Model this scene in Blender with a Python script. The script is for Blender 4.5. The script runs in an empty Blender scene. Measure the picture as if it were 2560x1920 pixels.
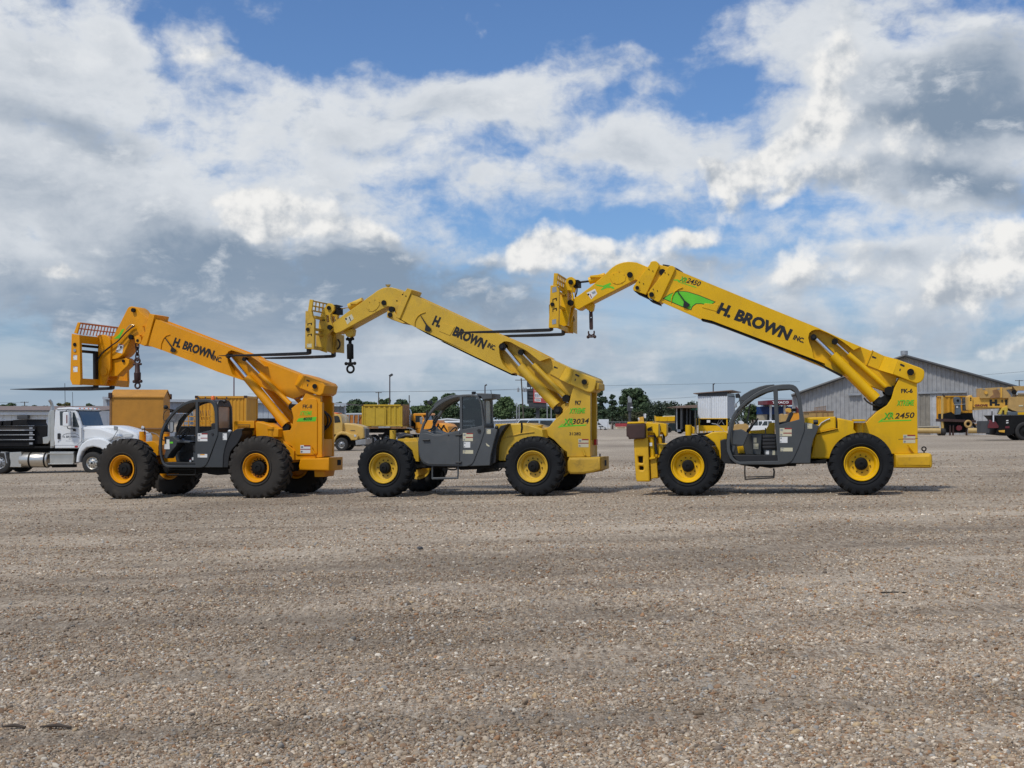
import bpy, math, random
from math import sin, cos, tan, atan, atan2, radians, pi, sqrt, exp
from mathutils import Vector, Matrix

SC = bpy.context.scene
COL = SC.collection
R = random.Random(7)

# ------------------------------------------------------------------ camera
FPX, CXP, CYP, HOR = 3136.0, 1280.0, 960.0, 1057.0     # focal length in photo pixels, centre, horizon row
CAMH = 1.62
PITCH = atan((HOR - CYP) / FPX)
CAM = Vector((0, 0, CAMH))
cd = bpy.data.cameras.new('camera')
cd.sensor_width = 36.0
cd.lens = 36.0 * FPX / 2560.0
cd.clip_start = 0.1
cd.clip_end = 6000.0
cam = bpy.data.objects.new('camera', cd)
COL.objects.link(cam)
cam.location = CAM
cam.rotation_euler = (pi / 2 + PITCH, 0, 0)
SC.camera = cam

# ------------------------------------------------------------------ colour management, engine
SC.render.engine = 'CYCLES'
SC.view_settings.view_transform = 'Standard'
SC.view_settings.look = 'None'
SC.view_settings.gamma = 1.0
SC.view_settings.use_curve_mapping = False
SC.view_settings.exposure = EXPOSURE = 0.0
SC.cycles.use_denoising = True
SC.cycles.max_bounces = 5
SC.cycles.diffuse_bounces = 3
SC.cycles.glossy_bounces = 3
SC.cycles.transmission_bounces = 4
SC.cycles.transparent_max_bounces = 8
SC.cycles.caustics_reflective = False
SC.cycles.caustics_refractive = False
SC.cycles.sample_clamp_indirect = 6.0

# ------------------------------------------------------------------ sun
SUN_TO = Vector((-0.36, -0.42, 0.83)).normalized()       # direction towards the sun: high, left of and behind the camera
ld = bpy.data.lights.new('sun', 'SUN')
ld.energy = 2.5
ld.angle = radians(6.0)                                   # a thin veil of cloud softens it
ld.color = (1.0, 0.95, 0.87)
sun = bpy.data.objects.new('sun', ld)
COL.objects.link(sun)
sun.location = (0, 0, 40)
sun.rotation_euler = (-SUN_TO).to_track_quat('-Z', 'Y').to_euler()


def dirray(px, py):
    dx, dz = (px - CXP) / FPX, -(py - CYP) / FPX
    return Vector((dx, cos(PITCH) - dz * sin(PITCH), sin(PITCH) + dz * cos(PITCH)))


# ------------------------------------------------------------------ node helpers
class X:
    """a socket (or number) with arithmetic"""
    nt = None

    def __init__(s, v): s.v = v

    @staticmethod
    def m(op, a, b=None, c=None, clamp=False):
        n = X.nt.nodes.new('ShaderNodeMath')
        n.operation = op
        n.use_clamp = clamp
        for i, q in enumerate((a, b, c)):
            if q is None: continue
            q = q.v if isinstance(q, X) else q
            if isinstance(q, (int, float)): n.inputs[i].default_value = q
            else: X.nt.links.new(q, n.inputs[i])
        return X(n.outputs[0])

    def __add__(s, o): return X.m('ADD', s, o)
    __radd__ = __add__
    def __sub__(s, o): return X.m('SUBTRACT', s, o)
    def __rsub__(s, o): return X.m('SUBTRACT', o, s)
    def __mul__(s, o): return X.m('MULTIPLY', s, o)
    __rmul__ = __mul__
    def __truediv__(s, o): return X.m('DIVIDE', s, o)
    def cl(s): return X.m('ADD', s, 0.0, clamp=True)
    def mx(s, o): return X.m('MAXIMUM', s, o)
    def mn(s, o): return X.m('MINIMUM', s, o)

    def ss(s, a, b, lo=0.0, hi=1.0, mode='SMOOTHSTEP'):
        n = X.nt.nodes.new('ShaderNodeMapRange')
        n.interpolation_type = mode
        X.nt.links.new(s.v, n.inputs[0])
        for i, q in enumerate((a, b, lo, hi)): n.inputs[1 + i].default_value = q
        return X(n.outputs[0])


def nd(kind, **kw):
    n = X.nt.nodes.new(kind)
    for k, v in kw.items(): setattr(n, k, v)
    return n


def lk(a, b):
    a = a.v if isinstance(a, X) else a
    if isinstance(a, (int, float, tuple, list)):
        b.default_value = a
    else:
        X.nt.links.new(a, b)


def comb(x, y, z=0.0):
    n = nd('ShaderNodeCombineXYZ')
    lk(x, n.inputs[0]); lk(y, n.inputs[1]); lk(z, n.inputs[2])
    return n.outputs[0]


def noise(vec, scale, detail=4, rough=0.5, dist=0.0, lac=2.0, dims='3D'):
    n = nd('ShaderNodeTexNoise', noise_dimensions=dims)
    lk(vec, n.inputs['Vector'])
    n.inputs['Scale'].default_value = scale
    n.inputs['Detail'].default_value = detail
    n.inputs['Roughness'].default_value = rough
    n.inputs['Distortion'].default_value = dist
    n.inputs['Lacunarity'].default_value = lac
    return X(n.outputs[0])


def voro(vec, scale, feature='F1', detail=0.0, rough=0.5, out='Distance', rnd=1.0, dims='3D'):
    n = nd('ShaderNodeTexVoronoi', feature=feature, voronoi_dimensions=dims)
    lk(vec, n.inputs['Vector'])
    n.inputs['Scale'].default_value = scale
    if 'Detail' in n.inputs:
        n.inputs['Detail'].default_value = detail
        n.inputs['Roughness'].default_value = rough
    n.inputs['Randomness'].default_value = rnd
    return X(n.outputs[out])


def mixc(f, a, b, mode='MIX', clamp=False):
    n = nd('ShaderNodeMix', data_type='RGBA', blend_type=mode)
    n.clamp_factor = True
    lk(f, n.inputs[0])
    for q, i in ((a, 6), (b, 7)):
        q = q.v if isinstance(q, X) else q
        if isinstance(q, (tuple, list)): n.inputs[i].default_value = tuple(q)[:3] + (1,)
        else: X.nt.links.new(q, n.inputs[i])
    return X(n.outputs[2])


def srgb(r, g, b):
    f = lambda c: (c / 255 / 12.92) if c / 255 <= 0.04045 else ((c / 255 + 0.055) / 1.055) ** 2.4
    return (f(r), f(g), f(b))


# ------------------------------------------------------------------ world: Nishita sky with cloud fields by direction
world = bpy.data.worlds.new('World')
SC.world = world
world.use_nodes = True
X.nt = world.node_tree
X.nt.nodes.clear()
BG = 0.1
sky = nd('ShaderNodeTexSky', sky_type='NISHITA')
sky.sun_disc = False
sky.sun_elevation = math.asin(SUN_TO.z)
sky.sun_rotation = atan2(SUN_TO.x, SUN_TO.y)
sky.altitude = 100
sky.air_density = 1.0
sky.dust_density = 1.2
sky.ozone_density = 2.5
skyc = mixc(1.0, sky.outputs[0], (SKYT := (0.74, 0.95, 1.22)), 'MULTIPLY')
tc = nd('ShaderNodeTexCoord')
sep = nd('ShaderNodeSeparateXYZ')
lk(tc.outputs['Generated'], sep.inputs[0])
dx, dy, dz = (X(sep.outputs[i]) for i in range(3))
AZ = X.m('ARCTAN2', dx, dy) * 3.136
EL = X.m('ARCSINE', X.m('MINIMUM', X.m('MAXIMUM', dz, -1.0), 1.0)) * 3.136


def azel(px, py):
    d = dirray(px, py).normalized()
    return atan2(d.x, d.y) * 3.136, math.asin(d.z) * 3.136


base_vec = comb(AZ, EL)
# slow warp shared by all fields, so that outlines are never ellipses
wn = nd('ShaderNodeTexNoise', noise_dimensions='3D')
lk(base_vec, wn.inputs['Vector'])
wn.inputs['Scale'].default_value = 3.2
wn.inputs['Detail'].default_value = 5
wn.inputs['Roughness'].default_value = 0.55
wv = nd('ShaderNodeVectorMath', operation='SUBTRACT')
lk(wn.outputs['Color'], wv.inputs[0]); wv.inputs[1].default_value = (0.5, 0.5, 0.5)
ws = nd('ShaderNodeVectorMath', operation='MULTIPLY_ADD')
lk(wv.outputs[0], ws.inputs[0]); ws.inputs[1].default_value = (0.42, 0.26, 0.0); lk(base_vec, ws.inputs[2])
WARP = ws.outputs[0]


def blobs3(lists, vec):
    """three summed fields of soft ellipses in one chain: returns three sockets"""
    tot = None
    for k, lst in enumerate(lists):
        for (cx, cy, rx, ry, rot, w) in lst:
            a, e = azel(cx, cy)
            g = nd('ShaderNodeTexGradient', gradient_type='SPHERICAL')
            tm = g.texture_mapping
            tm.vector_type = 'TEXTURE'
            tm.translation = (a, e, 0)
            tm.rotation = (0, 0, radians(rot))
            tm.scale = (rx / 1000, ry / 1000, 1)
            lk(vec, g.inputs[0])
            t = X(g.outputs['Fac']).ss(0.0, 1.0, 0.0, w)
            sc = nd('ShaderNodeVectorMath', operation='SCALE')
            sc.inputs[0].default_value = tuple(1.0 if i == k else 0.0 for i in range(3))
            lk(t, sc.inputs['Scale'])
            if tot is None:
                tot = sc.outputs[0]
            else:
                ad = nd('ShaderNodeVectorMath', operation='ADD')
                lk(tot, ad.inputs[0]); lk(sc.outputs[0], ad.inputs[1])
                tot = ad.outputs[0]
    sp = nd('ShaderNodeSeparateXYZ')
    lk(tot, sp.inputs[0])
    return [X(o) for o in sp.outputs]


# outside the photographed part of the sky the same broken cloud goes on
front = X.m('ABSOLUTE', AZ).ss(1.25, 1.7) .mx(EL.ss(1.05, 1.5))      # 0 in view, 1 elsewhere
far_cov = noise(comb(AZ * 0.8, EL * 1.2, 3.0), 1.1, 3, 0.5).ss(0.42, 0.60) * front

SOFT = [  # veils and broad white cloud: centre px, radii px, tilt, weight
    (90, 330, 640, 470, 0, 1.25), (60, 40, 420, 240, -20, 0.8), (330, 170, 190, 120, -35, 0.40), (420, 500, 620, 300, 0, 0.75),
    (740, 290, 420, 190, -8, 1.05), (1020, 250, 400, 150, 0, 0.75), (1330, 170, 400, 150, 22, 0.8), (1480, 25, 420, 110, 0, -0.75), (1050, 95, 560, 95, 0, -0.45), (1890, 190, 170, 150, -20, -0.5),
    (1050, 330, 420, 150, 0, 0.55), (1450, 350, 480, 190, -12, 0.95), (1660, 330, 230, 120, 0, 0.5),
    (520, 90, 140, 90, 0, 0.75), (640, 150, 170, 90, -20, 0.42), (1980, 60, 330, 160, 0, 0.8), (1380, 8, 200, 45, 5, 0.30), (760, 8, 160, 45, 0, 0.28),
    (2250, 230, 560, 420, 0, 1.5), (2500, 380, 520, 330, 0, 1.0), (2050, 380, 350, 230, -10, 0.9),
    (700, 500, 520, 140, 0, 0.55), (1050, 560, 560, 150, 0, 0.55), (1300, 450, 230, 50, -10, 0.45), (1180, 430, 160, 40, 0, 0.3),
    (300, 700, 900, 230, 0, 1.25), (800, 780, 900, 220, 0, 1.0), (1500, 690, 750, 120, 0, 0.75), (1500, 830, 900, 150, 0, 0.65),
    (2050, 640, 420, 100, 0, 0.55), (2150, 760, 700, 190, 0, 0.75), (2450, 690, 420, 200, 0, 0.8), (1990, 570, 420, 55, 0, 0.4), (900, 900, 1500, 150, 0, 0.6), (2200, 900, 900, 150, 0, 0.55),
    (1900, 530, 160, 40, 0, 0.3), (1640, 210, 220, 190, 0, 0.55), (1620, 380, 420, 130, 0, 0.5), (1180, 470, 420, 60, -4, 0.55), (1560, 490, 330, 45, 6, 0.35), (1330, 205, 330, 90, 12, 0.35), (950, 400, 300, 60, 0, 0.4),
]
CUM = [   # crisp cumulus
    (700, 500, 190, 70, 0, 0.9), (650, 560, 170, 90, 0, 0.8), (850, 580, 190, 90, -20, 0.8), (720, 600, 160, 60, 0, 0.6), (920, 640, 150, 60, -15, 0.55),
    (1380, 600, 150, 95, 0, 1.0), (1280, 640, 190, 70, 12, 0.85), (1560, 620, 190, 75, 0, 0.9), (1720, 600, 150, 65, 5, 0.9), (1430, 680, 420, 60, 0, 0.6),
    (1870, 410, 190, 95, 25, 1.05), (1780, 420, 90, 60, 0, 0.5), (2010, 330, 150, 110, 40, 0.85), (2100, 120, 200, 190, 0, 0.4), (2040, 200, 150, 120, 30, 0.5), (1950, 480, 260, 80, 10, 0.7),
    (2150, 400, 330, 130, 0, 0.45), (2350, 250, 400, 260, 0, 0.35),
    (1960, 690, 150, 70, 10, 0.75), (2070, 640, 140, 70, 0, 0.6), (2120, 700, 200, 60, 0, 0.5),
    (2490, 640, 140, 110, 0, 0.95), (2430, 720, 220, 100, 0, 0.8), (2520, 860, 120, 50, 0, 0.7), (2330, 790, 260, 80, 0, 0.6),
    (510, 95, 110, 55, 10, 0.75), (160, 655, 130, 42, 5, 0.75), (630, 768, 170, 32, 4, 0.5), (1010, 470, 90, 70, 0, 0.35),
]
GREY = [  # thick, shaded undersides
    (180, 310, 330, 90, -8, 0.75), (120, 480, 480, 160, 0, 0.32), (420, 590, 420, 100, 0, 0.32), (250, 790, 900, 210, 0, 1.0), (520, 640, 330, 80, 0, 0.35), (820, 690, 560, 110, 0, 0.85), (1000, 760, 600, 150, 0, 0.7),
    (1250, 770, 500, 130, 0, 0.45), (1640, 730, 480, 90, 0, 0.40), (1700, 840, 800, 130, 0, 0.45), (1100, 280, 300, 60, 0, 0.22), (1480, 380, 300, 55, 0, 0.22), (900, 340, 260, 60, -5, 0.28),
    (2330, 190, 330, 90, -6, 0.55), (2480, 290, 330, 120, 0, 0.85), (2520, 480, 360, 110, -6, 0.80), (2300, 330, 350, 50, 0, 0.40), (2020, 455, 240, 55, 6, 0.70), (2230, 470, 300, 70, 0, 0.45), (2500, 120, 260, 110, 0, 0.45),
    (1800, 655, 200, 60, 0, 0.5), (1600, 665, 240, 40, 0, 0.3), (2060, 720, 240, 45, 0, 0.40), (2210, 660, 200, 50, 0, 0.4), (2500, 745, 240, 60, 0, 0.6), (2250, 850, 500, 100, 0, 0.35), (1300, 690, 260, 40, 0, 0.3),
    (60, 130, 220, 110, 0, 0.25), (300, 900, 700, 120, 0, 0.3), (760, 565, 200, 30, 0, 0.2),
]
B_SOFT, B_CUM, B_GREY = blobs3((SOFT, CUM, GREY), WARP)
LX, LY = -0.022, 0.030                                       # towards the light, in the plane of the fields
nvec = comb(AZ * 0.75, EL * 1.25, 0.0)
nvecL = comb(AZ * 0.75 + LX * 0.75, EL * 1.25 + LY * 1.25, 0.0)


def addv(vec, x, y):
    a = nd('ShaderNodeVectorMath', operation='ADD')
    lk(vec, a.inputs[0]); a.inputs[1].default_value = (x, y, 0)
    return a.outputs[0]


# a gentler warp for the texture inside the clouds
ws2 = nd('ShaderNodeVectorMath', operation='MULTIPLY_ADD')
lk(wv.outputs[0], ws2.inputs[0]); ws2.inputs[1].default_value = (0.14, 0.09, 0.0); lk(base_vec, ws2.inputs[2])
sw = nd('ShaderNodeVectorMath', operation='MULTIPLY')
lk(ws2.outputs[0], sw.inputs[0]); sw.inputs[1].default_value = (0.8, 1.45, 1)
n1 = noise(sw.outputs[0], 4.2, 8, 0.60, 0.12)
n2 = noise(addv(base_vec, 4.0, 2.0), 16.0, 4, 0.62, 0.3)
F_soft = B_SOFT + far_cov * 1.1 + (n1 - 0.5) * 3.0 + (n2 - 0.5) * 0.8
cov_soft = F_soft.ss(0.18, 1.20)

# cumulus: billows from smooth cells at several sizes
def billow(off):
    v = addv(base_vec, off[0], off[1])
    vs = nd('ShaderNodeVectorMath', operation='MULTIPLY_ADD')
    lk(wv.outputs[0], vs.inputs[0]); vs.inputs[1].default_value = (0.10, 0.08, 0); lk(v, vs.inputs[2])
    b = nd('ShaderNodeTexVoronoi', feature='SMOOTH_F1', voronoi_dimensions='2D')
    lk(vs.outputs[0], b.inputs['Vector'])
    b.inputs['Scale'].default_value = 10.0
    b.inputs['Detail'].default_value = 2.0
    b.inputs['Roughness'].default_value = 0.52
    b.inputs['Lacunarity'].default_value = 2.3
    b.inputs['Smoothness'].default_value = 0.5
    b.normalize = True
    return 1.0 - X(b.outputs['Distance']), v


b0, _ = billow((0, 0))
b1, _ = billow((LX, LY))
cb0 = B_CUM
nn0 = noise(base_vec, 7.0, 6, 0.60)
nn1 = noise(addv(base_vec, LX, LY), 7.0, 6, 0.60)
F0 = cb0 + (b0 - 0.72) * 0.9 + (nn0 - 0.5) * 1.7
cov_cum = F0.ss(0.30, 0.95) * (1.0 - front * 0.999)
lit = ((b0 - b1) * 0.75 + (nn0 - nn1) * 1.5)                  # positive where the cloud faces the light
lit_soft = (n1 - noise(addv(sw.outputs[0], LX * 1.3, LY * 1.9), 4.2, 8, 0.60, 0.12))

grey_f = B_GREY + far_cov * 0.35 + (n1 - 0.5) * 1.1
g_soft = (grey_f + 0.10 + F_soft.ss(1.0, 2.4, 0.0, 0.22)).ss(-0.05, 1.15)
K10 = lambda *c: tuple(q / BG for q in c)
WHITE, LITW, GREYC, MID = K10(0.73, 0.76, 0.795), K10(0.88, 0.875, 0.86), K10(0.225, 0.295, 0.39), K10(0.46, 0.515, 0.585)
c_soft = mixc(g_soft, WHITE, GREYC)
c_soft = mixc((lit_soft * 5.0 - 0.05).ss(0.0, 1.0, 0.0, 0.75), c_soft, K10(0.80, 0.82, 0.84))
c_soft = mixc((lit_soft * -5.0 - 0.05).ss(0.0, 1.0, 0.0, 0.60), c_soft, mixc(g_soft, MID, GREYC))
shade = (0.46 - lit * 1.9 + (grey_f - 0.15) * 0.9).ss(0.0, 1.2)
c_cum = mixc(shade, LITW, K10(0.40, 0.45, 0.515))
# pale streaky stratus towards the horizon
stv = comb(AZ * 0.9, EL * 4.2, 5.0)
st = noise(stv, 2.6, 5, 0.6, 0.4)
HAZE = mixc(st.ss(0.40, 0.66), K10(0.285, 0.385, 0.515), K10(0.52, 0.58, 0.655))
HAZE = mixc(EL.ss(0.0, 0.22, 0.55, 0.0), HAZE, K10(0.42, 0.50, 0.585))
low = EL.ss(0.0, 0.50, 0.92, 0.0)
col = mixc(cov_soft * 0.97, skyc, c_soft)
col = mixc(low * (1.0 - cov_soft * 0.35), col, HAZE)
col = mixc(cov_cum * EL.ss(0.05, 0.30, 0.45, 1.0), col, c_cum)
bg = nd('ShaderNodeBackground')
bg.inputs['Strength'].default_value = BG
lk(col, bg.inputs['Color'])
ow = nd('ShaderNodeOutputWorld')
lk(bg.outputs[0], ow.inputs[0])
world.cycles.sampling_method = 'MANUAL'
world.cycles.sample_map_resolution = 512

# ------------------------------------------------------------------ photo windows used while tracing outlines (origin, scale)
WIN = {'A': (0, 740, 3.1896), 'B': (440, 940, 4.8087), 'C': (360, 740, 4.2538), 'D': (720, 690, 4.0462), 'E': (1100, 820, 3.8587),
       'F': (860, 960, 4.8087), 'G': (1340, 640, 4.6087), 'H': (1780, 720, 3.95), 'I': (1540, 940, 4.8087), 'J': (1960, 940, 4.8087),
       'K': (2200, 860, 6.1444), 'L': (1300, 900, 5.0273), 'M': (380, 980, 6.3821), 'N': (0, 960, 6.9115), 'O': (160, 760, 6.9115),
       'P': (830, 920, 6.9125), 'Q': (1470, 1000, 7.6276), 'R': (1840, 960, 8.1926), 'S': (2320, 940, 9.2167), 'T': (1240, 900, 6.9125),
       'U': (180, 960, 6.9125), 'V': (1540, 1020, 7.5389), 'W': (0, 0, 1.0)}


def K(w, *a):
    x0, y0, s = WIN[w]
    return [(x0 + a[i] / s, y0 + a[i + 1] / s) for i in range(0, len(a), 2)]


# ------------------------------------------------------------------ terrain height
def sstep(a, b, t):
    t = max(0.0, min(1.0, (t - a) / (b - a)))
    return t * t * (3 - 2 * t)


SLOPE = 0.020


def gz(x, y):
    return (0.0235 * 30 * math.tanh(x / 30) - 0.0028 * (math.sqrt(x * x + 4) - 2)) * (1 - sstep(90, 230, y))


def hit(px, py, dep=None):
    """world point on the ground seen at a photo pixel"""
    d = dirray(px, py)
    t = 5.0
    while t < 900:
        p = CAM + d * t
        if p.z <= gz(p.x, p.y): return p
        t += 0.05 if t < 120 else 0.5
    return CAM + d * 900


class Frame:
    """a local frame: u along the thing, v away from the camera, z up; p() traces a photo pixel onto a plane v"""

    def __init__(s, px, depth, yaw=0.0, pitch=0.0, py=None):
        d = dirray(px, HOR)
        x = d.x / d.y * depth
        if py is None:
            z = gz(x, depth)
        else:
            dd = dirray(px, py); z = CAMH + dd.z / dd.y * depth
        s.o = Vector((x, depth, z))
        s.M = Matrix.Translation(s.o) @ Matrix.Rotation(radians(yaw), 4, 'Z') @ Matrix.Rotation(-pitch, 4, 'Y')
        s.I = s.M.inverted()
        s.co = s.I @ CAM

    def p(s, pt, v=0.0):
        d = s.I.to_3x3() @ dirray(*pt)
        return s.co + d * ((v - s.co.y) / d.y)

    def uz(s, pt, v=0.0):
        q = s.p(pt, v)
        return (q.x, q.z)

    def pxm(s, pt, v=0.0):
        """metres per photo pixel near a point of the plane"""
        return (s.p((pt[0], pt[1] - 10), v) - s.p(pt, v)).length / 10


# ------------------------------------------------------------------ objects
def link(name, data, parent=None, **props):
    o = bpy.data.objects.new(name, data)
    COL.objects.link(o)
    if parent is not None: o.parent = parent
    for k, v in props.items(): o[k] = v
    return o


def thing(name, label, cat, frame=None, group=None, loc=None):
    o = bpy.data.objects.new(name, None)
    o.empty_display_size = 0.3
    COL.objects.link(o)
    if frame is not None: o.matrix_world = frame.M
    elif loc is not None: o.location = loc
    o['label'] = label; o['category'] = cat
    if group: o['group'] = group
    return o


class MB:
    """collects polygons of one mesh"""

    def __init__(s): s.v = []; s.f = []

    def add(s, vs, fs):
        n = len(s.v)
        s.v += [tuple(q) for q in vs]
        s.f += [tuple(i + n for i in f) for f in fs]
        return s

    def box(s, lo, hi):
        (a, b, c), (d, e, f) = lo, hi
        return s.add([(a, b, c), (d, b, c), (d, e, c), (a, e, c), (a, b, f), (d, b, f), (d, e, f), (a, e, f)],
                     [(0, 3, 2, 1), (4, 5, 6, 7), (0, 1, 5, 4), (1, 2, 6, 5), (2, 3, 7, 6), (3, 0, 4, 7)])

    def cbox(s, c, h): return s.box([c[i] - h[i] for i in range(3)], [c[i] + h[i] for i in range(3)])

    def prism(s, uz, v0, v1):
        """uz outline extruded along v"""
        n = len(uz)
        area = sum(uz[i][0] * uz[(i + 1) % n][1] - uz[(i + 1) % n][0] * uz[i][1] for i in range(n))
        if area < 0: uz = uz[::-1]
        return s.add([(u, v0, z) for u, z in uz] + [(u, v1, z) for u, z in uz],
                     [tuple(range(n)), tuple(range(2 * n - 1, n - 1, -1))] + [(i, i + n, (i + 1) % n + n, (i + 1) % n) for i in range(n)])

    def loft(s, loops, cap=True, closed=True):
        n = len(loops[0])
        vs = [q for l in loops for q in l]
        fs = []
        for k in range(len(loops) - 1):
            for i in range(n if closed else n - 1):
                j = (i + 1) % n
                fs.append((k * n + i, k * n + j, (k + 1) * n + j, (k + 1) * n + i))
        if cap:
            fs.append(tuple(range(n - 1, -1, -1)))
            fs.append(tuple(range((len(loops) - 1) * n, len(loops) * n)))
        return s.add(vs, fs)

    def tube(s, pts, r, seg=8, cap=True):
        pts = [Vector(q) for q in pts]
        rs = r if isinstance(r, (list, tuple)) else [r] * len(pts)
        loops = []
        up = None
        for i, q in enumerate(pts):
            t = (pts[min(i + 1, len(pts) - 1)] - pts[max(i - 1, 0)]).normalized()
            if up is None:
                up = Vector((0, 0, 1)) if abs(t.z) < 0.9 else Vector((0, 1, 0))
            a = t.cross(up).normalized(); b = a.cross(t).normalized()
            up = b
            loops.append([q + (a * cos(2 * pi * k / seg) + b * sin(2 * pi * k / seg)) * rs[i] for k in range(seg)])
        return s.loft(loops, cap)

    def lathe(s, prof, c, seg=32, axis='v'):
        """prof: (along axis, radius); c centre"""
        loops = []
        for a, r in prof:
            l = []
            for k in range(seg):
                t = 2 * pi * k / seg
                if axis == 'v': l.append((c[0] + r * cos(t), c[1] + a, c[2] + r * sin(t)))
                elif axis == 'u': l.append((c[0] + a, c[1] + r * cos(t), c[2] + r * sin(t)))
                else: l.append((c[0] + r * cos(t), c[1] + r * sin(t), c[2] + a))
            loops.append(l)
        return s.loft(loops, False)

    def disc(s, c, r, d, seg=20, axis='v'):
        """solid disc of thickness d starting at c along the axis"""
        return s.lathe([(0, 0.0001), (0, r), (d, r), (d, 0.0001)], c, seg, axis)

    def ball(s, c, r, seg=12, rings=8, sc=(1, 1, 1)):
        loops = []
        for i in range(rings + 1):
            t = pi * i / rings
            rr = max(sin(t), 1e-3)
            loops.append([(c[0] + r * sc[0] * rr * cos(2 * pi * k / seg), c[1] + r * sc[1] * rr * sin(2 * pi * k / seg), c[2] - r * sc[2] * cos(t)) for k in range(seg)])
        return s.loft(loops, False)

    def torus(s, c, R0, r, n1, n2=8, ax=(0, 1, 0), arc=(0, 2 * pi)):
        ax = Vector(ax).normalized()
        e1 = ax.orthogonal().normalized() if abs(ax.y) < 0.99 else Vector((1, 0, 0))
        e2 = ax.cross(e1)
        full = abs(arc[1] - arc[0] - 2 * pi) < 1e-4
        loops = []
        for k in range(n1 + 1):
            t = arc[0] + (arc[1] - arc[0]) * k / n1
            d = e1 * cos(t) + e2 * sin(t)
            q = Vector(c) + d * R0
            loops.append([q + (d * cos(2 * pi * j / n2) + ax * sin(2 * pi * j / n2)) * r for j in range(n2)])
        return s.loft(loops, not full)

    def mesh(s, name, smooth=30):
        me = bpy.data.meshes.new(name)
        me.from_pydata(s.v, [], s.f)
        if smooth:
            me.polygons.foreach_set('use_smooth', [True] * len(me.polygons))
            me.set_sharp_from_angle(angle=radians(smooth))
        me.update()
        return me

    def build(s, name, mat, parent=None, smooth=30, bev=0.0, **props):
        me = s.mesh(name, smooth)
        o = link(name, me, parent, **props)
        for m in (mat if isinstance(mat, (list, tuple)) else (mat,)): me.materials.append(m)
        if bev:
            b = o.modifiers.new('bevel', 'BEVEL')
            b.width = bev; b.segments = 2; b.limit_method = 'ANGLE'; b.angle_limit = radians(40)
            b.use_clamp_overlap = True
        return o


def curve_mesh(name, loops, half, bev):
    cu = bpy.data.curves.new(name, 'CURVE')
    cu.dimensions = '2D'; cu.fill_mode = 'BOTH'
    cu.extrude = max(half - bev, 0.0)
    cu.bevel_depth = bev
    cu.bevel_resolution = 1
    cu.offset = -bev
    for l in loops:
        sp = cu.splines.new('POLY')
        sp.points.add(len(l) - 1)
        for k, (a, b) in enumerate(l): sp.points[k].co = (a, b, 0, 1)
        sp.use_cyclic_u = True
    ob = bpy.data.objects.new(name, cu)
    me = bpy.data.meshes.new_from_object(ob)
    bpy.data.objects.remove(ob); bpy.data.curves.remove(cu)
    me.name = name
    return me


def plate(name, fr, pts, v0, v1, mat, parent, holes=(), bev=0.012, at=None, local=False, smooth=35, **props):
    """outline traced on the plane v0 (or `at`), given real thickness from v0 to v1"""
    at = v0 if at is None else at
    f = (lambda q: q) if local else (lambda q: fr.uz(q, at))
    loops = [[f(q) for q in pts]] + [[f(q) for q in h] for h in holes]
    bev = min(bev, abs(v1 - v0) * 0.35)
    me = curve_mesh(name, loops, abs(v1 - v0) / 2, bev)
    vm = (v0 + v1) / 2
    n = len(me.vertices)
    co = [0.0] * (3 * n)
    me.vertices.foreach_get('co', co)
    for i in range(n):
        x, y, z = co[3 * i:3 * i + 3]
        co[3 * i:3 * i + 3] = (x, vm + z, y)
    me.vertices.foreach_set('co', co)
    me.flip_normals()
    me.polygons.foreach_set('use_smooth', [True] * len(me.polygons))
    me.set_sharp_from_angle(angle=radians(smooth))
    me.update()
    me.materials.clear()
    me.materials.append(mat)
    return link(name, me, parent, **props)


def cross(name, u0, u1, vz, mat, parent, holes=(), bev=0.008, **props):
    """a panel standing across the machine: outline in (v, z), thickness from u0 to u1"""
    me = curve_mesh(name, [vz] + list(holes), abs(u1 - u0) / 2, bev)
    for q in me.vertices:
        x, y, z = q.co
        q.co = ((u0 + u1) / 2 + z, x, y)
    me.polygons.foreach_set('use_smooth', [True] * len(me.polygons))
    me.set_sharp_from_angle(angle=radians(35))
    me.update()
    me.materials.clear(); me.materials.append(mat)
    return link(name, me, parent, **props)


def rrect(x0, y0, x1, y1, r, n=4, r2=None):
    """rounded rectangle; r2: radius of the top corners"""
    r2 = r if r2 is None else r2
    out = []
    for cx, cy, a0, rr in ((x1 - r, y0 + r, -90, r), (x1 - r2, y1 - r2, 0, r2), (x0 + r2, y1 - r2, 90, r2), (x0 + r, y0 + r, 180, r)):
        for k in range(n + 1):
            a = radians(a0 + 90 * k / n)
            out.append((cx + rr * cos(a), cy + rr * sin(a)))
    return out


def text(name, fr, body, p0, p1, hpx, v, mat, parent, shear=0.0, bold=0.012, d=0.002, mirror=False, **props):
    """flat painted lettering between two photo points (baseline ends), cap height in photo pixels, on the plane v"""
    cu = bpy.data.curves.new(name, 'FONT')
    cu.body = body; cu.size = 1.0; cu.shear = shear; cu.offset = bold
    cu.resolution_u = 3
    ob = bpy.data.objects.new(name, cu)
    me = bpy.data.meshes.new_from_object(ob)
    bpy.data.objects.remove(ob); bpy.data.curves.remove(cu)
    me.name = name
    A, B = fr.p(p0, v), fr.p(p1, v)
    ex = B - A; L = ex.length; ex.normalize()
    ez = Vector((-ex.z, 0, ex.x))
    h = fr.pxm(p0, v) * hpx
    xs = [q.co.x for q in me.vertices]; ys = [q.co.y for q in me.vertices]
    x0, x1 = min(xs), max(xs)
    ymax = max(ys)
    for q in me.vertices:
        c = A + ex * ((q.co.x - x0) / (x1 - x0) * L) + ez * (q.co.y / ymax * h)
        q.co = (c.x, v - d, c.z)
    me.update()
    me.materials.clear()
    me.materials.append(mat)
    return link(name, me, parent, **props)


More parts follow.
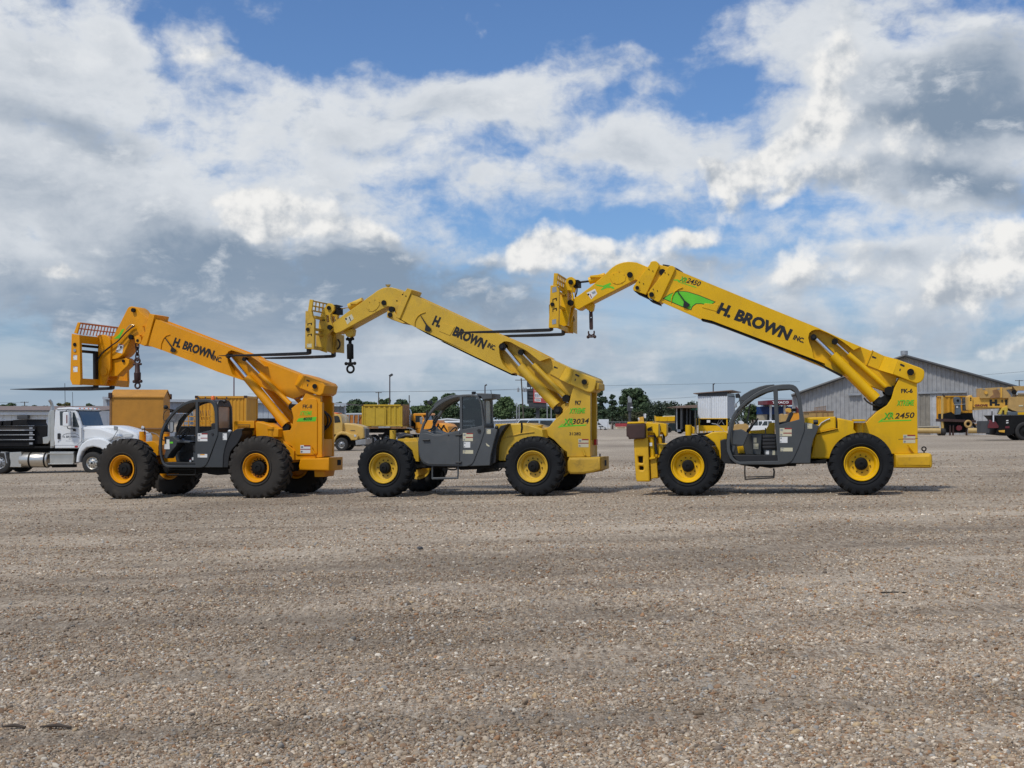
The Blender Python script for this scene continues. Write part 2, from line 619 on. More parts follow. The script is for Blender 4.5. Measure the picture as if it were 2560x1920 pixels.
def sheet(name, fr, pts, v, mat, parent, t=0.003, **props):
    """a thin sticker or painted patch lying on the plane v"""
    return plate(name, fr, pts, v - t, v - 0.0005, mat, parent, bev=0, at=v, **props)


# ------------------------------------------------------------------ materials
def M(name, col, rough=0.5, metal=0.0, var=0.12, dirt=None, dirtamt=0.0, dscale=2.5, bump=0.0, bscale=40.0, spec=0.5, coat=0.0, streak=0.0, alpha=None, emit=0.0, rvar=0.15):
    m = bpy.data.materials.new(name)
    m.use_nodes = True
    X.nt = m.node_tree
    b = m.node_tree.nodes['Principled BSDF']
    b.inputs['Roughness'].default_value = rough
    b.inputs['Metallic'].default_value = metal
    b.inputs['Specular IOR Level'].default_value = spec
    if coat:
        b.inputs['Coat Weight'].default_value = coat
        b.inputs['Coat Roughness'].default_value = 0.15
    t = nd('ShaderNodeTexCoord').outputs['Object']
    n = noise(t, 1.7, 4, 0.6)
    c = mixc(n.ss(0.25, 0.75), tuple(k * (1 - var) for k in col), tuple(min(1, k * (1 + var)) for k in col))
    if dirt is not None and dirtamt:
        dn = noise(t, dscale, 7, 0.68, 0.4)
        msk = dn.ss(0.62 - 0.30 * dirtamt, 0.86 - 0.10 * dirtamt)
        if streak:
            mp = nd('ShaderNodeMapping'); lk(t, mp.inputs[0]); mp.inputs['Scale'].default_value = (9, 9, 0.7)
            msk = (msk + noise(mp.outputs[0], 2.0, 4, 0.6).ss(0.58, 0.80) * streak).cl()
        c = mixc(msk * min(1.0, 0.35 + dirtamt * 0.6), c, dirt)
        lk((msk * 0.3 + n * rvar + (rough - rvar * 0.5)).cl(), b.inputs['Roughness'])
    elif rvar:
        lk((n * rvar + (rough - rvar * 0.5)).cl(), b.inputs['Roughness'])
    lk(c, b.inputs['Base Color'])
    if bump:
        bp = nd('ShaderNodeBump')
        bp.inputs['Strength'].default_value = bump
        bp.inputs['Distance'].default_value = 0.02
        lk(noise(t, bscale, 4, 0.6), bp.inputs['Height'])
        lk(bp.outputs[0], b.inputs['Normal'])
    return m


DUST = (0.23, 0.19, 0.15)
GRIME = (0.035, 0.03, 0.024)
RUST = (0.13, 0.055, 0.025)
m_y1 = M('orange_yellow_paint', (0.73, 0.30, 0.0015), 0.44, var=0.08, dirt=(0.36, 0.17, 0.03), dirtamt=0.24, bump=0.06, bscale=5, spec=0.35, streak=0.28)
m_y2 = M('faded_yellow_paint', (0.62, 0.385, 0.028), 0.45, var=0.10, dirt=(0.30, 0.20, 0.06), dirtamt=0.42, bump=0.05, bscale=6, streak=0.5)
m_y3 = M('yellow_paint', (0.74, 0.425, 0.003), 0.42, var=0.08, dirt=(0.34, 0.20, 0.03), dirtamt=0.28, bump=0.06, bscale=5, streak=0.34, spec=0.35)
m_y3w = M('worn_yellow_paint', (0.68, 0.385, 0.006), 0.5, var=0.1, dirt=(0.12, 0.06, 0.03), dirtamt=0.42, dscale=5, streak=0.3)
m_y2w = M('worn_faded_yellow_paint', (0.58, 0.355, 0.035), 0.55, var=0.1, dirt=(0.10, 0.07, 0.035), dirtamt=0.55, dscale=4, streak=0.3)
m_grey = M('charcoal_cab_paint', (0.042, 0.046, 0.049), 0.45, var=0.10, dirt=DUST, dirtamt=0.12)
m_grey2 = M('dusty_grey_cab_paint', (0.074, 0.080, 0.084), 0.5, var=0.12, dirt=(0.2, 0.18, 0.15), dirtamt=0.3)
m_grey3 = M('slate_cab_paint', (0.060, 0.065, 0.067), 0.48, var=0.10, dirt=DUST, dirtamt=0.2)
m_black = M('black_plastic', (0.014, 0.014, 0.015), 0.5, var=0.2, dirt=DUST, dirtamt=0.1)
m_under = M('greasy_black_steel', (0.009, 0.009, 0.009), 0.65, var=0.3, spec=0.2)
m_fork = M('blackened_fork_steel', (0.014, 0.014, 0.015), 0.5, metal=0.0, spec=0.3, var=0.3, dirt=(0.09, 0.075, 0.06), dirtamt=0.3)
m_chrome = M('chrome_rod', (0.78, 0.79, 0.80), 0.12, metal=1.0, var=0.02, rvar=0.05)
m_steel = M('worn_steel', (0.42, 0.42, 0.41), 0.4, metal=0.8, var=0.15)
m_rustst = M('dark_rusty_steel', (0.055, 0.028, 0.024), 0.6, metal=0.2, var=0.3, dirt=RUST, dirtamt=0.3)
m_rubber1 = M('brownish_tyre_rubber', (0.030, 0.026, 0.022), 0.75, var=0.25, dirt=(0.10, 0.085, 0.068), dirtamt=0.28, dscale=3, bump=0.2, bscale=30, spec=0.3)
m_rubber = M('black_tyre_rubber', (0.010, 0.011, 0.0125), 0.66, var=0.3, dirt=(0.085, 0.072, 0.058), dirtamt=0.22, dscale=2.4, bump=0.15, bscale=30, spec=0.22)
m_rubber_b = M('old_tyre_rubber', (0.022, 0.021, 0.020), 0.75, var=0.25, dirt=(0.08, 0.07, 0.06), dirtamt=0.2)
m_ink = M('black_lettering', (0.012, 0.011, 0.010), 0.45, var=0.2)
m_ink_r = M('red_print', (0.30, 0.03, 0.025), 0.5)
m_green = M('lime_green_decal', (0.12, 0.56, 0.022), 0.4, var=0.12)
m_white = M('white_sticker', (0.72, 0.72, 0.70), 0.5, var=0.06)
m_cream = M('yellowed_sticker', (0.58, 0.54, 0.38), 0.55, var=0.1, dirt=(0.3, 0.26, 0.18), dirtamt=0.3, dscale=9)
m_fadew = M('faded_orange_red_paint', (0.50, 0.16, 0.05), 0.5, var=0.1, dirt=(0.2, 0.08, 0.03), dirtamt=0.2)
m_amber = M('amber_lens', (0.80, 0.16, 0.02), 0.2)
m_red = M('red_lens', (0.40, 0.02, 0.02), 0.25)
m_lens = M('clear_lens', (0.55, 0.57, 0.58), 0.12, spec=0.8)
m_seat = M('black_vinyl', (0.016, 0.016, 0.017), 0.55, var=0.2)
m_brass = M('plated_fitting', (0.55, 0.46, 0.30), 0.3, metal=0.9)


def glass(name, col, trans, rough=0.02):
    m = bpy.data.materials.new(name)
    m.use_nodes = True
    X.nt = m.node_tree
    nt = m.node_tree
    out = nt.nodes['Material Output']
    nt.nodes.remove(nt.nodes['Principled BSDF'])
    tr = nd('ShaderNodeBsdfTransparent'); tr.inputs[0].default_value = tuple(col) + (1,)
    gl = nd('ShaderNodeBsdfGlossy'); gl.inputs['Roughness'].default_value = rough; gl.inputs[0].default_value = (0.9, 0.95, 1, 1)
    fr = nd('ShaderNodeFresnel'); fr.inputs[0].default_value = 1.5
    f = (X(fr.outputs[0]) + trans).cl()
    mx = nd('ShaderNodeMixShader')
    lk(f, mx.inputs[0]); lk(tr.outputs[0], mx.inputs[1]); lk(gl.outputs[0], mx.inputs[2])
    lk(mx.outputs[0], out.inputs[0])
    return m


m_glass = glass('clear_cab_glass', (0.82, 0.86, 0.85), 0.03)
m_tint = glass('tinted_cab_glass', (0.22, 0.24, 0.25), 0.04)
m_wind = glass('vehicle_glass', (0.30, 0.36, 0.36), 0.12)
m_reflect = M('tan_reflection_glass', (0.46, 0.34, 0.23), 0.25, var=0.15)  # opaque pane; the reflection on the glass is painted in as tan
m_palepane = M('opaque_pale_glass', (0.30, 0.345, 0.345), 0.2, var=0.15)  # opaque pane in a pale blue-grey
m_pane = M('dark_window_glass', (0.03, 0.04, 0.045), 0.08, spec=0.9, var=0.2)

# ------------------------------------------------------------------ ground: one gravel sheet out to the horizon
from mathutils import noise as mn


TRACKS = [(6.9, 0.10, 0.006), (8.5, 0.10, 0.006), (10.6, -0.07, 0.003), (12.3, -0.07, 0.003), (15.6, 0.04, 0.002), (17.4, 0.04, 0.002), (13.5, 0.22, -0.004), (15.0, 0.22, -0.004), (35, 0.02, 0), (38, 0.02, 0), (47, -0.02, 0), (52, -0.02, 0)]


def track(x, y):
    """old wheel tracks pressed into the gravel"""
    t = 0.0
    for c, s, q in TRACKS:
        d = y - (c + s * x + q * x * x + 0.10 * mn.noise((x * 0.5, c, 0.0)))
        t = max(t, exp(-(d / (0.17 + 0.006 * c)) ** 2) * (0.55 + 0.6 * mn.noise((x * 0.35, c * 3.0, 8.0))))
    return max(0.0, t)


def band(x, y):
    """broad darker and paler patches of the yard surface, -1..1"""
    return max(-1, min(1, mn.noise((x * 0.16, y * 0.42, 4.4)) * 1.1 + mn.noise((x * 0.55, y * 1.3, 6.1)) * 0.7))


def und(x, y):
    """shallow ruts and swells of the yard, away from the wheels"""
    a = 1 - sstep(60, 120, y)
    if a <= 0: return 0.0
    keep = sstep(1.5, 4.0, abs(y - 28.5)) if abs(y - 28.5) < 4 else 1.0
    n = mn.noise((x * 0.22, y * 0.55, 1.3)) * 0.045 + mn.noise((x * 0.9, y * 1.6, 5.1)) * 0.018 + mn.noise((x * 3.1, y * 3.3, 9.0)) * 0.006
    return (n - 0.016 * track(x, y)) * a * keep


ys = []
y = -40.0
while y < 4: ys.append(y); y += 4
y = 4.0
while y < 40: ys.append(y); y += 0.10 + 0.012 * (y - 4)
while y < 4500: ys.append(y); y *= 1.07
xs = []
x = 0.0
while x < 16: xs.append(x); x += 0.22
while x < 4500: xs.append(x); x *= 1.16
xs = [-q for q in xs[:0:-1]] + xs
me = bpy.data.meshes.new('gravel_ground')
vs = [(x, y, gz(x, y) + und(x, y)) for y in ys for x in xs]
surf = [(band(x, y) if y < 140 else 0.0) - (1.1 * track(x, y) if 4 < y < 60 else 0.0) for y in ys for x in xs]
w = len(xs)
fs = [(j * w + i, j * w + i + 1, (j + 1) * w + i + 1, (j + 1) * w + i) for j in range(len(ys) - 1) for i in range(w - 1)]
me.from_pydata(vs, [], fs)
me.polygons.foreach_set('use_smooth', [True] * len(me.polygons))
me.update()
at = me.attributes.new('surf', 'FLOAT', 'POINT')
at.data.foreach_set('value', surf)
gm = bpy.data.materials.new('gravel')
gm.use_nodes = True
X.nt = gm.node_tree
b = gm.node_tree.nodes['Principled BSDF']
pos = nd('ShaderNodeNewGeometry').outputs['Position']


def scaled(vec, s):
    n = nd('ShaderNodeVectorMath', operation='MULTIPLY')
    lk(vec, n.inputs[0]); n.inputs[1].default_value = s
    return n.outputs[0]


def ramp(fac, stops):
    n = nd('ShaderNodeValToRGB')
    e = n.color_ramp.elements
    while len(e) < len(stops): e.new(0.5)
    for k, (p, c) in enumerate(stops):
        e[k].position = p; e[k].color = tuple(c) + (1,)
    lk(fac, n.inputs[0])
    return X(n.outputs[0])


STONES = [(0.0, (0.10, 0.075, 0.055)), (0.14, (0.21, 0.15, 0.105)), (0.30, (0.30, 0.245, 0.19)), (0.46, (0.235, 0.155, 0.10)),
          (0.60, (0.33, 0.285, 0.235)), (0.74, (0.26, 0.255, 0.25)), (0.88, (0.42, 0.375, 0.315)), (1.0, (0.64, 0.61, 0.55))]
flat = scaled(pos, (1, 1, 0.0))


def stones(scale):
    v = nd('ShaderNodeTexVoronoi', feature='F1', voronoi_dimensions='2D')
    lk(flat, v.inputs['Vector']); v.inputs['Scale'].default_value = scale
    sp = nd('ShaderNodeSeparateColor'); lk(v.outputs['Color'], sp.inputs[0])
    return ramp(sp.outputs[0], STONES), X(v.outputs['Distance'])


c1, d1 = stones(62.0)
c2, d2 = stones(27.0)
big = noise(scaled(pos, (0.16, 0.42, 0)), 1.0, 6, 0.62)
mid = noise(scaled(pos, (0.9, 1.9, 0)), 1.0, 5, 0.65, 0.5)
fine_m = noise(flat, 9.0, 5, 0.7)
stone = mixc(noise(flat, 2.2, 4, 0.6).ss(0.42, 0.62), c1, c2)
fines = ramp(fine_m.ss(0.3, 0.7), [(0.0, (0.20, 0.172, 0.142)), (1.0, (0.315, 0.28, 0.24))])
clump = noise(scaled(pos, (7.0, 9.0, 0)), 1.0, 6, 0.72)
grit = noise(scaled(pos, (26.0, 30.0, 0)), 1.0, 3, 0.7)
sepp = nd('ShaderNodeSeparateXYZ'); lk(pos, sepp.inputs[0])
gy = X(sepp.outputs[1])
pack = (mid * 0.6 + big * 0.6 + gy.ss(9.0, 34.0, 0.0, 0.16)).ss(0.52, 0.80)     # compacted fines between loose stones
colr = mixc(pack * 0.80 + 0.05, stone, fines)
colr = mixc(big.ss(0.35, 0.7) * 0.40, colr, (0.37, 0.322, 0.268))
trk = noise(scaled(pos, (0.10, 0.75, 0)), 1.0, 6, 0.68, 0.8)                          # long wheel tracks across the yard
colr = mixc(trk.ss(0.52, 0.70, 0.0, 0.30), colr, (0.145, 0.125, 0.108))
colr = mixc(trk.ss(0.48, 0.34, 0.0, 0.25), colr, (0.40, 0.365, 0.325))
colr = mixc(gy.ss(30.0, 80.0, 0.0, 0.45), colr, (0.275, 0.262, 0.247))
colr = mixc(clump.ss(0.52, 0.66, 0.0, 0.55), colr, (0.115, 0.098, 0.082))
colr = mixc(clump.ss(0.48, 0.34, 0.0, 0.50), colr, (0.47, 0.43, 0.375))
colr = mixc(grit.ss(0.55, 0.75, 0.0, 0.5), colr, (0.12, 0.10, 0.085))
colr = mixc(grit.ss(0.45, 0.25, 0.0, 0.5), colr, (0.50, 0.46, 0.41))
spot = noise(scaled(pos, (0.35, 0.8, 0)), 1.0, 5, 0.6)
colr = mixc(spot.ss(0.66, 0.74, 0.0, 0.30), colr, (0.09, 0.08, 0.07))
grain_shade = noise(scaled(pos, (22.0, 3.2, 0)), 1.0, 5, 0.75)        # grain stretched in depth, painting the pebbles' lit and shaded sides as streaks
colr = mixc(grain_shade.ss(0.50, 0.63, 0.0, 0.60), colr, (0.12, 0.10, 0.082))
colr = mixc(grain_shade.ss(0.50, 0.37, 0.0, 0.55), colr, (0.55, 0.49, 0.42))
sa = X(nd('ShaderNodeAttribute', attribute_name='surf').outputs['Fac'])
colr = mixc(sa.ss(0.05, -1.0, 0.0, 0.45), colr, (0.105, 0.088, 0.072))
colr = mixc(sa.ss(-0.05, 0.9, 0.0, 0.45), colr, (0.50, 0.455, 0.40))
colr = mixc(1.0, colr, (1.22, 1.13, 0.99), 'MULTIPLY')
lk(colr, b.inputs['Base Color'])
b.inputs['Roughness'].default_value = 0.92
b.inputs['Specular IOR Level'].default_value = 0.25
hgt = (1.0 - d1 * 1.4) * 0.5 + (1.0 - d2 * 1.2) * 0.5 + fine_m * 0.5 + clump * 1.6 + grit * 0.7 + grain_shade * 1.2
bp = nd('ShaderNodeBump'); bp.inputs['Strength'].default_value = 0.85; bp.inputs['Distance'].default_value = 0.016
lk(hgt * (1.0 - pack * 0.45), bp.inputs['Height'])
lk(bp.outputs[0], b.inputs['Normal'])
me.materials.append(gm)
link('ground', me, kind='structure', label='grey brown gravel yard running out to the far road')

# loose pebbles lying on the sheet (real stones, scattered over the near yard)
import numpy as np
rng = np.random.default_rng(11)
N = 430000
t = rng.random(N)
yy = 1.0 / (1 / 5.0 * (1 - t) + t / 55.0)                        # even density in view
yy = yy + rng.normal(0, 0.02, N)
xx = (rng.random(N) * 2 - 1) * (yy * 0.44 + 0.7)
keep = np.array([mn.noise((a * 0.9, b_ * 1.5, 2.2)) + 0.5 * mn.noise((a * 2.7, b_ * 3.0, 7.7)) for a, b_ in zip(xx, yy)])
trk_ = np.array([track(a, b_) for a, b_ in zip(xx, yy)])
bnd = np.array([band(a, b_) for a, b_ in zip(xx, yy)])
sel = rng.random(N) < np.clip(0.72 + keep * 0.9 - 0.75 * trk_, 0.16, 1.0)
xx, yy = xx[sel], yy[sel]
tone = (1 + 0.26 * bnd - 0.30 * trk_)[sel]
N = len(xx)
zz = np.array([gz(a, b_) + und(a, b_) for a, b_ in zip(xx, yy)])
size = np.exp(rng.normal(math.log(0.0059), 0.42, N)) * (1 + np.clip(yy - 7, 0, 48) * 0.030)
size = np.clip(size, 0.0028, 0.023)
pm = bpy.data.meshes.new('loose_pebbles')
pm.vertices.add(N)
pm.vertices.foreach_set('co', np.stack([xx, yy, zz + size * 0.16], 1).astype(np.float32).ravel())
asp = np.stack([size * rng.uniform(0.8, 1.6, N), size * rng.uniform(0.7, 1.15, N), size * rng.uniform(0.45, 0.95, N)], 1).astype(np.float32)
rot = np.stack([rng.normal(0, 0.4, N), rng.normal(0, 0.4, N), rng.uniform(0, 6.28, N)], 1).astype(np.float32)
pal = np.array([(0.30, 0.25, 0.20), (0.25, 0.20, 0.155), (0.36, 0.32, 0.27), (0.20, 0.135, 0.09), (0.26, 0.265, 0.27), (0.15, 0.13, 0.115), (0.44, 0.40, 0.35), (0.58, 0.565, 0.53), (0.30, 0.18, 0.105), (0.38, 0.30, 0.20), (0.32, 0.335, 0.35)])
PW = [20, 19, 17, 11, 7, 7, 9, 4, 4, 5, 1]
pick = rng.choice(len(pal), N, p=np.array(PW) / sum(PW))
pc = pal[pick] * rng.uniform(0.72, 1.28, (N, 1)) * tone[:, None] * np.array([1.25, 1.14, 0.985])
for nm, arr, ty in (('psize', asp, 'FLOAT_VECTOR'), ('prot', rot, 'FLOAT_VECTOR')):
    at = pm.attributes.new(nm, ty, 'POINT')
    at.data.foreach_set('vector', arr.ravel())
at = pm.attributes.new('pcol', 'FLOAT_COLOR', 'POINT')
at.data.foreach_set('color', np.concatenate([pc, np.ones((N, 1))], 1).astype(np.float32).ravel())
po = link('loose_pebbles', pm, kind='stuff', label='loose rounded pebbles strewn over the gravel yard')
pmat = bpy.data.materials.new('pebble_stone')
pmat.use_nodes = True
X.nt = pmat.node_tree
b = pmat.node_tree.nodes['Principled BSDF']
an = nd('ShaderNodeAttribute', attribute_name='pcol', attribute_type='INSTANCER')
tn = noise(nd('ShaderNodeTexCoord').outputs['Object'], 3.0, 3, 0.6)
lk(mixc(tn.ss(0.3, 0.7), an.outputs['Color'], mixc(0.28, an.outputs['Color'], (0.16, 0.13, 0.10))), b.inputs['Base Color'])
b.inputs['Roughness'].default_value = 0.85
b.inputs['Specular IOR Level'].default_value = 0.3
ng = bpy.data.node_groups.new('pebbles', 'GeometryNodeTree')
ng.interface.new_socket('Geometry', in_out='INPUT', socket_type='NodeSocketGeometry')
ng.interface.new_socket('Geometry', in_out='OUTPUT', socket_type='NodeSocketGeometry')
X.nt = ng
gi, go = nd('NodeGroupInput'), nd('NodeGroupOutput')
ico = nd('GeometryNodeMeshIcoSphere'); ico.inputs['Radius'].default_value = 1.0; ico.inputs['Subdivisions'].default_value = 2
sp_ = nd('GeometryNodeSetPosition')
nz = nd('ShaderNodeTexNoise'); nz.inputs['Scale'].default_value = 1.1
sub = nd('ShaderNodeVectorMath', operation='SUBTRACT'); ng.links.new(nz.outputs['Color'], sub.inputs[0]); sub.inputs[1].default_value = (.5, .5, .5)
scl = nd('ShaderNodeVectorMath', operation='SCALE'); ng.links.new(sub.outputs[0], scl.inputs[0]); scl.inputs['Scale'].default_value = 0.9
ng.links.new(ico.outputs[0], sp_.inputs['Geometry']); ng.links.new(scl.outputs[0], sp_.inputs['Offset'])
ss_ = nd('GeometryNodeSetShadeSmooth'); ng.links.new(sp_.outputs[0], ss_.inputs[0])
sm_ = nd('GeometryNodeSetMaterial'); ng.links.new(ss_.outputs[0], sm_.inputs[0]); sm_.inputs['Material'].default_value = pmat
iop = nd('GeometryNodeInstanceOnPoints')
ng.links.new(gi.outputs[0], iop.inputs['Points']); ng.links.new(sm_.outputs[0], iop.inputs['Instance'])
a1 = nd('GeometryNodeInputNamedAttribute', data_type='FLOAT_VECTOR'); a1.inputs['Name'].default_value = 'psize'
a2 = nd('GeometryNodeInputNamedAttribute', data_type='FLOAT_VECTOR'); a2.inputs['Name'].default_value = 'prot'
e2r = nd('FunctionNodeEulerToRotation')
ng.links.new(a2.outputs[0], e2r.inputs[0]); ng.links.new(e2r.outputs[0], iop.inputs['Rotation'])
ng.links.new(a1.outputs[0], iop.inputs['Scale'])
ng.links.new(iop.outputs[0], go.inputs[0])
po.modifiers.new('scatter', 'NODES').node_group = ng
pm.materials.append(pmat)

# ================================================================== the three telehandlers
TREAD = 2.60          # overall width over the tyres
TW = 0.46             # tyre width
GROUP_T = 'telehandlers parked nose to tail across the yard'


def make_wheel_meshes(Rw, rim_r, dish, hub_r, nuts, lugs, key, W=TW):
    """meshes in wheel space: axle along v, outer face at v=0"""
    k = Rw
    t = MB()
    prof = [(0.075, rim_r * 0.985), (0.045, rim_r * 1.04), (0.022, rim_r + 0.05), (0.006, k * 0.74), (0.004, k * 0.82), (0.016, k * 0.885), (0.045, k * 0.932), (0.085, k * 0.95),
            (W / 2, k * 0.958), (W - 0.085, k * 0.95), (W - 0.045, k * 0.932), (W - 0.016, k * 0.885), (W - 0.004, k * 0.82), (W - 0.022, rim_r + 0.05), (W - 0.075, rim_r * 0.985)]
    t.lathe(prof, (0, 0, 0), 56)
    # raised ring on the side wall
    t.lathe([(0.012, rim_r + 0.055), (0.002, rim_r + 0.062), (0.002, rim_r + 0.075), (0.010, rim_r + 0.082)], (0, 0, 0), 56)
    for side in (0, 1):
        for i in range(lugs):
            a0 = 2 * pi * (i + 0.5 * side) / lugs
            p = 2 * pi / lugs
            sec = [(0.004, k * 0.835, k * 0.90, 0.00, 0.50), (0.022, k * 0.85, k * 0.965, 0.00, 0.58), (0.075, k * 0.89, k * 0.994, 0.02, 0.66), (0.15, k * 0.91, k * 1.0, 0.30, 0.62), (W * 0.5 + 0.012, k * 0.92, k * 1.0, 0.62, 0.50)]
            loops = []
            for (v, r0, r1, sh, wd) in sec:
                aa, h = a0 + p * sh, p * wd / 2
                vv = v if side == 0 else W - v
                q = [(r0 * cos(aa - h * 1.12), vv, r0 * sin(aa - h * 1.12)), (r1 * cos(aa - h * 0.86), vv, r1 * sin(aa - h * 0.86)),
                     (r1 * cos(aa + h * 0.86), vv, r1 * sin(aa + h * 0.86)), (r0 * cos(aa + h * 1.12), vv, r0 * sin(aa + h * 1.12))]
                loops.append(q if side == 0 else q[::-1])
            t.loft(loops)
    r = MB()
    rr = rim_r
    r.lathe([(0.085, rr * 0.96), (0.060, rr * 1.0), (0.030, rr * 1.03), (0.012, rr * 1.02), (0.010, rr * 0.985), (0.030, rr * 0.955), (0.055, rr * 0.94), (0.060, rr * 0.86), (0.085, rr * 0.80),
             (dish, rr * 0.74), (dish + 0.006, rr * 0.70), (dish + 0.012, hub_r * 1.02), (dish + 0.012, 0.02)], (0, 0, 0), 48)
    r.lathe([(W - 0.10, rr * 0.96), (W - 0.04, rr * 1.02), (W - 0.05, rr * 0.9), (W - 0.2, rr * 0.75), (W - 0.2, 0.05)], (0, 0, 0), 32)
    h = MB()
    h.lathe([(dish + 0.012, hub_r), (dish - 0.07, hub_r * 0.93), (dish - 0.085, hub_r * 0.80), (dish - 0.09, hub_r * 0.55), (dish - 0.115, hub_r * 0.50), (dish - 0.12, hub_r * 0.25), (dish - 0.105, hub_r * 0.22), (dish - 0.105, 0.001)], (0, 0, 0), 28)
    if nuts == 'ring':
        for i in range(16):
            a = 2 * pi * i / 16
            h.disc((hub_r * 1.12 * cos(a), dish - 0.03, hub_r * 1.12 * sin(a)), 0.016, 0.035, 6)
    n = MB()
    if nuts == 'bolts':
        for i in range(10):
            a = 2 * pi * (i + 0.3) / 10
            n.disc((hub_r * 1.36 * cos(a), dish - 0.012, hub_r * 1.36 * sin(a)), 0.014, 0.026, 6)
    return t.mesh('tyre_' + key, 38), r.mesh('rim_' + key, 30), h.mesh('hub_' + key, 30), (n.mesh('nuts_' + key, 30) if n.v else None)


def wheels(th, fr, centers, tyre_m, rim_m, hub_m, key, nuts, lugs, dish, hub_r, rim_r, grow=0.012, W=TW):
    us = [fr.uz(c, 0.02) for c in centers]
    Rw = (us[0][1] + us[1][1]) / 2
    tm, rm, hm, nm = make_wheel_meshes(Rw + grow, rim_r, dish, hub_r, nuts, lugs, key, W)
    tm.materials.append(tyre_m); rm.materials.append(rim_m); hm.materials.append(hub_m)
    if nm: nm.materials.append(hub_m)
    for (u, z) in us:
        for far in (0, 1):
            w = link('wheel', rm, th)
            w.location = (u, TREAD if far else 0.0, Rw)
            w.rotation_euler = (0, R.uniform(0, 6.28), pi if far else 0)
            link('tyre', tm, w)
            link('hub', hm, w)
            if nm: link('wheel_nuts', nm, w)
    return Rw, us[0][0], us[1][0]


def cyl(name, fr, a, b, r, v, mat, parent, seg=20, ends=True):
    """hydraulic cylinder piece between two traced pixels; r in photo pixels (radius)"""
    A, B = fr.p(a, v), fr.p(b, v)
    rr = fr.pxm(a, v) * r
    m = MB().tube([A, B], rr, seg)
    return m.build(name, mat, parent, 40)


def pin(name, fr, c, r, v, d, mat, parent, seg=22):
    q = fr.p(c, v)
    return MB().disc((q.x, v, q.z), fr.pxm(c, v) * r, d, seg).build(name, mat, parent, 40)


def hose(name, pts, r, mat, parent):
    # smooth the polyline
    P = [Vector(p) for p in pts]
    out = []
    for i in range(len(P) - 1):
        p0, p1, p2, p3 = P[max(i - 1, 0)], P[i], P[i + 1], P[min(i + 2, len(P) - 1)]
        for k in range(6):
            t = k / 6
            out.append(0.5 * ((2 * p1) + (p2 - p0) * t + (2 * p0 - 5 * p1 + 4 * p2 - p3) * t * t + (3 * p1 - p0 - 3 * p2 + p3) * t ** 3))
    out.append(P[-1])
    return MB().tube(out, r, 8).build(name, mat, parent, 60)


def pivot_wedge(name, fr, a, b, va, vb, vfar, mat, parent):
    """bent transition plate: edge a (two pixels) on plane va to edge b on plane vb; built with thickness to vfar"""
    P = [fr.p(a[0], va), fr.p(a[1], va), fr.p(b[1], vb), fr.p(b[0], vb)]
    Q = [Vector((p.x, vfar, p.z)) for p in P]
    return MB().add(P + Q, [(0, 1, 2, 3), (7, 6, 5, 4), (0, 4, 5, 1), (1, 5, 6, 2), (2, 6, 7, 3), (3, 7, 4, 0)]).build(name, mat, parent, 20)


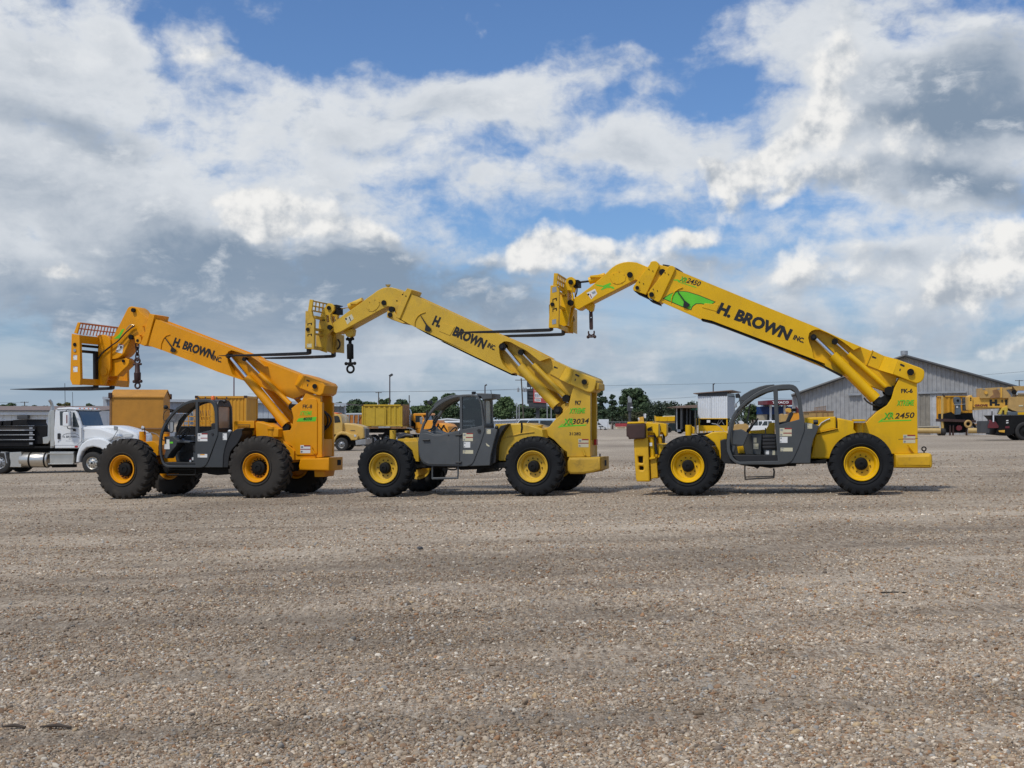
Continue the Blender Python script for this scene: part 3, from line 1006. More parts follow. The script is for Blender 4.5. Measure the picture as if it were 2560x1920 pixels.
def shackle_thing(label, fr, v, top, ang, kind, mat):
    """lifting tackle hanging from a boom head; top/bottom in photo pixels"""
    P0 = fr.p(top[0], v); P1 = fr.p(top[1], v)
    L = P0.z - P1.z
    o = thing('lifting_tackle', label, 'lifting tackle', group='lifting tackle hanging from the boom heads')
    o.matrix_world = fr.M @ Matrix.Translation((P0.x, v, P1.z))
    q = lambda f: L * f
    s = L / 1.0
    if kind == 'chain':
        for i in range(3):
            z = q(0.93 - i * 0.12)
            link_ = MB()
            ax = (0, 1, 0) if i % 2 == 0 else (1, 0, 0)
            link_.torus((0, 0, z), q(0.052), q(0.017), 18, 8, ax)
            for k in range(len(link_.v)):
                x, y, zz = link_.v[k]; link_.v[k] = (x * 0.8, y * 0.8, z + (zz - z) * 1.55)
            link_.build('chain_link', mat, o, 60)
        MB().torus((0, 0, q(0.60)), q(0.062), q(0.021), 18, 8).build('shackle', mat, o, 60)
        MB().tube([(-q(0.10), 0, q(0.53)), (q(0.10), 0, q(0.53))], q(0.024), 8).build('shackle_pin', mat, o, 60)
        b = MB().lathe([(q(0.16), q(0.055)), (q(0.18), q(0.072)), (q(0.34), q(0.075)), (q(0.36), q(0.058)), (q(0.50), q(0.052)), (q(0.55), q(0.03))], (0, 0, 0), 16, 'z')
        b.build('swivel_body', mat, o, 40)
        MB().tube([(-q(0.105), 0, q(0.155)), (q(0.105), 0, q(0.155))], q(0.034), 10).build('shackle_pin', mat, o, 60)
        MB().torus((0, 0, q(0.065)), q(0.060), q(0.021), 22, 8).build('shackle', mat, o, 60)
    elif kind == 'swivel':
        MB().tube([(-q(0.11), 0, q(0.90)), (q(0.11), 0, q(0.90))], q(0.036), 10).build('shackle_pin', mat, o, 60)
        MB().torus((0, 0, q(0.92)), q(0.070), q(0.022), 20, 8).build('shackle', mat, o, 60)
        MB().lathe([(q(0.36), q(0.03)), (q(0.365), q(0.082)), (q(0.38), q(0.09)), (q(0.74), q(0.09)), (q(0.76), q(0.08)), (q(0.78), q(0.045)), (q(0.86), q(0.04))], (0, 0, 0), 18, 'z').build('swivel_body', mat, o, 40)
        MB().tube([(0, 0, q(0.36)), (0, 0, q(0.22))], q(0.035), 10).build('swivel_stem', mat, o, 60)
        MB().tube([(-q(0.13), 0, q(0.245)), (q(0.13), 0, q(0.245))], q(0.036), 10).build('shackle_pin', mat, o, 60)
        for sx in (-1, 1): MB().ball((sx * q(0.125), 0, q(0.245)), q(0.048), 10, 6).build('pin_head', mat, o, 60)
        MB().torus((0, 0, q(0.10)), q(0.098), q(0.03), 24, 8).build('shackle_bow', mat, o, 60)
    else:
        MB().torus((0, 0, q(0.93)), q(0.05), q(0.02), 18, 8).build('shackle', mat, o, 60)
        MB().tube([(q(0.02), 0, q(0.98)), (q(0.055), 0, q(0.93)), (q(0.045), 0, q(0.68))], q(0.010), 6).build('safety_cable', mat, o, 60)
        plate('link_plate', fr, [(-q(.05), q(.92)), (q(.05), q(.92)), (q(.062), q(.80)), (q(.062), q(.36)), (q(.05), q(.30)), (-q(.05), q(.30)), (-q(.062), q(.36)), (-q(.062), q(.80))], -q(.03), q(.03), mat, o, local=True,
              holes=[[(q(.022) * cos(t), q(.72) + q(.022) * sin(t)) for t in [i * pi / 5 for i in range(10)]]], bev=0.004)
        MB().torus((0, 0, q(0.21)), q(0.10), q(0.026), 20, 8, arc=(-0.15 * pi, 1.15 * pi)).build('shackle_bow', mat, o, 60)
        for sx in (-1, 1):
            MB().ball((sx * q(0.115), 0, q(0.055)), q(0.058), 10, 6).build('pin_head', mat, o, 60)
            MB().tube([(sx * q(0.095), 0, q(0.19)), (sx * q(0.085), 0, q(0.05))], q(0.026), 8).build('shackle_leg', mat, o, 60)
        MB().tube([(-q(0.13), 0, q(0.055)), (q(0.13), 0, q(0.055))], q(0.03), 10).build('shackle_pin', mat, o, 60)
    return o


def fork(fr, parent, heel, tipx, zc, v, thick=0.075):
    """an L fork: blade from tip to heel and a shank up"""
    (uh, zh) = heel
    w = 0.14
    b = MB()
    L = uh - tipx
    sec = []
    for t, th in ((0, 0.012), (0.12, 0.028), (0.35, 0.05), (0.7, thick), (0.965, thick), (0.99, thick * 0.8), (1.0, thick * 0.45)):
        u = tipx + L * t
        top = zh + thick if t < 0.9 else zh + thick
        ww = w / 2 * (0.55 + 0.45 * min(1, t / 0.12))
        sec.append([(u, v - ww, top - th), (u, v + ww, top - th), (u, v + ww, top), (u, v - ww, top)])
    b.loft(sec)
    b.box((uh - thick, v - w / 2, zh + thick * 0.5), (uh, v + w / 2, zc))
    return b.build('fork', m_fork, parent, 25, bev=0.006)


def decal_x(fr, v, parent, m, xr, s0, s1, hx, num, n0, n1, hn, line, sh=0.28):
    """'XR' in lime with a black keyline, the number in black italics, and the green swoosh line below"""
    text('model_lettering', fr, xr, s0, s1, hx, v, m_ink, parent, shear=sh, bold=0.045, d=0.002)
    text('model_lettering', fr, xr, s0, s1, hx, v, m_green, parent, shear=sh, bold=0.010, d=0.004)
    if num: text('number_lettering', fr, num, n0, n1, hn, v, m_ink, parent, shear=0.25, bold=0.02, d=0.003)
    if line: sheet('green_swoosh', fr, line, v, m_green, parent, t=0.002)


# ------------------------------------------------------------------ machine 1: orange yellow, FK-8
F1 = Frame((305 + 640) / 2, 30.0, -17.0, SLOPE)
T1 = thing('telehandler', 'orange yellow telehandler marked FK-8 with open dark cab, beside the white truck', 'telehandler', F1, GROUP_T)
Rw1, uf1, ur1 = wheels(T1, F1, [K('A', 972, 1380)[0], K('B', 959, 1108)[0]], m_rubber1, m_y1, m_under, 'one', 'ring', 24, 0.20, 0.185, 0.335, 0.03, 0.54)


def axles(th, Rw, us, mat):
    for u in us:
        m = MB().tube([(u, 0.3, Rw), (u, TREAD - 0.3, Rw)], 0.11, 14)
        m.ball((u, TREAD / 2, Rw), 0.26, 14, 10)
        m.build('axle', mat, th, 40)


axles(T1, Rw1, (uf1, ur1), m_under)
ch = MB()
ch.box((uf1 + 0.25, 1.03, 0.80), (ur1 + 0.25, 1.80, 1.02))
ch.build('chassis', m_y1, T1, 25, bev=0.02)
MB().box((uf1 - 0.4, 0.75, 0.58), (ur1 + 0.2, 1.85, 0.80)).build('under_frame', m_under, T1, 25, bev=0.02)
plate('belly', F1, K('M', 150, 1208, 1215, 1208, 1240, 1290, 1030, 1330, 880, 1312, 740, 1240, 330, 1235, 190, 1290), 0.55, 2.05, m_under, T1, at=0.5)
# boom
bm = plate('boom', F1, K('C', 125, 255, 1640, 832, 1900, 935, 1900, 1045, 1700, 1040, 1560, 1095, 1400, 1037, 1100, 925, 190, 573, 50, 520), 1.22, 1.56, m_y1, T1, at=1.1)
plate('boom_sleeve', F1, K('C', 125, 248, 640, 445, 1150, 640, 1282, 747, 1200, 683, 1130, 640, 1010, 598, 930, 576, 893, 592, 880, 635, 893, 705, 938, 830, 972, 858, 1055, 884, 1060, 900, 780, 805, 520, 700, 190, 575, 35, 522), 1.03, 1.24, m_y1, bm, at=1.03, bev=0)
plate('boom_sleeve', F1, K('C', 125, 248, 640, 445, 1150, 640, 1282, 747, 1130, 700, 1000, 660, 938, 830, 972, 858, 1055, 884, 1060, 900, 780, 805, 520, 700, 190, 575, 35, 522), 1.54, 1.60, m_y1, bm, at=1.03, bev=0)
plate('boom_collar', F1, K('O', 1468, 165, 1565, 187, 1430, 700, 1385, 725, 1310, 692, 1395, 500), 0.99, 1.66, m_y1, bm)
plate('boom_head', F1, K('O', 1165, 38, 1125, 48, 1098, 72, 960, 350, 805, 645, 795, 800, 795, 940, 850, 955, 930, 935, 1000, 890, 1045, 840, 1150, 595, 1220, 590, 1310, 695, 1430, 700, 1450, 250, 1330, 150, 1275, 80, 1225, 48), 1.08, 1.54, m_y1, bm)
plate('head_cheek', F1, K('O', 1215, 560, 1330, 560, 1335, 640, 1300, 690, 1230, 670), 1.02, 1.10, m_y1, bm)
for c, r in (((1185, 105), 5.2), ((1145, 570), 6), ((1268, 632), 3.8)): pin('pivot_pin', F1, K('O', *c)[0], r, 1.01, 0.10, m_under, bm)
for c in ((1435, 272), (1492, 292), (1300, 540), (1355, 555), (1350, 385)): pin('bolt', F1, K('O', *c)[0], 1.6, 1.0, 0.1, m_y1, bm, 8)
sheet('warning_sticker', F1, K('O', 945, 682, 1035, 702, 1005, 855, 893, 828), 1.08, m_white, bm)
sheet('sticker_print', F1, K('O', 948, 685, 1032, 703, 1030, 716, 946, 698), 1.077, m_ink_r, bm, t=0.002)
sheet('sticker_print', F1, K('O', 975, 722, 1002, 728, 992, 770, 965, 760), 1.077, m_ink, bm, t=0.002)
sheet('sticker_print', F1, K('O', 905, 800, 940, 806, 935, 818, 900, 812), 1.077, m_ink, bm, t=0.002)
sheet('green_decal', F1, K('O', 1000, 438, 1045, 430, 960, 595, 862, 600, 955, 520), 1.08, m_green, bm)
for dv in (0.0, 0.05):
    hose('hydraulic_hose', [Vector((F1.p(p, 1.02 - dv).x, 1.02 - dv, F1.p(p, 1.02 - dv).z)) for p in K('O', 1215, 365 + dv * 300, 1140, 430, 1060, 500, 930, 640, 790, 740, 650, 860, 565, 1000, 515, 1130)], 0.017, m_black, bm)
hose('hydraulic_fitting', [F1.p(p, 1.0) for p in K('O', 1210, 372, 1150, 360, 1075, 440)], 0.012, m_brass, bm)
hose('hydraulic_fitting', [F1.p(p, 0.99) for p in K('O', 1225, 385, 1180, 400, 1100, 470)], 0.012, m_brass, bm)
text('lettering', F1, 'H. BROWN', *K('C', 303, 522, 733, 668), 21, 1.03, m_ink, bm, shear=0.10, bold=0.048, d=0.007)
text('lettering', F1, 'INC.', *K('C', 727, 679, 822, 708), 12.5, 1.03, m_ink, bm, shear=0.1, bold=0.045)
plate('cover_plate', F1, K('C', 430, 508, 545, 542, 528, 622, 415, 588), 1.0255, 1.032, m_y1, bm, at=1.03, bev=0.001)
arc = K('C', 278, 410, 240, 420, 208, 452, 185, 505, 178, 572)
MB().tube([F1.p(p, 1.02) for p in arc], 0.012, 6).build('angle_scale', m_y1, bm, 60)
plate('angle_pointer', F1, K('C', 218, 445, 228, 445, 305, 545, 345, 575, 320, 598, 277, 590, 290, 545), 0.995, 1.01, m_ink, bm, bev=0.002)
# pivot housing at the boom root
pv = plate('pivot_housing', F1, K('C', 1715, 853, 1900, 925, 1922, 955, 1905, 1035, 1872, 1060, 1835, 1053, 1672, 985), 0.94, 1.70, m_y1, T1, bev=0.02)
pivot_wedge('bent_plate', F1, K('C', 1650, 826, 1605, 945), K('C', 1716, 853, 1673, 985), 1.20, 0.942, 1.65, m_y1, pv)
pin('pin_boss', F1, K('C', 1812, 960)[0], 9, 0.92, 0.05, m_y1, pv)
pin('pivot_pin', F1, K('C', 1812, 960)[0], 6, 0.89, 0.05, m_under, pv)
sheet('slot', F1, K('C', 1728, 888, 1760, 898, 1765, 908, 1755, 914, 1728, 903), 0.94, m_ink, pv)
sheet('slot', F1, K('C', 1738, 935, 1748, 935, 1744, 962, 1734, 962), 0.94, m_ink, pv)
# lift cylinders (near pair and the pair on the far side of the boom)
for dv, far in ((0.0, 0), (0.66, 1)):
    v = 1.12 + dv
    k = lambda *a: K('C', *a)

    def near(p, v=v):      # the traced near-side pixel, carried to the plane v
        q = F1.p(p, 1.12); return Vector((q.x, v, q.z))
    sc = F1.pxm(K('C', 1100, 900)[0], 1.12)
    lc = MB().tube([near(p) for p in k(1098, 868, 1505, 1362)], sc * 11.2, 20).build('lift_cylinder', m_y1, T1, 40)
    MB().tube([near(p) for p in k(925, 660, 1110, 884)], sc * 5.2, 16).build('cylinder_rod', m_chrome, lc, 40)
    MB().tube([near(p) for p in k(1440, 1283, 1512, 1370)], sc * 12.4, 20).build('cylinder_gland', m_y1, lc, 40)
    for c, r in (((908, 638), 6), ((1524, 1400), 9)):
        q = near(K('C', *c)[0]); MB().disc((q.x, v - 0.09, q.z), sc * r, 0.18, 20).build('cylinder_pin', m_under, lc, 40)
    tc_ = MB().tube([near(p) for p in k(1232, 828, 1556, 1150)], sc * 6.0, 16).build('compensating_cylinder', m_y1, T1, 40)
    MB().tube([near(p) for p in k(1085, 682, 1236, 832)], sc * 3.0, 12).build('cylinder_rod', m_chrome, tc_, 40)
    for c, r in (((1075, 672), 5), ((1578, 1183), 7)):
        q = near(K('C', *c)[0]); MB().disc((q.x, v - 0.07, q.z), sc * r, 0.14, 18).build('cylinder_pin', m_under, tc_, 40)
plate('cylinder_bracket', F1, K('C', 1470, 1395, 1530, 1345, 1585, 1370, 1600, 1440, 1540, 1450, 1480, 1430), 1.16, 1.24, m_y1, T1, at=1.12)
# rear tower
TWP = K('B', 1560, 205, 1735, 240, 1735, 310, 1755, 322, 1755, 975, 1480, 1010, 1420, 1010, 1395, 850, 1200, 735, 1190, 680, 1280, 660, 1370, 650, 1400, 590, 1410, 500, 1395, 430, 1385, 390, 1440, 345, 1505, 300)
tw = plate('rear_tower', F1, TWP, 1.00, 1.12, m_y1, T1)
plate('tower_cheek', F1, TWP, 1.60, 1.70, m_y1, tw, at=1.0)
plate('tower_core', F1, K('B', 1400, 600, 1500, 420, 1560, 400, 1580, 900, 1560, 1000, 1420, 1005, 1395, 850, 1210, 735, 1280, 680), 1.11, 1.61, m_under, tw, at=1.0)
plate('tower_base', F1, K('B', 1560, 762, 1752, 762, 1752, 972, 1560, 990), 1.11, 1.61, m_y1, tw, at=1.0)
plate('access_door', F1, K('B', 1540, 320, 1570, 285, 1610, 270, 1660, 270, 1690, 285, 1702, 320, 1702, 925, 1685, 950, 1455, 950, 1438, 930, 1430, 640, 1500, 420), 0.975, 1.005, m_y1, tw, at=1.0, bev=0.012)
hose('hydraulic_hose', [Vector((F1.p(K('B', x, yv)[0], 1.0).x, vv, F1.p(K('B', x, yv)[0], 1.0).z)) for x, yv, vv in ((1600, 400, 1.25), (1700, 420, 1.3), (1735, 500, 1.4), (1700, 600, 1.5), (1600, 640, 1.5))], 0.022, m_black, tw)
hose('hydraulic_hose', [Vector((F1.p(K('B', x, yv)[0], 1.0).x, vv, F1.p(K('B', x, yv)[0], 1.0).z)) for x, yv, vv in ((1600, 380, 1.35), (1700, 430, 1.42), (1760, 520, 1.48), (1720, 620, 1.45), (1600, 700, 1.4))], 0.022, m_black, tw)
hose('hydraulic_hose', [Vector((F1.p(K('B', x, yv)[0], 1.0).x, vv, F1.p(K('B', x, yv)[0], 1.0).z)) for x, yv, vv in ((1600, 430, 1.2), (1690, 470, 1.22), (1720, 600, 1.25), (1700, 700, 1.3), (1640, 740, 1.3))], 0.022, m_black, tw)
text('unit_number', F1, 'FK-8', *K('B', 1523, 388, 1637, 388), 9.4, 0.975, m_ink, tw, bold=0.022)
text('brand_lettering', F1, 'XTREME', *K('B', 1485, 474, 1637, 470), 10.5, 0.975, m_green, tw, shear=0.25, bold=0.03)
sheet('green_swoosh', F1, K('B', 1475, 508, 1692, 490, 1676, 545, 1448, 548), 0.975, m_green, tw)
text('number_lettering', F1, '4030', *K('B', 1527, 533, 1637, 530), 7.5, 0.972, m_ink, tw, shear=0.25, bold=0.025)


def warn(fr, w, x0, y0, x1, y1, v, parent, m=m_white, bars=((0.0, 0.16, 0.35, 1), (0.46, 0.56, 0, 1))):
    """a warning sticker: white sheet with its red header bars and small black print"""
    s = sheet('warning_sticker', fr, K(w, x0, y0, x1, y0, x1, y1, x0, y1), v, m, parent)
    f = lambda a, b: (x0 + (x1 - x0) * a, y0 + (y1 - y0) * b)
    for (a, b, c, d) in bars:
        q = f(c, a) + f(d, a) + f(d, b) + f(c, b)
        sheet('sticker_print', fr, K(w, *q), v - 0.003, m_ink_r, parent, t=0.002)
    for (a, b, c, d) in ((0.12, 0.34, 0.06, 0.26), (0.72, 0.92, 0.05, 0.2)):
        q = f(c, a) + f(d, a) + f(d, b) + f(c, b)
        sheet('sticker_print', fr, K(w, *q), v - 0.003, m_steel, parent, t=0.002)
    return s


warn(F1, 'B', 1497, 832, 1615, 927, 0.975, tw)
MB().tube([F1.p(p, 0.93) for p in K('B', 1625, 845, 1632, 880, 1665, 935)], 0.02, 8).build('grab_handle', m_y1, tw, 60)
# counterweight bumper
bp1 = plate('rear_bumper', F1, K('B', 1490, 992, 1840, 982, 1840, 1140, 1480, 1130, 1472, 1080), 0.86, 1.66, m_y1, T1, bev=0.035)
plate('bumper_foot', F1, K('B', 1660, 1135, 1790, 1138, 1775, 1213, 1665, 1213), 0.98, 1.55, m_y1, bp1)
q = F1.p(K('B', 1840, 1050)[0], 0.86)
MB().box((q.x - 0.01, 1.32, q.z - 0.06), (q.x + 0.006, 1.52, q.z + 0.07)).build('towing_slot', m_under, bp1, 0)
# hood
hd = plate('engine_hood', F1, K('B', 690, 540, 940, 537, 945, 708, 790, 748, 700, 760), 0.85, 1.95, m_y1, T1, bev=0.02)
plate('hood_rear', F1, K('B', 952, 560, 975, 545, 1120, 585, 1230, 640, 1230, 735, 960, 735), 0.80, 1.95, m_y1, T1, bev=0.02)
plate('hood_vent', F1, K('B', 742, 580, 892, 580, 892, 690, 742, 690), 0.842, 0.852, M('vent_mesh', (0.20, 0.115, 0.02), 0.6), hd, at=0.85, bev=0.002)
for i in range(6):
    a = 592 + i * 16
    plate('vent_slat', F1, K('B', 745, a, 889, a, 889, a + 6, 745, a + 6), 0.828, 0.846, m_y1, hd, at=0.85, bev=0.001)
plate('hood_cap', F1, K('B', 950, 548, 975, 508, 1090, 508, 1112, 535, 1100, 560), 1.1, 1.6, m_under, hd)
q0, q1 = F1.p(K('B', 1150, 640)[0], 0.85), F1.p(K('B', 1150, 760)[0], 0.85)
MB().tube([q0, q1], 0.085, 16).build('hood_post', m_y1, T1, 40)
MB().disc((q0.x, 0.85, q0.z), 0.105, 0.05, 18, 'z').build('post_cap', m_y1, T1, 40)
plate('chassis_side', F1, K('B', 770, 750, 1200, 700, 1420, 900, 1420, 1010, 1000, 1010, 780, 1000), 0.95, 1.9, m_y1, T1)
# front frame and fender
plate('front_frame', F1, K('A', 1105, 1165, 1230, 1155, 1262, 1190, 1262, 1270, 1180, 1290, 1050, 1260, 1000, 1200), 0.75, 1.9, m_y1, T1)
q0, q1 = F1.p(K('A', 1137, 1080)[0], 0.9), F1.p(K('A', 1137, 1170)[0], 0.9)
MB().tube([q0, q1], 0.085, 16).build('front_post', m_y1, T1, 40)
q0, q1 = F1.p(K('M', 232, 620)[0], 1.7), F1.p(K('M', 232, 760)[0], 1.7)
MB().tube([q0, q1], 0.085, 16).build('front_post', m_y1, T1, 40)
MB().loft([[F1.p(p, 1.05 + dv) for dv in (0, 0.55)] + [F1.p(p, 1.05 + dv) + Vector((0, 0, 0.02)) for dv in (0.55, 0)] for p in K('A', 1155, 1098, 1215, 1092, 1250, 1105, 1280, 1140)]).build('front_fender', m_steel, T1, 40)
for cc, vv in (((1153, 1053), 0.75),):
    q = F1.p(K('A', *cc)[0], vv)
    MB().lathe([(0, 0.02), (-0.05, 0.055), (-0.06, 0.06), (-0.06, 0.001)], q, 16, 'u').build('head_lamp', m_lens, T1, 40)
    MB().tube([q, q + Vector((0, 0, -0.16))], 0.012, 6).build('lamp_stem', m_black, T1, 60)


# ---------------------------------------------------------------- cab builder
def cab(fr, th, mat, w, outer, holes, v0, v1, rear_u=None, rear_win=None, roof=None, farhole=None):
    c = plate('cab', fr, K(w, *outer), v0, v0 + 0.07, mat, th, holes=[K(w, *h) for h in holes], bev=0.014)
    # far frame: the same outline with larger openings
    plate('far_frame', fr, K(w, *outer), v1 - 0.06, v1, mat, c, holes=[K(w, *h) for h in (farhole or holes)], at=v0, bev=0.012)
    return c


F1o = (105, 880, 105, 800, 120, 690, 140, 620, 160, 560, 215, 450, 300, 340, 400, 240, 460, 200, 520, 165, 580, 142, 640, 125, 700, 116, 760, 112, 880, 112, 925, 118, 960, 130, 990, 148, 1010, 170, 1025, 200, 1035, 230,
       1045, 330, 1050, 600, 1050, 680, 1030, 740, 1000, 820, 930, 1000, 900, 1090, 880, 1130, 860, 1165, 830, 1190, 800, 1203, 770, 1208, 260, 1206, 225, 1200, 190, 1180, 165, 1150, 145, 1110, 120, 1000)
F1h1 = (140, 900, 145, 760, 155, 700, 170, 650, 215, 540, 300, 405, 360, 340, 420, 285, 490, 235, 560, 198, 620, 178, 690, 165, 690, 1170, 260, 1168, 220, 1155, 190, 1130, 170, 1090, 155, 1040)
F1h2 = (738, 163, 870, 160, 905, 164, 935, 180, 960, 205, 975, 240, 995, 330, 1008, 590, 738, 655)
F1hf = (150, 700, 165, 650, 215, 540, 300, 405, 360, 340, 420, 285, 490, 235, 560, 198, 620, 178, 690, 165, 870, 160, 935, 180, 975, 240, 1000, 400, 1008, 600, 690, 690, 420, 700)
CV0, CV1 = 0.28, 1.00
c1 = cab(F1, T1, m_grey, 'M', F1o, (F1h1, F1h2), CV0, CV1, farhole=[F1hf])


def strip(fr, name, pts, v0, v1, th, mat, parent, at):
    """a curved sheet following a traced line, spanning v0..v1"""
    P = [fr.p(p, at) for p in pts]
    loops = []
    for i, p in enumerate(P):
        t = (P[min(i + 1, len(P) - 1)] - P[max(i - 1, 0)]).normalized()
        n = Vector((-t.z, 0, t.x)) * th
        loops.append([Vector((p.x, v0, p.z)), Vector((p.x, v1, p.z)), Vector((p.x + n.x, v1, p.z + n.z)), Vector((p.x + n.x, v0, p.z + n.z))])
    return MB().loft(loops).build(name, mat, parent, 40)


strip(F1, 'cab_roof', K('M', 330, 318, 400, 248, 460, 207, 520, 172, 580, 148, 640, 132, 760, 120, 880, 120, 960, 138, 1005, 172, 1030, 225), CV0 + 0.02, CV1 - 0.02, -0.03, m_grey, c1, CV0)
strip(F1, 'windscreen', K('M', 150, 640, 165, 570, 222, 450, 310, 340), CV0 + 0.05, CV1 - 0.05, -0.008, m_glass, c1, CV0)
# rear wall of the cab with its window, in the plane across the machine
def rear_wall(fr, c, mat, w, x, ytop, ybot, wy0, wy1, v0, v1, gl, margin=0.10, th=0.05, rtop=0.14):
    a = fr.p(K(w, x, ytop)[0], v0); b_ = fr.p(K(w, x, ybot)[0], v0)
    u = (a.x + b_.x) / 2
    za, zb = fr.p(K(w, x, wy1)[0], v0).z, fr.p(K(w, x, wy0)[0], v0).z
    win = rrect(v0 + margin, za, v1 - margin, zb, 0.04)
    cross('rear_wall', u - th, u, rrect(v0, b_.z, v1, a.z, 0.02, r2=rtop), mat, c, [win])
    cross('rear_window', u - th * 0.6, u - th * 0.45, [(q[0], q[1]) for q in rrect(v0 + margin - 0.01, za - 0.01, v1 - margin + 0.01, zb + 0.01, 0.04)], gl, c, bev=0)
    return u


rear_wall(F1, c1, m_grey, 'M', 1050, 128, 640, 235, 575, CV0 + 0.06, CV1 - 0.02, m_reflect, 0.05)
plate('cab_floor', F1, K('M', 190, 1120, 880, 1120, 850, 1200, 230, 1200), CV0 + 0.06, CV1 - 0.06, m_black, c1)
rp = plate('rear_quarter', F1, K('M', 1050, 640, 1262, 640, 1225, 720, 1190, 800, 1160, 900, 1140, 1000, 1130, 1205, 825, 1205, 900, 1100, 940, 1000, 1000, 830, 1050, 690), CV0 + 0.02, CV1, m_grey, c1, bev=0.015)
fd = plate('rear_fender', F1, K('M', 1262, 645, 1350, 590, 1475, 573, 1435, 620, 1440, 670, 1400, 760, 1360, 830, 1290, 900, 1250, 960, 1225, 1060, 1215, 1205, 1130, 1205, 1140, 1000, 1160, 900, 1190, 800), CV0 + 0.04, 0.85, m_black, T1, bev=0.015)
# inside
cs = plate('console', F1, K('M', 190, 712, 320, 705, 400, 765, 610, 790, 600, 815, 400, 808, 385, 860, 300, 955, 215, 930), CV0 + 0.10, 0.75, m_grey, c1)
plate('console_foot', F1, K('M', 215, 930, 300, 955, 240, 1060, 185, 1055), CV0 + 0.1, 0.7, m_grey, c1)
plate('kick_panel', F1, K('M', 160, 960, 300, 955, 480, 880, 600, 880, 600, 1160, 230, 1160), 0.90, 0.93, m_black, c1, at=CV0)
st = plate('seat', F1, K('M', 610, 860, 860, 850, 900, 900, 900, 960, 610, 960), 0.42, 0.85, m_seat, c1, at=CV0)
plate('seat_base', F1, K('M', 600, 965, 880, 965, 860, 1165, 600, 1165), 0.44, 0.85, m_grey, c1, at=CV0)
plate('seat_back', F1, K('M', 880, 505, 915, 495, 950, 505, 955, 640, 940, 860, 870, 850, 880, 620), 0.46, 0.72, m_seat, c1, at=CV0)
q = F1.p(K('M', 520, 655)[0], 0.62)
MB().torus(q, 0.17, 0.014, 24, 8, (-0.75, 0, 0.66)).build('steering_wheel', m_black, c1, 60)
MB().tube([q, q + Vector((-0.20, 0, -0.24))], 0.03, 10).build('steering_column', m_black, c1, 60)
MB().tube([q + Vector((-0.12, 0, -0.10)), q + Vector((0.12, 0, 0.10))], 0.012, 6).build('wheel_spoke', m_black, c1, 60)
sheet('console_sticker', F1, K('M', 232, 757, 278, 757, 283, 912, 193, 912, 193, 830, 232, 830), CV0 + 0.10, m_white, cs)
sheet('console_sticker', F1, K('M', 282, 793, 335, 793, 335, 822, 282, 822), CV0 + 0.10, m_green, cs)
warn(F1, 'M', 730, 660, 885, 785, CV0, c1, bars=((0, .14, .4, 1), (.56, .66, .3, 1)))
warn(F1, 'M', 730, 990, 882, 1045, CV0, c1, m_white, bars=())
sheet('sticker_print', F1, K('M', 770, 992, 840, 992, 840, 1008, 770, 1008), CV0 - 0.003, m_y1, c1, t=0.002)
warn(F1, 'M', 1130, 660, 1195, 765, CV0 + 0.02, rp, bars=())
warn(F1, 'M', 637, 1040, 684, 1088, CV0 + 0.3, c1, bars=())
warn(F1, 'M', 597, 1070, 625, 1140, CV0 + 0.29, c1, bars=((0, .2, 0, 1),))
q = F1.p(K('M', 967, 672)[0], CV0)
MB().disc((q.x, CV0 - 0.02, q.z), 0.028, 0.025, 14).build('door_latch', m_black, c1, 40)
q = F1.p(K('M', 1242, 625)[0], CV0 + 0.1)
MB().ball(q, 0.05, 14, 8, (1, 0.8, 0.7)).build('fuel_cap', m_lens, c1, 60)
q = F1.p(K('M', 230, 242)[0], CV0)
MB().lathe([(-0.05, 0.001), (-0.05, 0.05), (0.0, 0.055), (0.04, 0.02)], q, 14, 'u').build('work_lamp', m_black, c1, 40)
MB().tube([q, F1.p(K('M', 320, 310)[0], CV0 + 0.03)], 0.014, 6).build('lamp_arm', m_black, c1, 60)
hose('lamp_cable', [F1.p(p, CV0 - 0.02) for p in K('M', 250, 275, 195, 330, 180, 420, 205, 460, 235, 440)], 0.008, m_black, c1)
q = F1.p(K('M', 1150, 150)[0], CV0 + 0.25)
MB().lathe([(0.05, 0.001), (0.05, 0.045), (0.0, 0.05), (-0.04, 0.02)], q, 14, 'u').build('work_lamp', m_black, c1, 40)
q = F1.p(K('M', 973, 108)[0], CV0 + 0.3)
MB().lathe([(-0.03, 0.05), (0.05, 0.045), (0.07, 0.03), (0.075, 0.001)], q, 14, 'z').build('beacon', m_amber, c1, 40)
mr = plate('mirror', F1, K('M', 287, 472, 325, 465, 348, 480, 350, 600, 335, 640, 310, 655, 285, 648, 278, 560), 0.10, 0.14, m_grey, c1, at=0.12)
sheet('mirror_glass', F1, K('M', 293, 482, 338, 482, 340, 610, 320, 640, 290, 636), 0.10, m_steel, mr)
MB().tube([F1.p(p, 0.14) for p in K('M', 285, 655, 230, 655, 150, 660)], 0.010, 6).build('mirror_arm', m_black, c1, 60)
sp = MB()
for x in (245, 695): sp.tube([F1.p(p, CV0 + 0.05) for p in K('M', x, 1225, x, 1325)], 0.018, 6)
sp.tube([F1.p(p, CV0 + 0.05) for p in K('M', 235, 1240, 700, 1238)], 0.014, 6)
sp.tube([F1.p(p, CV0 + 0.05) for p in K('M', 240, 1322, 700, 1324)], 0.022, 6)
sp.build('step', m_under, T1, 60)

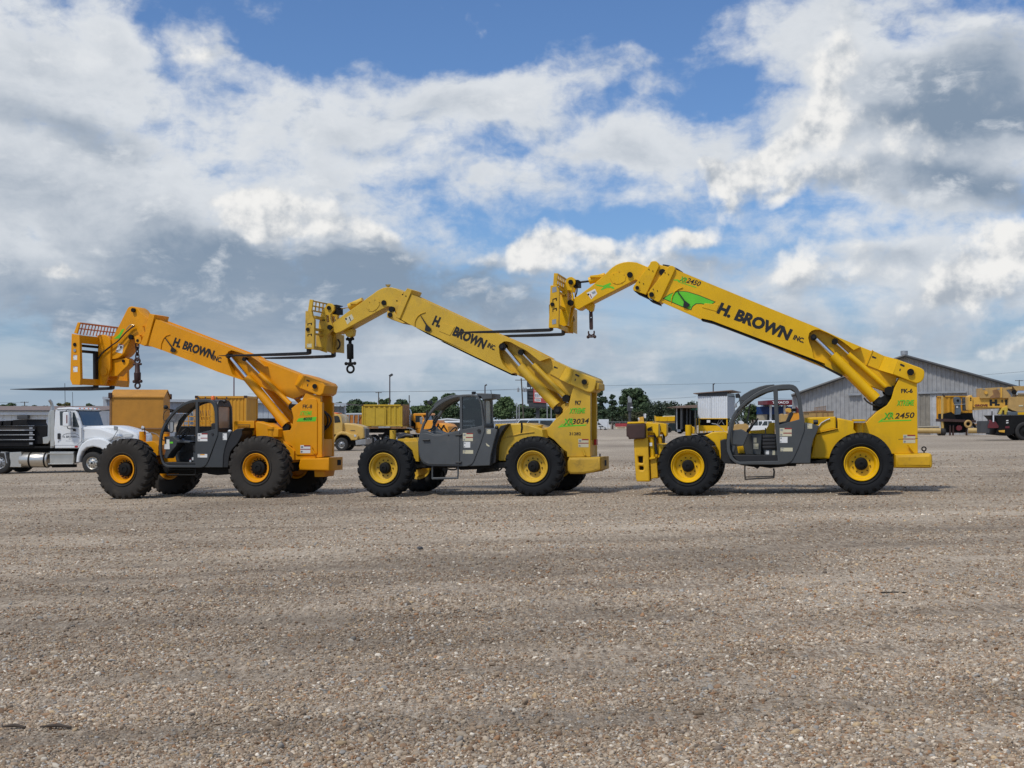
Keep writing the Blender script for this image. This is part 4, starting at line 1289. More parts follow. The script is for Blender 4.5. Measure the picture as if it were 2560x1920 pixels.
# ---------------------------------------------------------------- carriage of machine 1
V0, V1 = 0.25, 2.35
cr = plate('carriage', F1, K('O', 130, 512, 265, 535, 285, 1300, 272, 1400, 140, 1395, 102, 1300), V0, V0 + 0.10, m_y1, T1, bev=0.012)
plate('carriage_end', F1, K('O', 130, 512, 265, 535, 285, 1300, 272, 1400, 140, 1395, 102, 1300), V1 - 0.10, V1, m_y1, cr, at=V0, bev=0.012)
plate('top_beam', F1, K('O', 185, 528, 268, 538, 272, 672, 190, 668), V0 + 0.09, V1 - 0.09, m_y1, cr, at=V0)
plate('bottom_beam', F1, K('O', 185, 1285, 285, 1285, 280, 1392, 190, 1392), V0 + 0.09, V1 - 0.09, m_y1, cr, at=V0)
for z0, z1 in ((690, 735), (785, 835)):
    a, b_ = F1.p(K('O', 225, (z0 + z1) / 2)[0], V0), F1.p(K('O', 225, z1)[0], V0)
    MB().tube([(a.x, V0 + 0.1, a.z), (a.x, V1 - 0.1, a.z)], abs(a.z - b_.z), 12).build('fork_shaft', m_fork, cr, 60)
plate('guard_end', F1, K('O', 232, 315, 278, 318, 225, 515, 168, 500), V0 + 0.01, V0 + 0.06, m_y1, cr)
plate('guard_end', F1, K('O', 232, 315, 278, 318, 225, 515, 168, 500), V1 - 0.06, V1 - 0.01, m_y1, cr, at=V0)
ga, gb = F1.p(K('O', 275, 325)[0], V0), F1.p(K('O', 222, 520)[0], V0)
for f in (0.03, 0.5):
    p = ga.lerp(gb, f)
    MB().tube([(p.x, V0 + 0.03, p.z), (p.x, V1 - 0.03, p.z)], 0.016 if f > 0.1 else 0.024, 6).build('guard_rail', m_fadew, cr, 60)
for i in range(1, 16):
    v = V0 + (V1 - V0) * i / 16
    MB().tube([(ga.x, v, ga.z), (gb.x, v, gb.z)], 0.016, 6).build('guard_bar', m_fadew, cr, 60)
for c_, r_, m_ in (((180, 700), 4.5, m_under), ((183, 800), 3.8, m_steel)): pin('shaft_end', F1, K('O', *c_)[0], r_, V0 - 0.02, 0.03, m_, cr)
warn(F1, 'O', 160, 877, 228, 965, V0, cr, bars=((0, .08, 0, 1),))
warn(F1, 'O', 160, 1073, 235, 1175, V0, cr, bars=((0, .08, 0, 1),))
for vv in (1.02, 1.46):
    plate('quick_attach', F1, K('O', 565, 545, 640, 528, 705, 532, 765, 565, 795, 610, 805, 690, 800, 1110, 745, 1260, 690, 1400, 570, 1400, 520, 1275, 545, 1000, 600, 720), vv, vv + 0.09, m_y1, cr, at=1.02)
plate('tilt_link', F1, K('O', 805, 965, 900, 955, 1050, 930, 1105, 965, 1110, 1010, 1085, 1060, 990, 1150, 900, 1245, 790, 1245), 1.14, 1.42, m_y1, cr, at=1.1)
plate('attach_core', F1, K('O', 560, 620, 780, 640, 790, 1240, 560, 1260), 1.10, 1.47, m_y1, cr, at=1.05)
pin('pivot_pin', F1, K('O', 1018, 985)[0], 3.6, 1.10, 0.06, m_under, cr)
pin('link_boss', F1, K('O', 682, 1165)[0], 10.5, 0.995, 0.03, m_y1, cr)
pin('pivot_pin', F1, K('O', 560, 1205)[0], 3.4, 0.99, 0.05, m_under, cr)
zsh = F1.p(K('O', 480, 830)[0], 1.0).z
hl = F1.p(K('O', 590, 1472)[0], 1.0); tp = F1.p(K('A', 95, 693)[0], 1.0)
fork(F1, cr, (hl.x, hl.z), tp.x, zsh, 0.96)
fork(F1, cr, (hl.x + 0.02, hl.z), tp.x + 0.05, zsh, 1.62)
shackle_thing('maroon chain and swivel hook hanging from the boom head of telehandler FK-8', F1, 1.2, K('O', 1265, 668, 1255, 1462), 0, 'chain', m_rustst)

# ------------------------------------------------------------------ machine 2: faded yellow, FK7
F2 = Frame((958 + 1331) / 2, 28.0, -17.0, SLOPE)
T2 = thing('telehandler', 'faded yellow telehandler marked FK7 with closed grey cab door, standing in the middle', 'telehandler', F2, GROUP_T)
Rw2, uf2, ur2 = wheels(T2, F2, [K('F', 472, 1012)[0], K('E', 892, 1337)[0]], m_rubber, m_y2, m_under, 'two', 'bolts', 22, 0.15, 0.135, 0.340)
axles(T2, Rw2, (uf2, ur2), m_under)
MB().box((uf2 + 0.25, 1.03, 0.80), (ur2 + 0.25, 1.80, 1.02)).build('chassis', m_y2, T2, 25, bev=0.02)
MB().box((uf2 - 0.4, 0.75, 0.62), (ur2 + 0.2, 1.85, 0.80)).build('under_frame', m_under, T2, 25, bev=0.02)
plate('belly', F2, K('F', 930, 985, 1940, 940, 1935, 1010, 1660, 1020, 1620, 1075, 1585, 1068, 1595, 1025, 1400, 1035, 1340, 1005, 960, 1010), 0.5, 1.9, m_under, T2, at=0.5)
D, E = (lambda *a: K('D', *a)), (lambda *a: K('E', *a))
bm2 = plate('boom', F2, D(1250, 192) + E(500, 40, 1110, 324, 1500, 508, 1450, 620, 1285, 575, 1262, 650, 1200, 662, 1040, 592, 820, 492, 330, 268) + D(1135, 435), 1.22, 1.56, m_y2, T2, at=1.1)
SL2 = D(1248, 186) + E(500, 35, 780, 152, 1050, 290, 962, 320, 890, 262, 830, 215, 760, 180, 685, 138, 645, 128, 615, 130, 585, 152, 570, 190, 572, 240, 582, 290, 605, 345, 645, 395, 715, 430, 690, 440, 330, 270, 0, 110) + D(1900, 800, 1270, 510, 1130, 432)
plate('boom_sleeve', F2, SL2, 1.03, 1.24, m_y2, bm2, at=1.03, bev=0)
plate('boom_sleeve', F2, D(1248, 186) + E(500, 35, 780, 152, 1050, 290, 700, 300, 605, 345, 645, 395, 715, 430, 690, 440, 330, 270, 0, 110) + D(1900, 800, 1270, 510, 1130, 432), 1.54, 1.60, m_y2, bm2, at=1.03, bev=0)
plate('boom_rail', F2, D(1290, 522, 1900, 806) + E(0, 116, 330, 276, 690, 446, 690, 456, 330, 286, 0, 126) + D(1900, 815, 1400, 585), 1.08, 1.52, m_under, bm2, at=1.06, bev=0.004)
plate('boom_collar', F2, D(1168, 176, 1205, 122, 1252, 142, 1130, 432, 1090, 420, 1102, 360), 0.99, 1.66, m_y2, bm2)
plate('boom_head', F2, D(450, 478, 620, 350, 740, 270, 800, 222, 860, 180, 895, 153, 932, 132, 965, 118, 1000, 113, 1045, 114, 1090, 124, 1165, 165, 1165, 300, 1135, 430, 1090, 385, 1075, 345, 1050, 318, 1010, 305, 950, 335, 540, 560, 485, 580, 455, 560), 1.08, 1.54, m_y2, bm2)
plate('collar_block', F2, D(1003, 352, 1075, 360, 1125, 440, 1182, 472, 1160, 482, 1050, 442, 998, 416), 1.0, 1.6, m_y2w, bm2)
sheet('inspection_cover', F2, D(790, 318, 800, 282, 830, 250, 880, 226, 915, 232, 932, 262, 925, 295, 900, 330, 860, 358, 820, 355), 1.08, m_y2, bm2, t=0.012)
for c, r, vv in (((967, 270), 6.4, 1.05), ((1043, 335), 7, 0.98), ((1030, 392), 6, 0.97)): pin('pivot_pin', F2, D(*c)[0], r, vv, 0.10, m_under, bm2)
for c in ((822, 262), (875, 240), (918, 262), (880, 340), (815, 335)): pin('bolt', F2, D(*c)[0], 1.2, 1.055, 0.02, m_y2w, bm2, 8)
for c in ((1158, 187), (1192, 203), (1100, 250)): pin('bolt', F2, D(*c)[0], 1.7, 0.985 if c[0] > 1120 else 1.07, 0.03, m_under, bm2, 8)
a_, b_ = F2.p(D(1013, 112)[0], 1.3), F2.p(D(1013, 88)[0], 1.3)
MB().lathe([(0, 0.03), (b_.z - a_.z, 0.07), (b_.z - a_.z, 0.001)], a_, 14, 'z').build('work_lamp', m_steel, bm2, 40)
tl = cyl('tilt_cylinder', F2, D(618, 312)[0], D(760, 250)[0], 8.6, 1.30, m_y2, bm2)
cyl('cylinder_rod', F2, D(480, 332)[0], D(622, 312)[0], 2.9, 1.30, m_chrome, tl, 12)
plate('cylinder_shroud', F2, D(628, 268, 745, 250, 700, 285, 630, 285), 1.18, 1.42, m_y2, tl, at=1.2)
plate('hook_ear', F2, D(590, 582, 600, 608, 640, 625, 668, 600, 676, 545, 660, 535, 560, 560), 1.22, 1.40, m_y2, bm2, at=1.3)
warn(F2, 'D', 0, 0, 1, 1, 1.08, bm2, bars=()) if False else sheet('warning_sticker', F2, D(573, 430, 645, 386, 666, 432, 600, 490), 1.08, m_cream, bm2)
sheet('sticker_print', F2, D(575, 430, 590, 421, 598, 438, 584, 447), 1.077, m_ink, bm2, t=0.002)
sheet('sticker_print', F2, D(615, 415, 622, 411, 640, 450, 633, 455), 1.077, m_ink, bm2, t=0.002)
text('lettering', F2, 'H.', *D(1455, 487, 1533, 518), 24, 1.03, m_ink, bm2, shear=0.08, bold=0.055, d=0.003)
text('lettering', F2, 'BROWN', *D(1660, 592, 1985, 738), 23.5, 1.03, m_ink, bm2, shear=0.08, bold=0.055, d=0.003)
text('lettering', F2, 'INC.', *D(2012, 716, 2088, 752), 12, 1.03, m_ink, bm2, shear=0.08, bold=0.045, d=0.003)
plate('cover_plate', F2, D(1565, 475, 1685, 516, 1640, 602, 1530, 556), 1.018, 1.032, m_y2, bm2, at=1.03, bev=0.003)
MB().tube([F2.p(p, 1.02) for p in D(1390, 366, 1345, 382, 1315, 405, 1292, 440, 1282, 475, 1284, 512)], 0.012, 6).build('angle_scale', m_y2, bm2, 60)
plate('angle_pointer', F2, D(1335, 396, 1343, 398, 1405, 490, 1450, 536, 1428, 562, 1382, 552, 1392, 492), 0.995, 1.01, m_ink, bm2, bev=0.002)
pv2 = plate('pivot_housing', F2, E(1290, 405, 1485, 483, 1505, 505, 1505, 530, 1490, 590, 1475, 612, 1450, 622, 1412, 616, 1250, 541), 0.94, 1.68, m_y2, T2, bev=0.02)
pivot_wedge('bent_plate', F2, E(1213, 374, 1146, 490), E(1291, 405, 1251, 541), 1.20, 0.942, 1.65, m_y2, pv2)
plate('root_plate', F2, E(1105, 318, 1215, 372, 1150, 490, 1060, 440), 1.19, 1.23, m_y2, pv2, at=1.2, bev=0.004)
pin('pin_boss', F2, E(1393, 522)[0], 9.5, 0.92, 0.05, m_y2w, pv2)
pin('pivot_pin', F2, E(1390, 520)[0], 6.5, 0.88, 0.05, m_under, pv2)
for s4 in (E(1304, 446, 1312, 442, 1345, 458, 1345, 468, 1338, 472, 1304, 456), E(1302, 490, 1312, 488, 1306, 512, 1298, 512)): sheet('slot', F2, s4, 0.94, m_ink, pv2)
sheet('slot', F2, E(1098, 372, 1105, 368, 1138, 384, 1134, 392, 1100, 386), 1.19, m_ink, pv2)
# power cable plates at the tail
MB().box((F2.p(E(1500, 540)[0], 0.94).x - 0.02, 1.0, F2.p(E(1500, 600)[0], 0.94).z), (F2.p(E(1500, 540)[0], 0.94).x + 0.06, 1.62, F2.p(E(1500, 530)[0], 0.94).z)).build('tail_block', m_y2w, pv2, 20, bev=0.03)


def lift_set(fr, th, paint, w, rod, barrel, gland, pins, r4, trod, tbarrel, tpins, tr2, pinm=m_under, va=1.12):
    for dv in (0.0, 0.66):
        v = va + dv

        def near(p):
            q = fr.p(p, va); return Vector((q.x, v, q.z))
        k = lambda *a: K(w, *a)
        sc = fr.pxm(k(*barrel[:2])[0], va)
        lc = MB().tube([near(p) for p in k(*barrel)], sc * r4[0], 22).build('lift_cylinder', paint, th, 40)
        MB().tube([near(p) for p in k(*rod)], sc * r4[1], 16).build('cylinder_rod', m_chrome, lc, 40)
        MB().tube([near(p) for p in k(*gland)], sc * r4[2], 22).build('cylinder_gland', paint, lc, 40)
        for (x, y_, r) in pins:
            q = near(k(x, y_)[0]); MB().disc((q.x, v - 0.10, q.z), sc * r, 0.20, 20).build('cylinder_pin', pinm, lc, 40)
            MB().disc((q.x, v - 0.12, q.z), sc * r * 0.5, 0.03, 14).build('pin_cap', m_fork, lc, 40)
        tc_ = MB().tube([near(p) for p in k(*tbarrel)], sc * tr2[0], 16).build('compensating_cylinder', paint, th, 40)
        MB().tube([near(p) for p in k(*trod)], sc * tr2[1], 12).build('cylinder_rod', m_chrome, tc_, 40)
        for (x, y_, r) in tpins:
            q = near(k(x, y_)[0]); MB().disc((q.x, v - 0.07, q.z), sc * r, 0.14, 18).build('cylinder_pin', pinm, tc_, 40)


lift_set(F2, T2, m_y2, 'E', (622, 190, 780, 378), (772, 372, 1118, 748), (1090, 718, 1122, 752), ((612, 183, 9), (1145, 795, 10)), (12.2, 5.6, 12.8), (790, 238, 905, 358), (902, 354, 1200, 655), ((785, 235, 7), (1220, 680, 9)), (6.6, 2.8))
plate('cylinder_bracket', F2, E(1112, 800, 1180, 735, 1255, 705, 1262, 740, 1200, 820, 1150, 860, 1112, 890), 1.16, 1.26, m_y2w, T2, at=1.12)
TW2 = E(1290, 560, 1450, 615, 1450, 1242, 1225, 1245, 1222, 1195, 1190, 1175, 1100, 1080, 990, 1010, 985, 975, 1050, 955, 1108, 885, 1150, 850, 1240, 760, 1262, 650)
tw2 = plate('rear_tower', F2, TW2, 1.00, 1.12, m_y2, T2)
plate('tower_cheek', F2, TW2, 1.60, 1.70, m_y2, tw2, at=1.0)
plate('tower_core', F2, E(1262, 660, 1330, 640, 1340, 1235, 1225, 1240, 1100, 1080, 990, 1005, 1060, 960), 1.11, 1.61, m_y2w, tw2, at=1.0)
plate('tower_base', F2, E(1330, 1085, 1446, 1085, 1446, 1238, 1330, 1238), 1.11, 1.61, m_y2, tw2, at=1.0)
q = F2.p(E(1452, 1110)[0], 1.0)
MB().box((q.x, 1.35, q.z - 0.05), (q.x + 0.05, 1.5, q.z + 0.08)).build('tail_lamp', m_red, tw2, 20)
text('unit_number', F2, 'FK7', *E(1302, 741, 1362, 741), 10.4, 1.0, m_ink, tw2, bold=0.04)
text('brand_lettering', F2, 'XTREME', *E(1247, 826, 1405, 820), 13, 1.0, m_ink, tw2, shear=0.25, bold=0.035)
text('brand_lettering', F2, 'XTREME', *E(1247, 826, 1405, 820), 13, 1.0, m_green, tw2, shear=0.25, bold=0.018, d=0.004)
decal_x(F2, 1.0, tw2, None, 'XR', *E(1188, 938, 1285, 932), 16, '3034', *E(1274, 926, 1440, 918), 12.5, E(1137, 958, 1180, 925, 1195, 925, 1170, 942, 1412, 930, 1405, 942, 1165, 955, 1150, 963))
text('number_lettering', F2, '31282', *E(1248, 1034, 1360, 1034), 7.2, 1.0, m_ink, tw2, bold=0.03)
warn(F2, 'E', 1335, 1070, 1433, 1150, 1.0, tw2, m_cream)
MB().tube([F2.p(p, 0.95) for p in E(1375, 1165, 1385, 1195, 1400, 1228)], 0.022, 8).build('grab_handle', m_y2, tw2, 60)
bp2 = plate('rear_bumper', F2, E(1240, 1250, 1545, 1246, 1548, 1366, 1470, 1396, 1380, 1410, 1250, 1410, 1225, 1375, 1225, 1290), 0.80, 1.72, m_y2w, T2, bev=0.05)
q = F2.p(E(1545, 1310)[0], 0.8)
MB().box((q.x - 0.02, 1.22, q.z - 0.06), (q.x + 0.006, 1.42, q.z + 0.07)).build('towing_slot', m_under, bp2, 0)
MB().tube([F2.p(E(1543, 1245)[0], 1.1), F2.p(E(1543, 1212)[0], 1.1)], 0.016, 6).build('hitch_pin', m_under, bp2, 60)
# engine cowl and fenders
plate('engine_hood', F2, E(530, 926, 700, 920, 790, 916, 905, 946, 985, 980, 1000, 1060, 860, 1060, 700, 1140, 640, 1285, 545, 1285), 0.62, 1.95, m_y2, T2, bev=0.03)
plate('hood_seam', F2, E(779, 915, 795, 915, 800, 960, 790, 1012, 778, 1015, 783, 960), 0.605, 0.63, m_under, T2, at=0.62, bev=0.003)
plate('hood_ledge', F2, E(590, 1062, 780, 1015, 910, 1000, 912, 1006, 782, 1022, 592, 1070), 0.60, 0.64, m_y2w, T2, at=0.62, bev=0.004)
plate('rear_fender', F2, E(660, 925, 625, 975, 605, 1000, 575, 1060, 552, 1140, 545, 1285, 540, 1300, 478, 1322, 484, 1160, 520, 1080, 545, 1000, 590, 945), 0.40, 0.85, m_black, T2, at=0.45)
q0, q1 = F2.p(E(948, 945)[0], 0.95), F2.p(E(948, 1060)[0], 0.95)
MB().tube([q0, q1], 0.085, 16).build('hood_post', m_y2, T2, 40)
plate('post_cap', F2, E(902, 936, 988, 936, 985, 952, 905, 952), 0.86, 1.05, m_y2, T2, at=0.95)
# cab
F2o = (890, 700, 893, 660, 905, 600, 925, 530, 950, 460, 980, 400, 1020, 340, 1055, 297, 1090, 260, 1145, 220, 1200, 185, 1265, 160, 1330, 140, 1385, 130, 1440, 125, 1500, 123, 1560, 125, 1590, 135, 1610, 150, 1635, 185, 1650, 220, 1660, 270, 1665, 330, 1685, 480, 1690, 560, 1640, 720, 1560, 930, 1540, 960, 1510, 980, 1475, 990, 1440, 992, 1050, 988, 1005, 978, 960, 960, 935, 935, 915, 895, 900, 850, 893, 790)
F2h1 = (945, 548, 965, 490, 1000, 430, 1035, 370, 1080, 312, 1135, 263, 1200, 222, 1265, 190, 1330, 168, 1388, 157, 1390, 560, 1230, 585, 1150, 605, 1080, 598, 1020, 570)
F2h2 = (1420, 155, 1500, 150, 1560, 152, 1590, 162, 1610, 185, 1630, 220, 1642, 270, 1655, 400, 1660, 500, 1422, 545)
F2hf = (965, 500, 1000, 430, 1080, 312, 1200, 222, 1330, 168, 1560, 152, 1610, 185, 1642, 270, 1660, 520, 1230, 585, 1150, 605, 1080, 598)
c2 = cab(F2, T2, m_grey2, 'F', F2o, (F2h1, F2h2), CV0, CV1, farhole=[F2hf])
strip(F2, 'cab_roof', K('F', 1050, 305, 1090, 268, 1145, 228, 1200, 193, 1265, 167, 1330, 147, 1440, 132, 1560, 132, 1612, 158), CV0 + 0.02, CV1 - 0.02, -0.03, m_grey2, c2, CV0)
plate('visor', F2, K('F', 1075, 285, 1055, 255, 1100, 205, 1170, 165, 1260, 135, 1330, 128, 1330, 150, 1200, 195), CV0 + 0.08, CV1 - 0.1, m_grey2, c2, at=CV0)
plate('roof_tail', F2, K('F', 1560, 112, 1640, 110, 1770, 116, 1772, 175, 1700, 182, 1655, 190, 1640, 150), CV0 + 0.04, CV1 - 0.02, m_grey2, c2, at=CV0)
dr = plate('door', F2, K('F', 915, 600, 1000, 590, 1080, 615, 1150, 620, 1230, 598, 1392, 575, 1392, 970, 1050, 968, 1005, 958, 965, 940, 940, 915, 920, 880, 908, 820, 905, 700), CV0 - 0.025, CV0 + 0.005, m_grey2, c2, at=CV0)
q = F2.p(K('F', 985, 677)[0], CV0)
MB().tube([F2.p(p, CV0 - 0.05) for p in K('F', 948, 675, 1030, 674)], 0.02, 8).build('door_handle', m_black, dr, 60)
for yv in (617, 945):
    MB().tube([F2.p(p, CV0 - 0.02) for p in K('F', 1342, yv, 1412, yv - 2)], 0.022, 8).build('door_hinge', m_black, c2, 60)
pin('door_lock', F2, K('F', 1257, 618)[0], 1.8, CV0 - 0.03, 0.02, m_black, dr)
pin('window_latch', F2, K('F', 1620, 560)[0], 4, CV0 - 0.03, 0.04, m_black, c2)
plate('side_window', F2, K('F', 1420, 155, 1560, 152, 1610, 185, 1642, 270, 1660, 500, 1422, 545), CV0 + 0.03, CV0 + 0.038, m_tint, c2, at=CV0, bev=0)
rear_wall(F2, c2, m_grey2, 'F', 1690, 150, 560, 200, 475, CV0 + 0.06, CV1 - 0.02, m_palepane, 0.12)
rp2 = plate('rear_quarter', F2, K('F', 1690, 525, 1842, 545, 1800, 700, 1765, 850, 1752, 980, 1500, 990, 1545, 950, 1640, 720), CV0 + 0.02, CV1, m_grey2, c2, bev=0.015)
plate('cab_floor', F2, K('F', 950, 900, 1560, 900, 1500, 980, 980, 960), CV0 + 0.06, CV1 - 0.06, m_black, c2)
plate('seat', F2, K('F', 1450, 640, 1640, 640, 1600, 760, 1450, 760), 0.42, 0.85, m_seat, c2, at=CV0)
plate('seat_back', F2, K('F', 1540, 430, 1600, 420, 1640, 440, 1640, 640, 1560, 650), 0.44, 0.84, m_seat, c2, at=CV0)
plate('console', F2, K('F', 930, 600, 1080, 560, 1180, 600, 1150, 800, 950, 800), CV0 + 0.1, 0.8, m_grey2, c2, at=CV0)
q = F2.p(K('F', 1290, 590)[0], 0.62)
MB().torus(q, 0.17, 0.014, 24, 8, (-0.75, 0, 0.66)).build('steering_wheel', m_black, c2, 60)
warn(F2, 'F', 1430, 590, 1550, 686, CV0, c2, m_cream, bars=((0, .12, .35, 1), (.48, .6, .3, 1)))
warn(F2, 'F', 1440, 695, 1518, 765, CV0, c2, m_white, bars=())
warn(F2, 'F', 1430, 795, 1553, 838, CV0, c2, m_cream, bars=())
warn(F2, 'F', 1715, 545, 1765, 600, CV0 + 0.02, rp2, m_cream, bars=())
sheet('scuff_mark', F2, K('F', 1705, 708, 1755, 748, 1735, 752, 1712, 735), CV0 + 0.02, m_cream, rp2, t=0.001)
q = F2.p(K('F', 1835, 525)[0], CV0 + 0.1); MB().ball(q, 0.045, 14, 8).build('fuel_cap', m_black, c2, 60)
q = F2.p(K('F', 1560, 108)[0], CV0 + 0.35); MB().lathe([(-0.03, 0.05), (0.03, 0.05), (0.035, 0.001)], q, 14, 'z').build('beacon_base', m_black, c2, 40)
MB().tube([F2.p(p, CV0 + 0.6) for p in K('F', 1772, 122, 1765, 75)], 0.008, 6).build('aerial', m_black, c2, 60)
plate('work_lamp', F2, K('F', 985, 200, 1030, 195, 1038, 235, 1010, 252, 985, 240), 0.35, 0.45, m_black, c2, at=CV0)
MB().tube([F2.p(p, 0.4) for p in K('F', 1030, 235, 1075, 285)], 0.014, 6).build('lamp_arm', m_black, c2, 60)
plate('mirror', F2, K('F', 1012, 320, 1032, 310, 1030, 430, 1010, 450), 0.12, 0.20, m_black, c2, at=CV0)
hose('wiper_arm', [F2.p(p, 0.9) for p in K('F', 950, 555, 1040, 545, 1080, 500, 1075, 450, 1120, 380)], 0.02, m_black, c2)
# nose of the machine
plate('front_frame', F2, K('F', 705, 692, 890, 688, 900, 935, 850, 930, 820, 800), 0.70, 1.9, m_y2, T2)
for x, yv, vv in ((588, 555, 0.75), (763, 562, 1.75)):
    q0, q1 = F2.p(K('F', x, yv)[0], vv), F2.p(K('F', x, 700)[0], vv)
    fp = MB().tube([q0, q1], 0.075 if vv < 1 else 0.065, 16).build('front_post', m_y2, T2, 40)
    pp = F2.p(K('F', x, yv + 18)[0], vv - 0.08); MB().disc((pp.x, vv - 0.085, pp.z), 0.012, 0.02, 8).build('bolt', m_under, fp, 0)
MB().loft([[F2.p(p, 1.15 + dv) for dv in (0, 0.5)] + [F2.p(p, 1.15 + dv) + Vector((0, 0, 0.02)) for dv in (0.5, 0)] for p in K('F', 752, 535, 800, 535, 840, 560, 875, 600, 890, 650)]).build('front_fender', m_steel, T2, 40)
hb = MB()
for i in range(4):
    hb.tube([F2.p(p, 0.85 + 0.09 * i) for p in K('F', 655, 670 - i * 7, 690, 640 - i * 9, 740, 620 - i * 4, 800, 618 + i * 3, 825, 632 + i * 5)], 0.045, 8)
hb.build('hose_bundle', m_black, T2, 60)
plate('hose_tray', F2, K('F', 640, 680, 650, 660, 830, 650, 855, 645, 890, 690, 700, 695), 0.8, 1.6, m_y2, T2, at=0.8)
sp2 = MB()
for x in (1062, 1372): sp2.tube([F2.p(p, CV0 + 0.05) for p in K('F', x, 990, x, 1080, x - (8 if x > 1200 else 0), 1135)], 0.020, 6)
sp2.tube([F2.p(p, CV0 + 0.05) for p in K('F', 1058, 1136, 1372, 1130)], 0.026, 6)
sp2.build('step', m_grey2, T2, 60)
for pts in ((1195, 1000, 1260, 1025, 1330, 1030, 1370, 1010), (1800, 1010, 1830, 1035, 1880, 1030, 1910, 985)):
    hose('hanging_hose', [F2.p(p, 0.6) for p in K('F', *pts)], 0.018, m_black, T2)
# carriage of machine 2
W0, W1 = 0.52, 2.08
cr2 = plate('carriage', F2, D(175, 355, 235, 350, 245, 400, 265, 445, 262, 742, 170, 735), W0, W0 + 0.10, m_y2w, T2)
plate('carriage_end', F2, D(175, 355, 235, 350, 245, 400, 265, 445, 262, 742, 170, 735), W1 - 0.10, W1, m_y2w, cr2, at=W0)
plate('guard_end', F2, D(215, 235, 252, 240, 238, 352, 197, 356), W0 + 0.01, W0 + 0.06, m_y2, cr2, at=W0)
plate('guard_end', F2, D(215, 235, 252, 240, 238, 352, 197, 356), W1 - 0.06, W1 - 0.01, m_y2, cr2, at=W0)
for (ya, yb, xx) in ((395, 425, 215), (520, 545, 215), (570, 590, 215), (705, 740, 215)):
    plate('cross_beam', F2, D(xx, ya, xx + 45, ya + 3, xx + 45, yb + 3, xx, yb), W0 + 0.09, W1 - 0.09, m_y2w, cr2, at=W0)
ga, gb = F2.p(D(248, 250)[0], W0), F2.p(D(238, 352)[0], W0)
for f in (0.02, 0.5, 0.97):
    p = ga.lerp(gb, f); MB().tube([(p.x, W0 + 0.03, p.z), (p.x, W1 - 0.03, p.z)], 0.018, 6).build('guard_rail', m_y2w, cr2, 60)
for i in range(1, 8):
    v = W0 + (W1 - W0) * i / 8
    MB().tube([(ga.x, v, ga.z), (gb.x, v, gb.z)], 0.018, 6).build('guard_bar', m_y2w, cr2, 60)
for vv in (1.04, 1.44):
    plate('quick_attach', F2, D(385, 300, 410, 274, 440, 278, 468, 308, 468, 345, 432, 388, 432, 440, 455, 500, 452, 540, 420, 575, 400, 600, 385, 775, 325, 755, 300, 690, 315, 480, 335, 385), vv, vv + 0.09, m_y2, cr2, at=1.06,
          holes=[D(390, 395, 415, 400, 422, 470, 392, 470)], bev=0.008)
plate('attach_core', F2, D(330, 400, 385, 400, 385, 760, 330, 745), 1.12, 1.46, m_y2w, cr2, at=1.06)
plate('lower_pan', F2, D(262, 600, 400, 570, 470, 585, 470, 770, 262, 735), 1.5, 1.98, m_y2w, cr2, at=1.4)
for c, r, vv in (((410, 322), 5, 1.0), ((418, 518), 6, 0.98), ((197, 540), 4.6, W0 - 0.03)): pin('pivot_pin', F2, D(*c)[0], r, vv, 0.09, m_under, cr2)
q = F2.p(D(480, 335)[0], 1.2); MB().box((q.x - 0.06, 1.12, q.z - 0.12), (q.x + 0.06, 1.5, q.z + 0.10)).build('tilt_block', m_under, cr2, 20)
for yv in (480, 590):
    sheet('cut_letter', F2, D(197, yv, 242, yv - 8, 242, yv + 18, 232, yv + 18, 232, yv + 2, 206, yv + 6, 206, yv + 20, 197, yv + 22), W0, m_under, cr2, t=0.002)
warn(F2, 'D', 192, 685, 240, 722, W0, cr2, m_cream, bars=())
hose('hydraulic_hose', [F2.p(p, 1.55) for p in D(505, 640, 525, 680, 515, 725, 480, 745, 440, 735, 405, 705)], 0.022, m_black, cr2)
text('capacity_mark', F2, '30K', *D(342, 455, 380, 458), 5, 1.04, m_ink, cr2, bold=0.03)
hl = F2.p(K('C', 1770, 625)[0], 0.62); tp = F2.p(K('C', 800, 603)[0], 0.62)
zsh = F2.p(D(215, 520)[0], 0.62).z
fork(F2, cr2, (hl.x, hl.z), tp.x, zsh, 0.62, 0.07)
hl2 = F2.p(K('C', 2025, 668)[0], 2.0)
fork(F2, cr2, (hl.x, hl.z), tp.x + 0.06, zsh, 1.98, 0.07)
shackle_thing('black swivel hook hanging from the boom head of telehandler FK7', F2, 1.31, D(627, 600, 630, 978), 0, 'swivel', m_under)
F1near = F1.M @ Vector((F1.p(K('C', 1000, 600)[0], 1.03).x, 1.03, 0)); F2tip = F2.M @ Vector((tp.x, 0.69, 0)); F2far = F2.M @ Vector((tp.x + 1.5, 1.91, 0)); F1far = F1.M @ Vector((F1.p(K('C', 1300, 640)[0], 1.03).x, 1.60, 0))
print('FORKS 2 over 1: tip', F2tip.y, 'boom near', F1near.y, '| far fork', F2far.y, 'boom far', F1far.y)

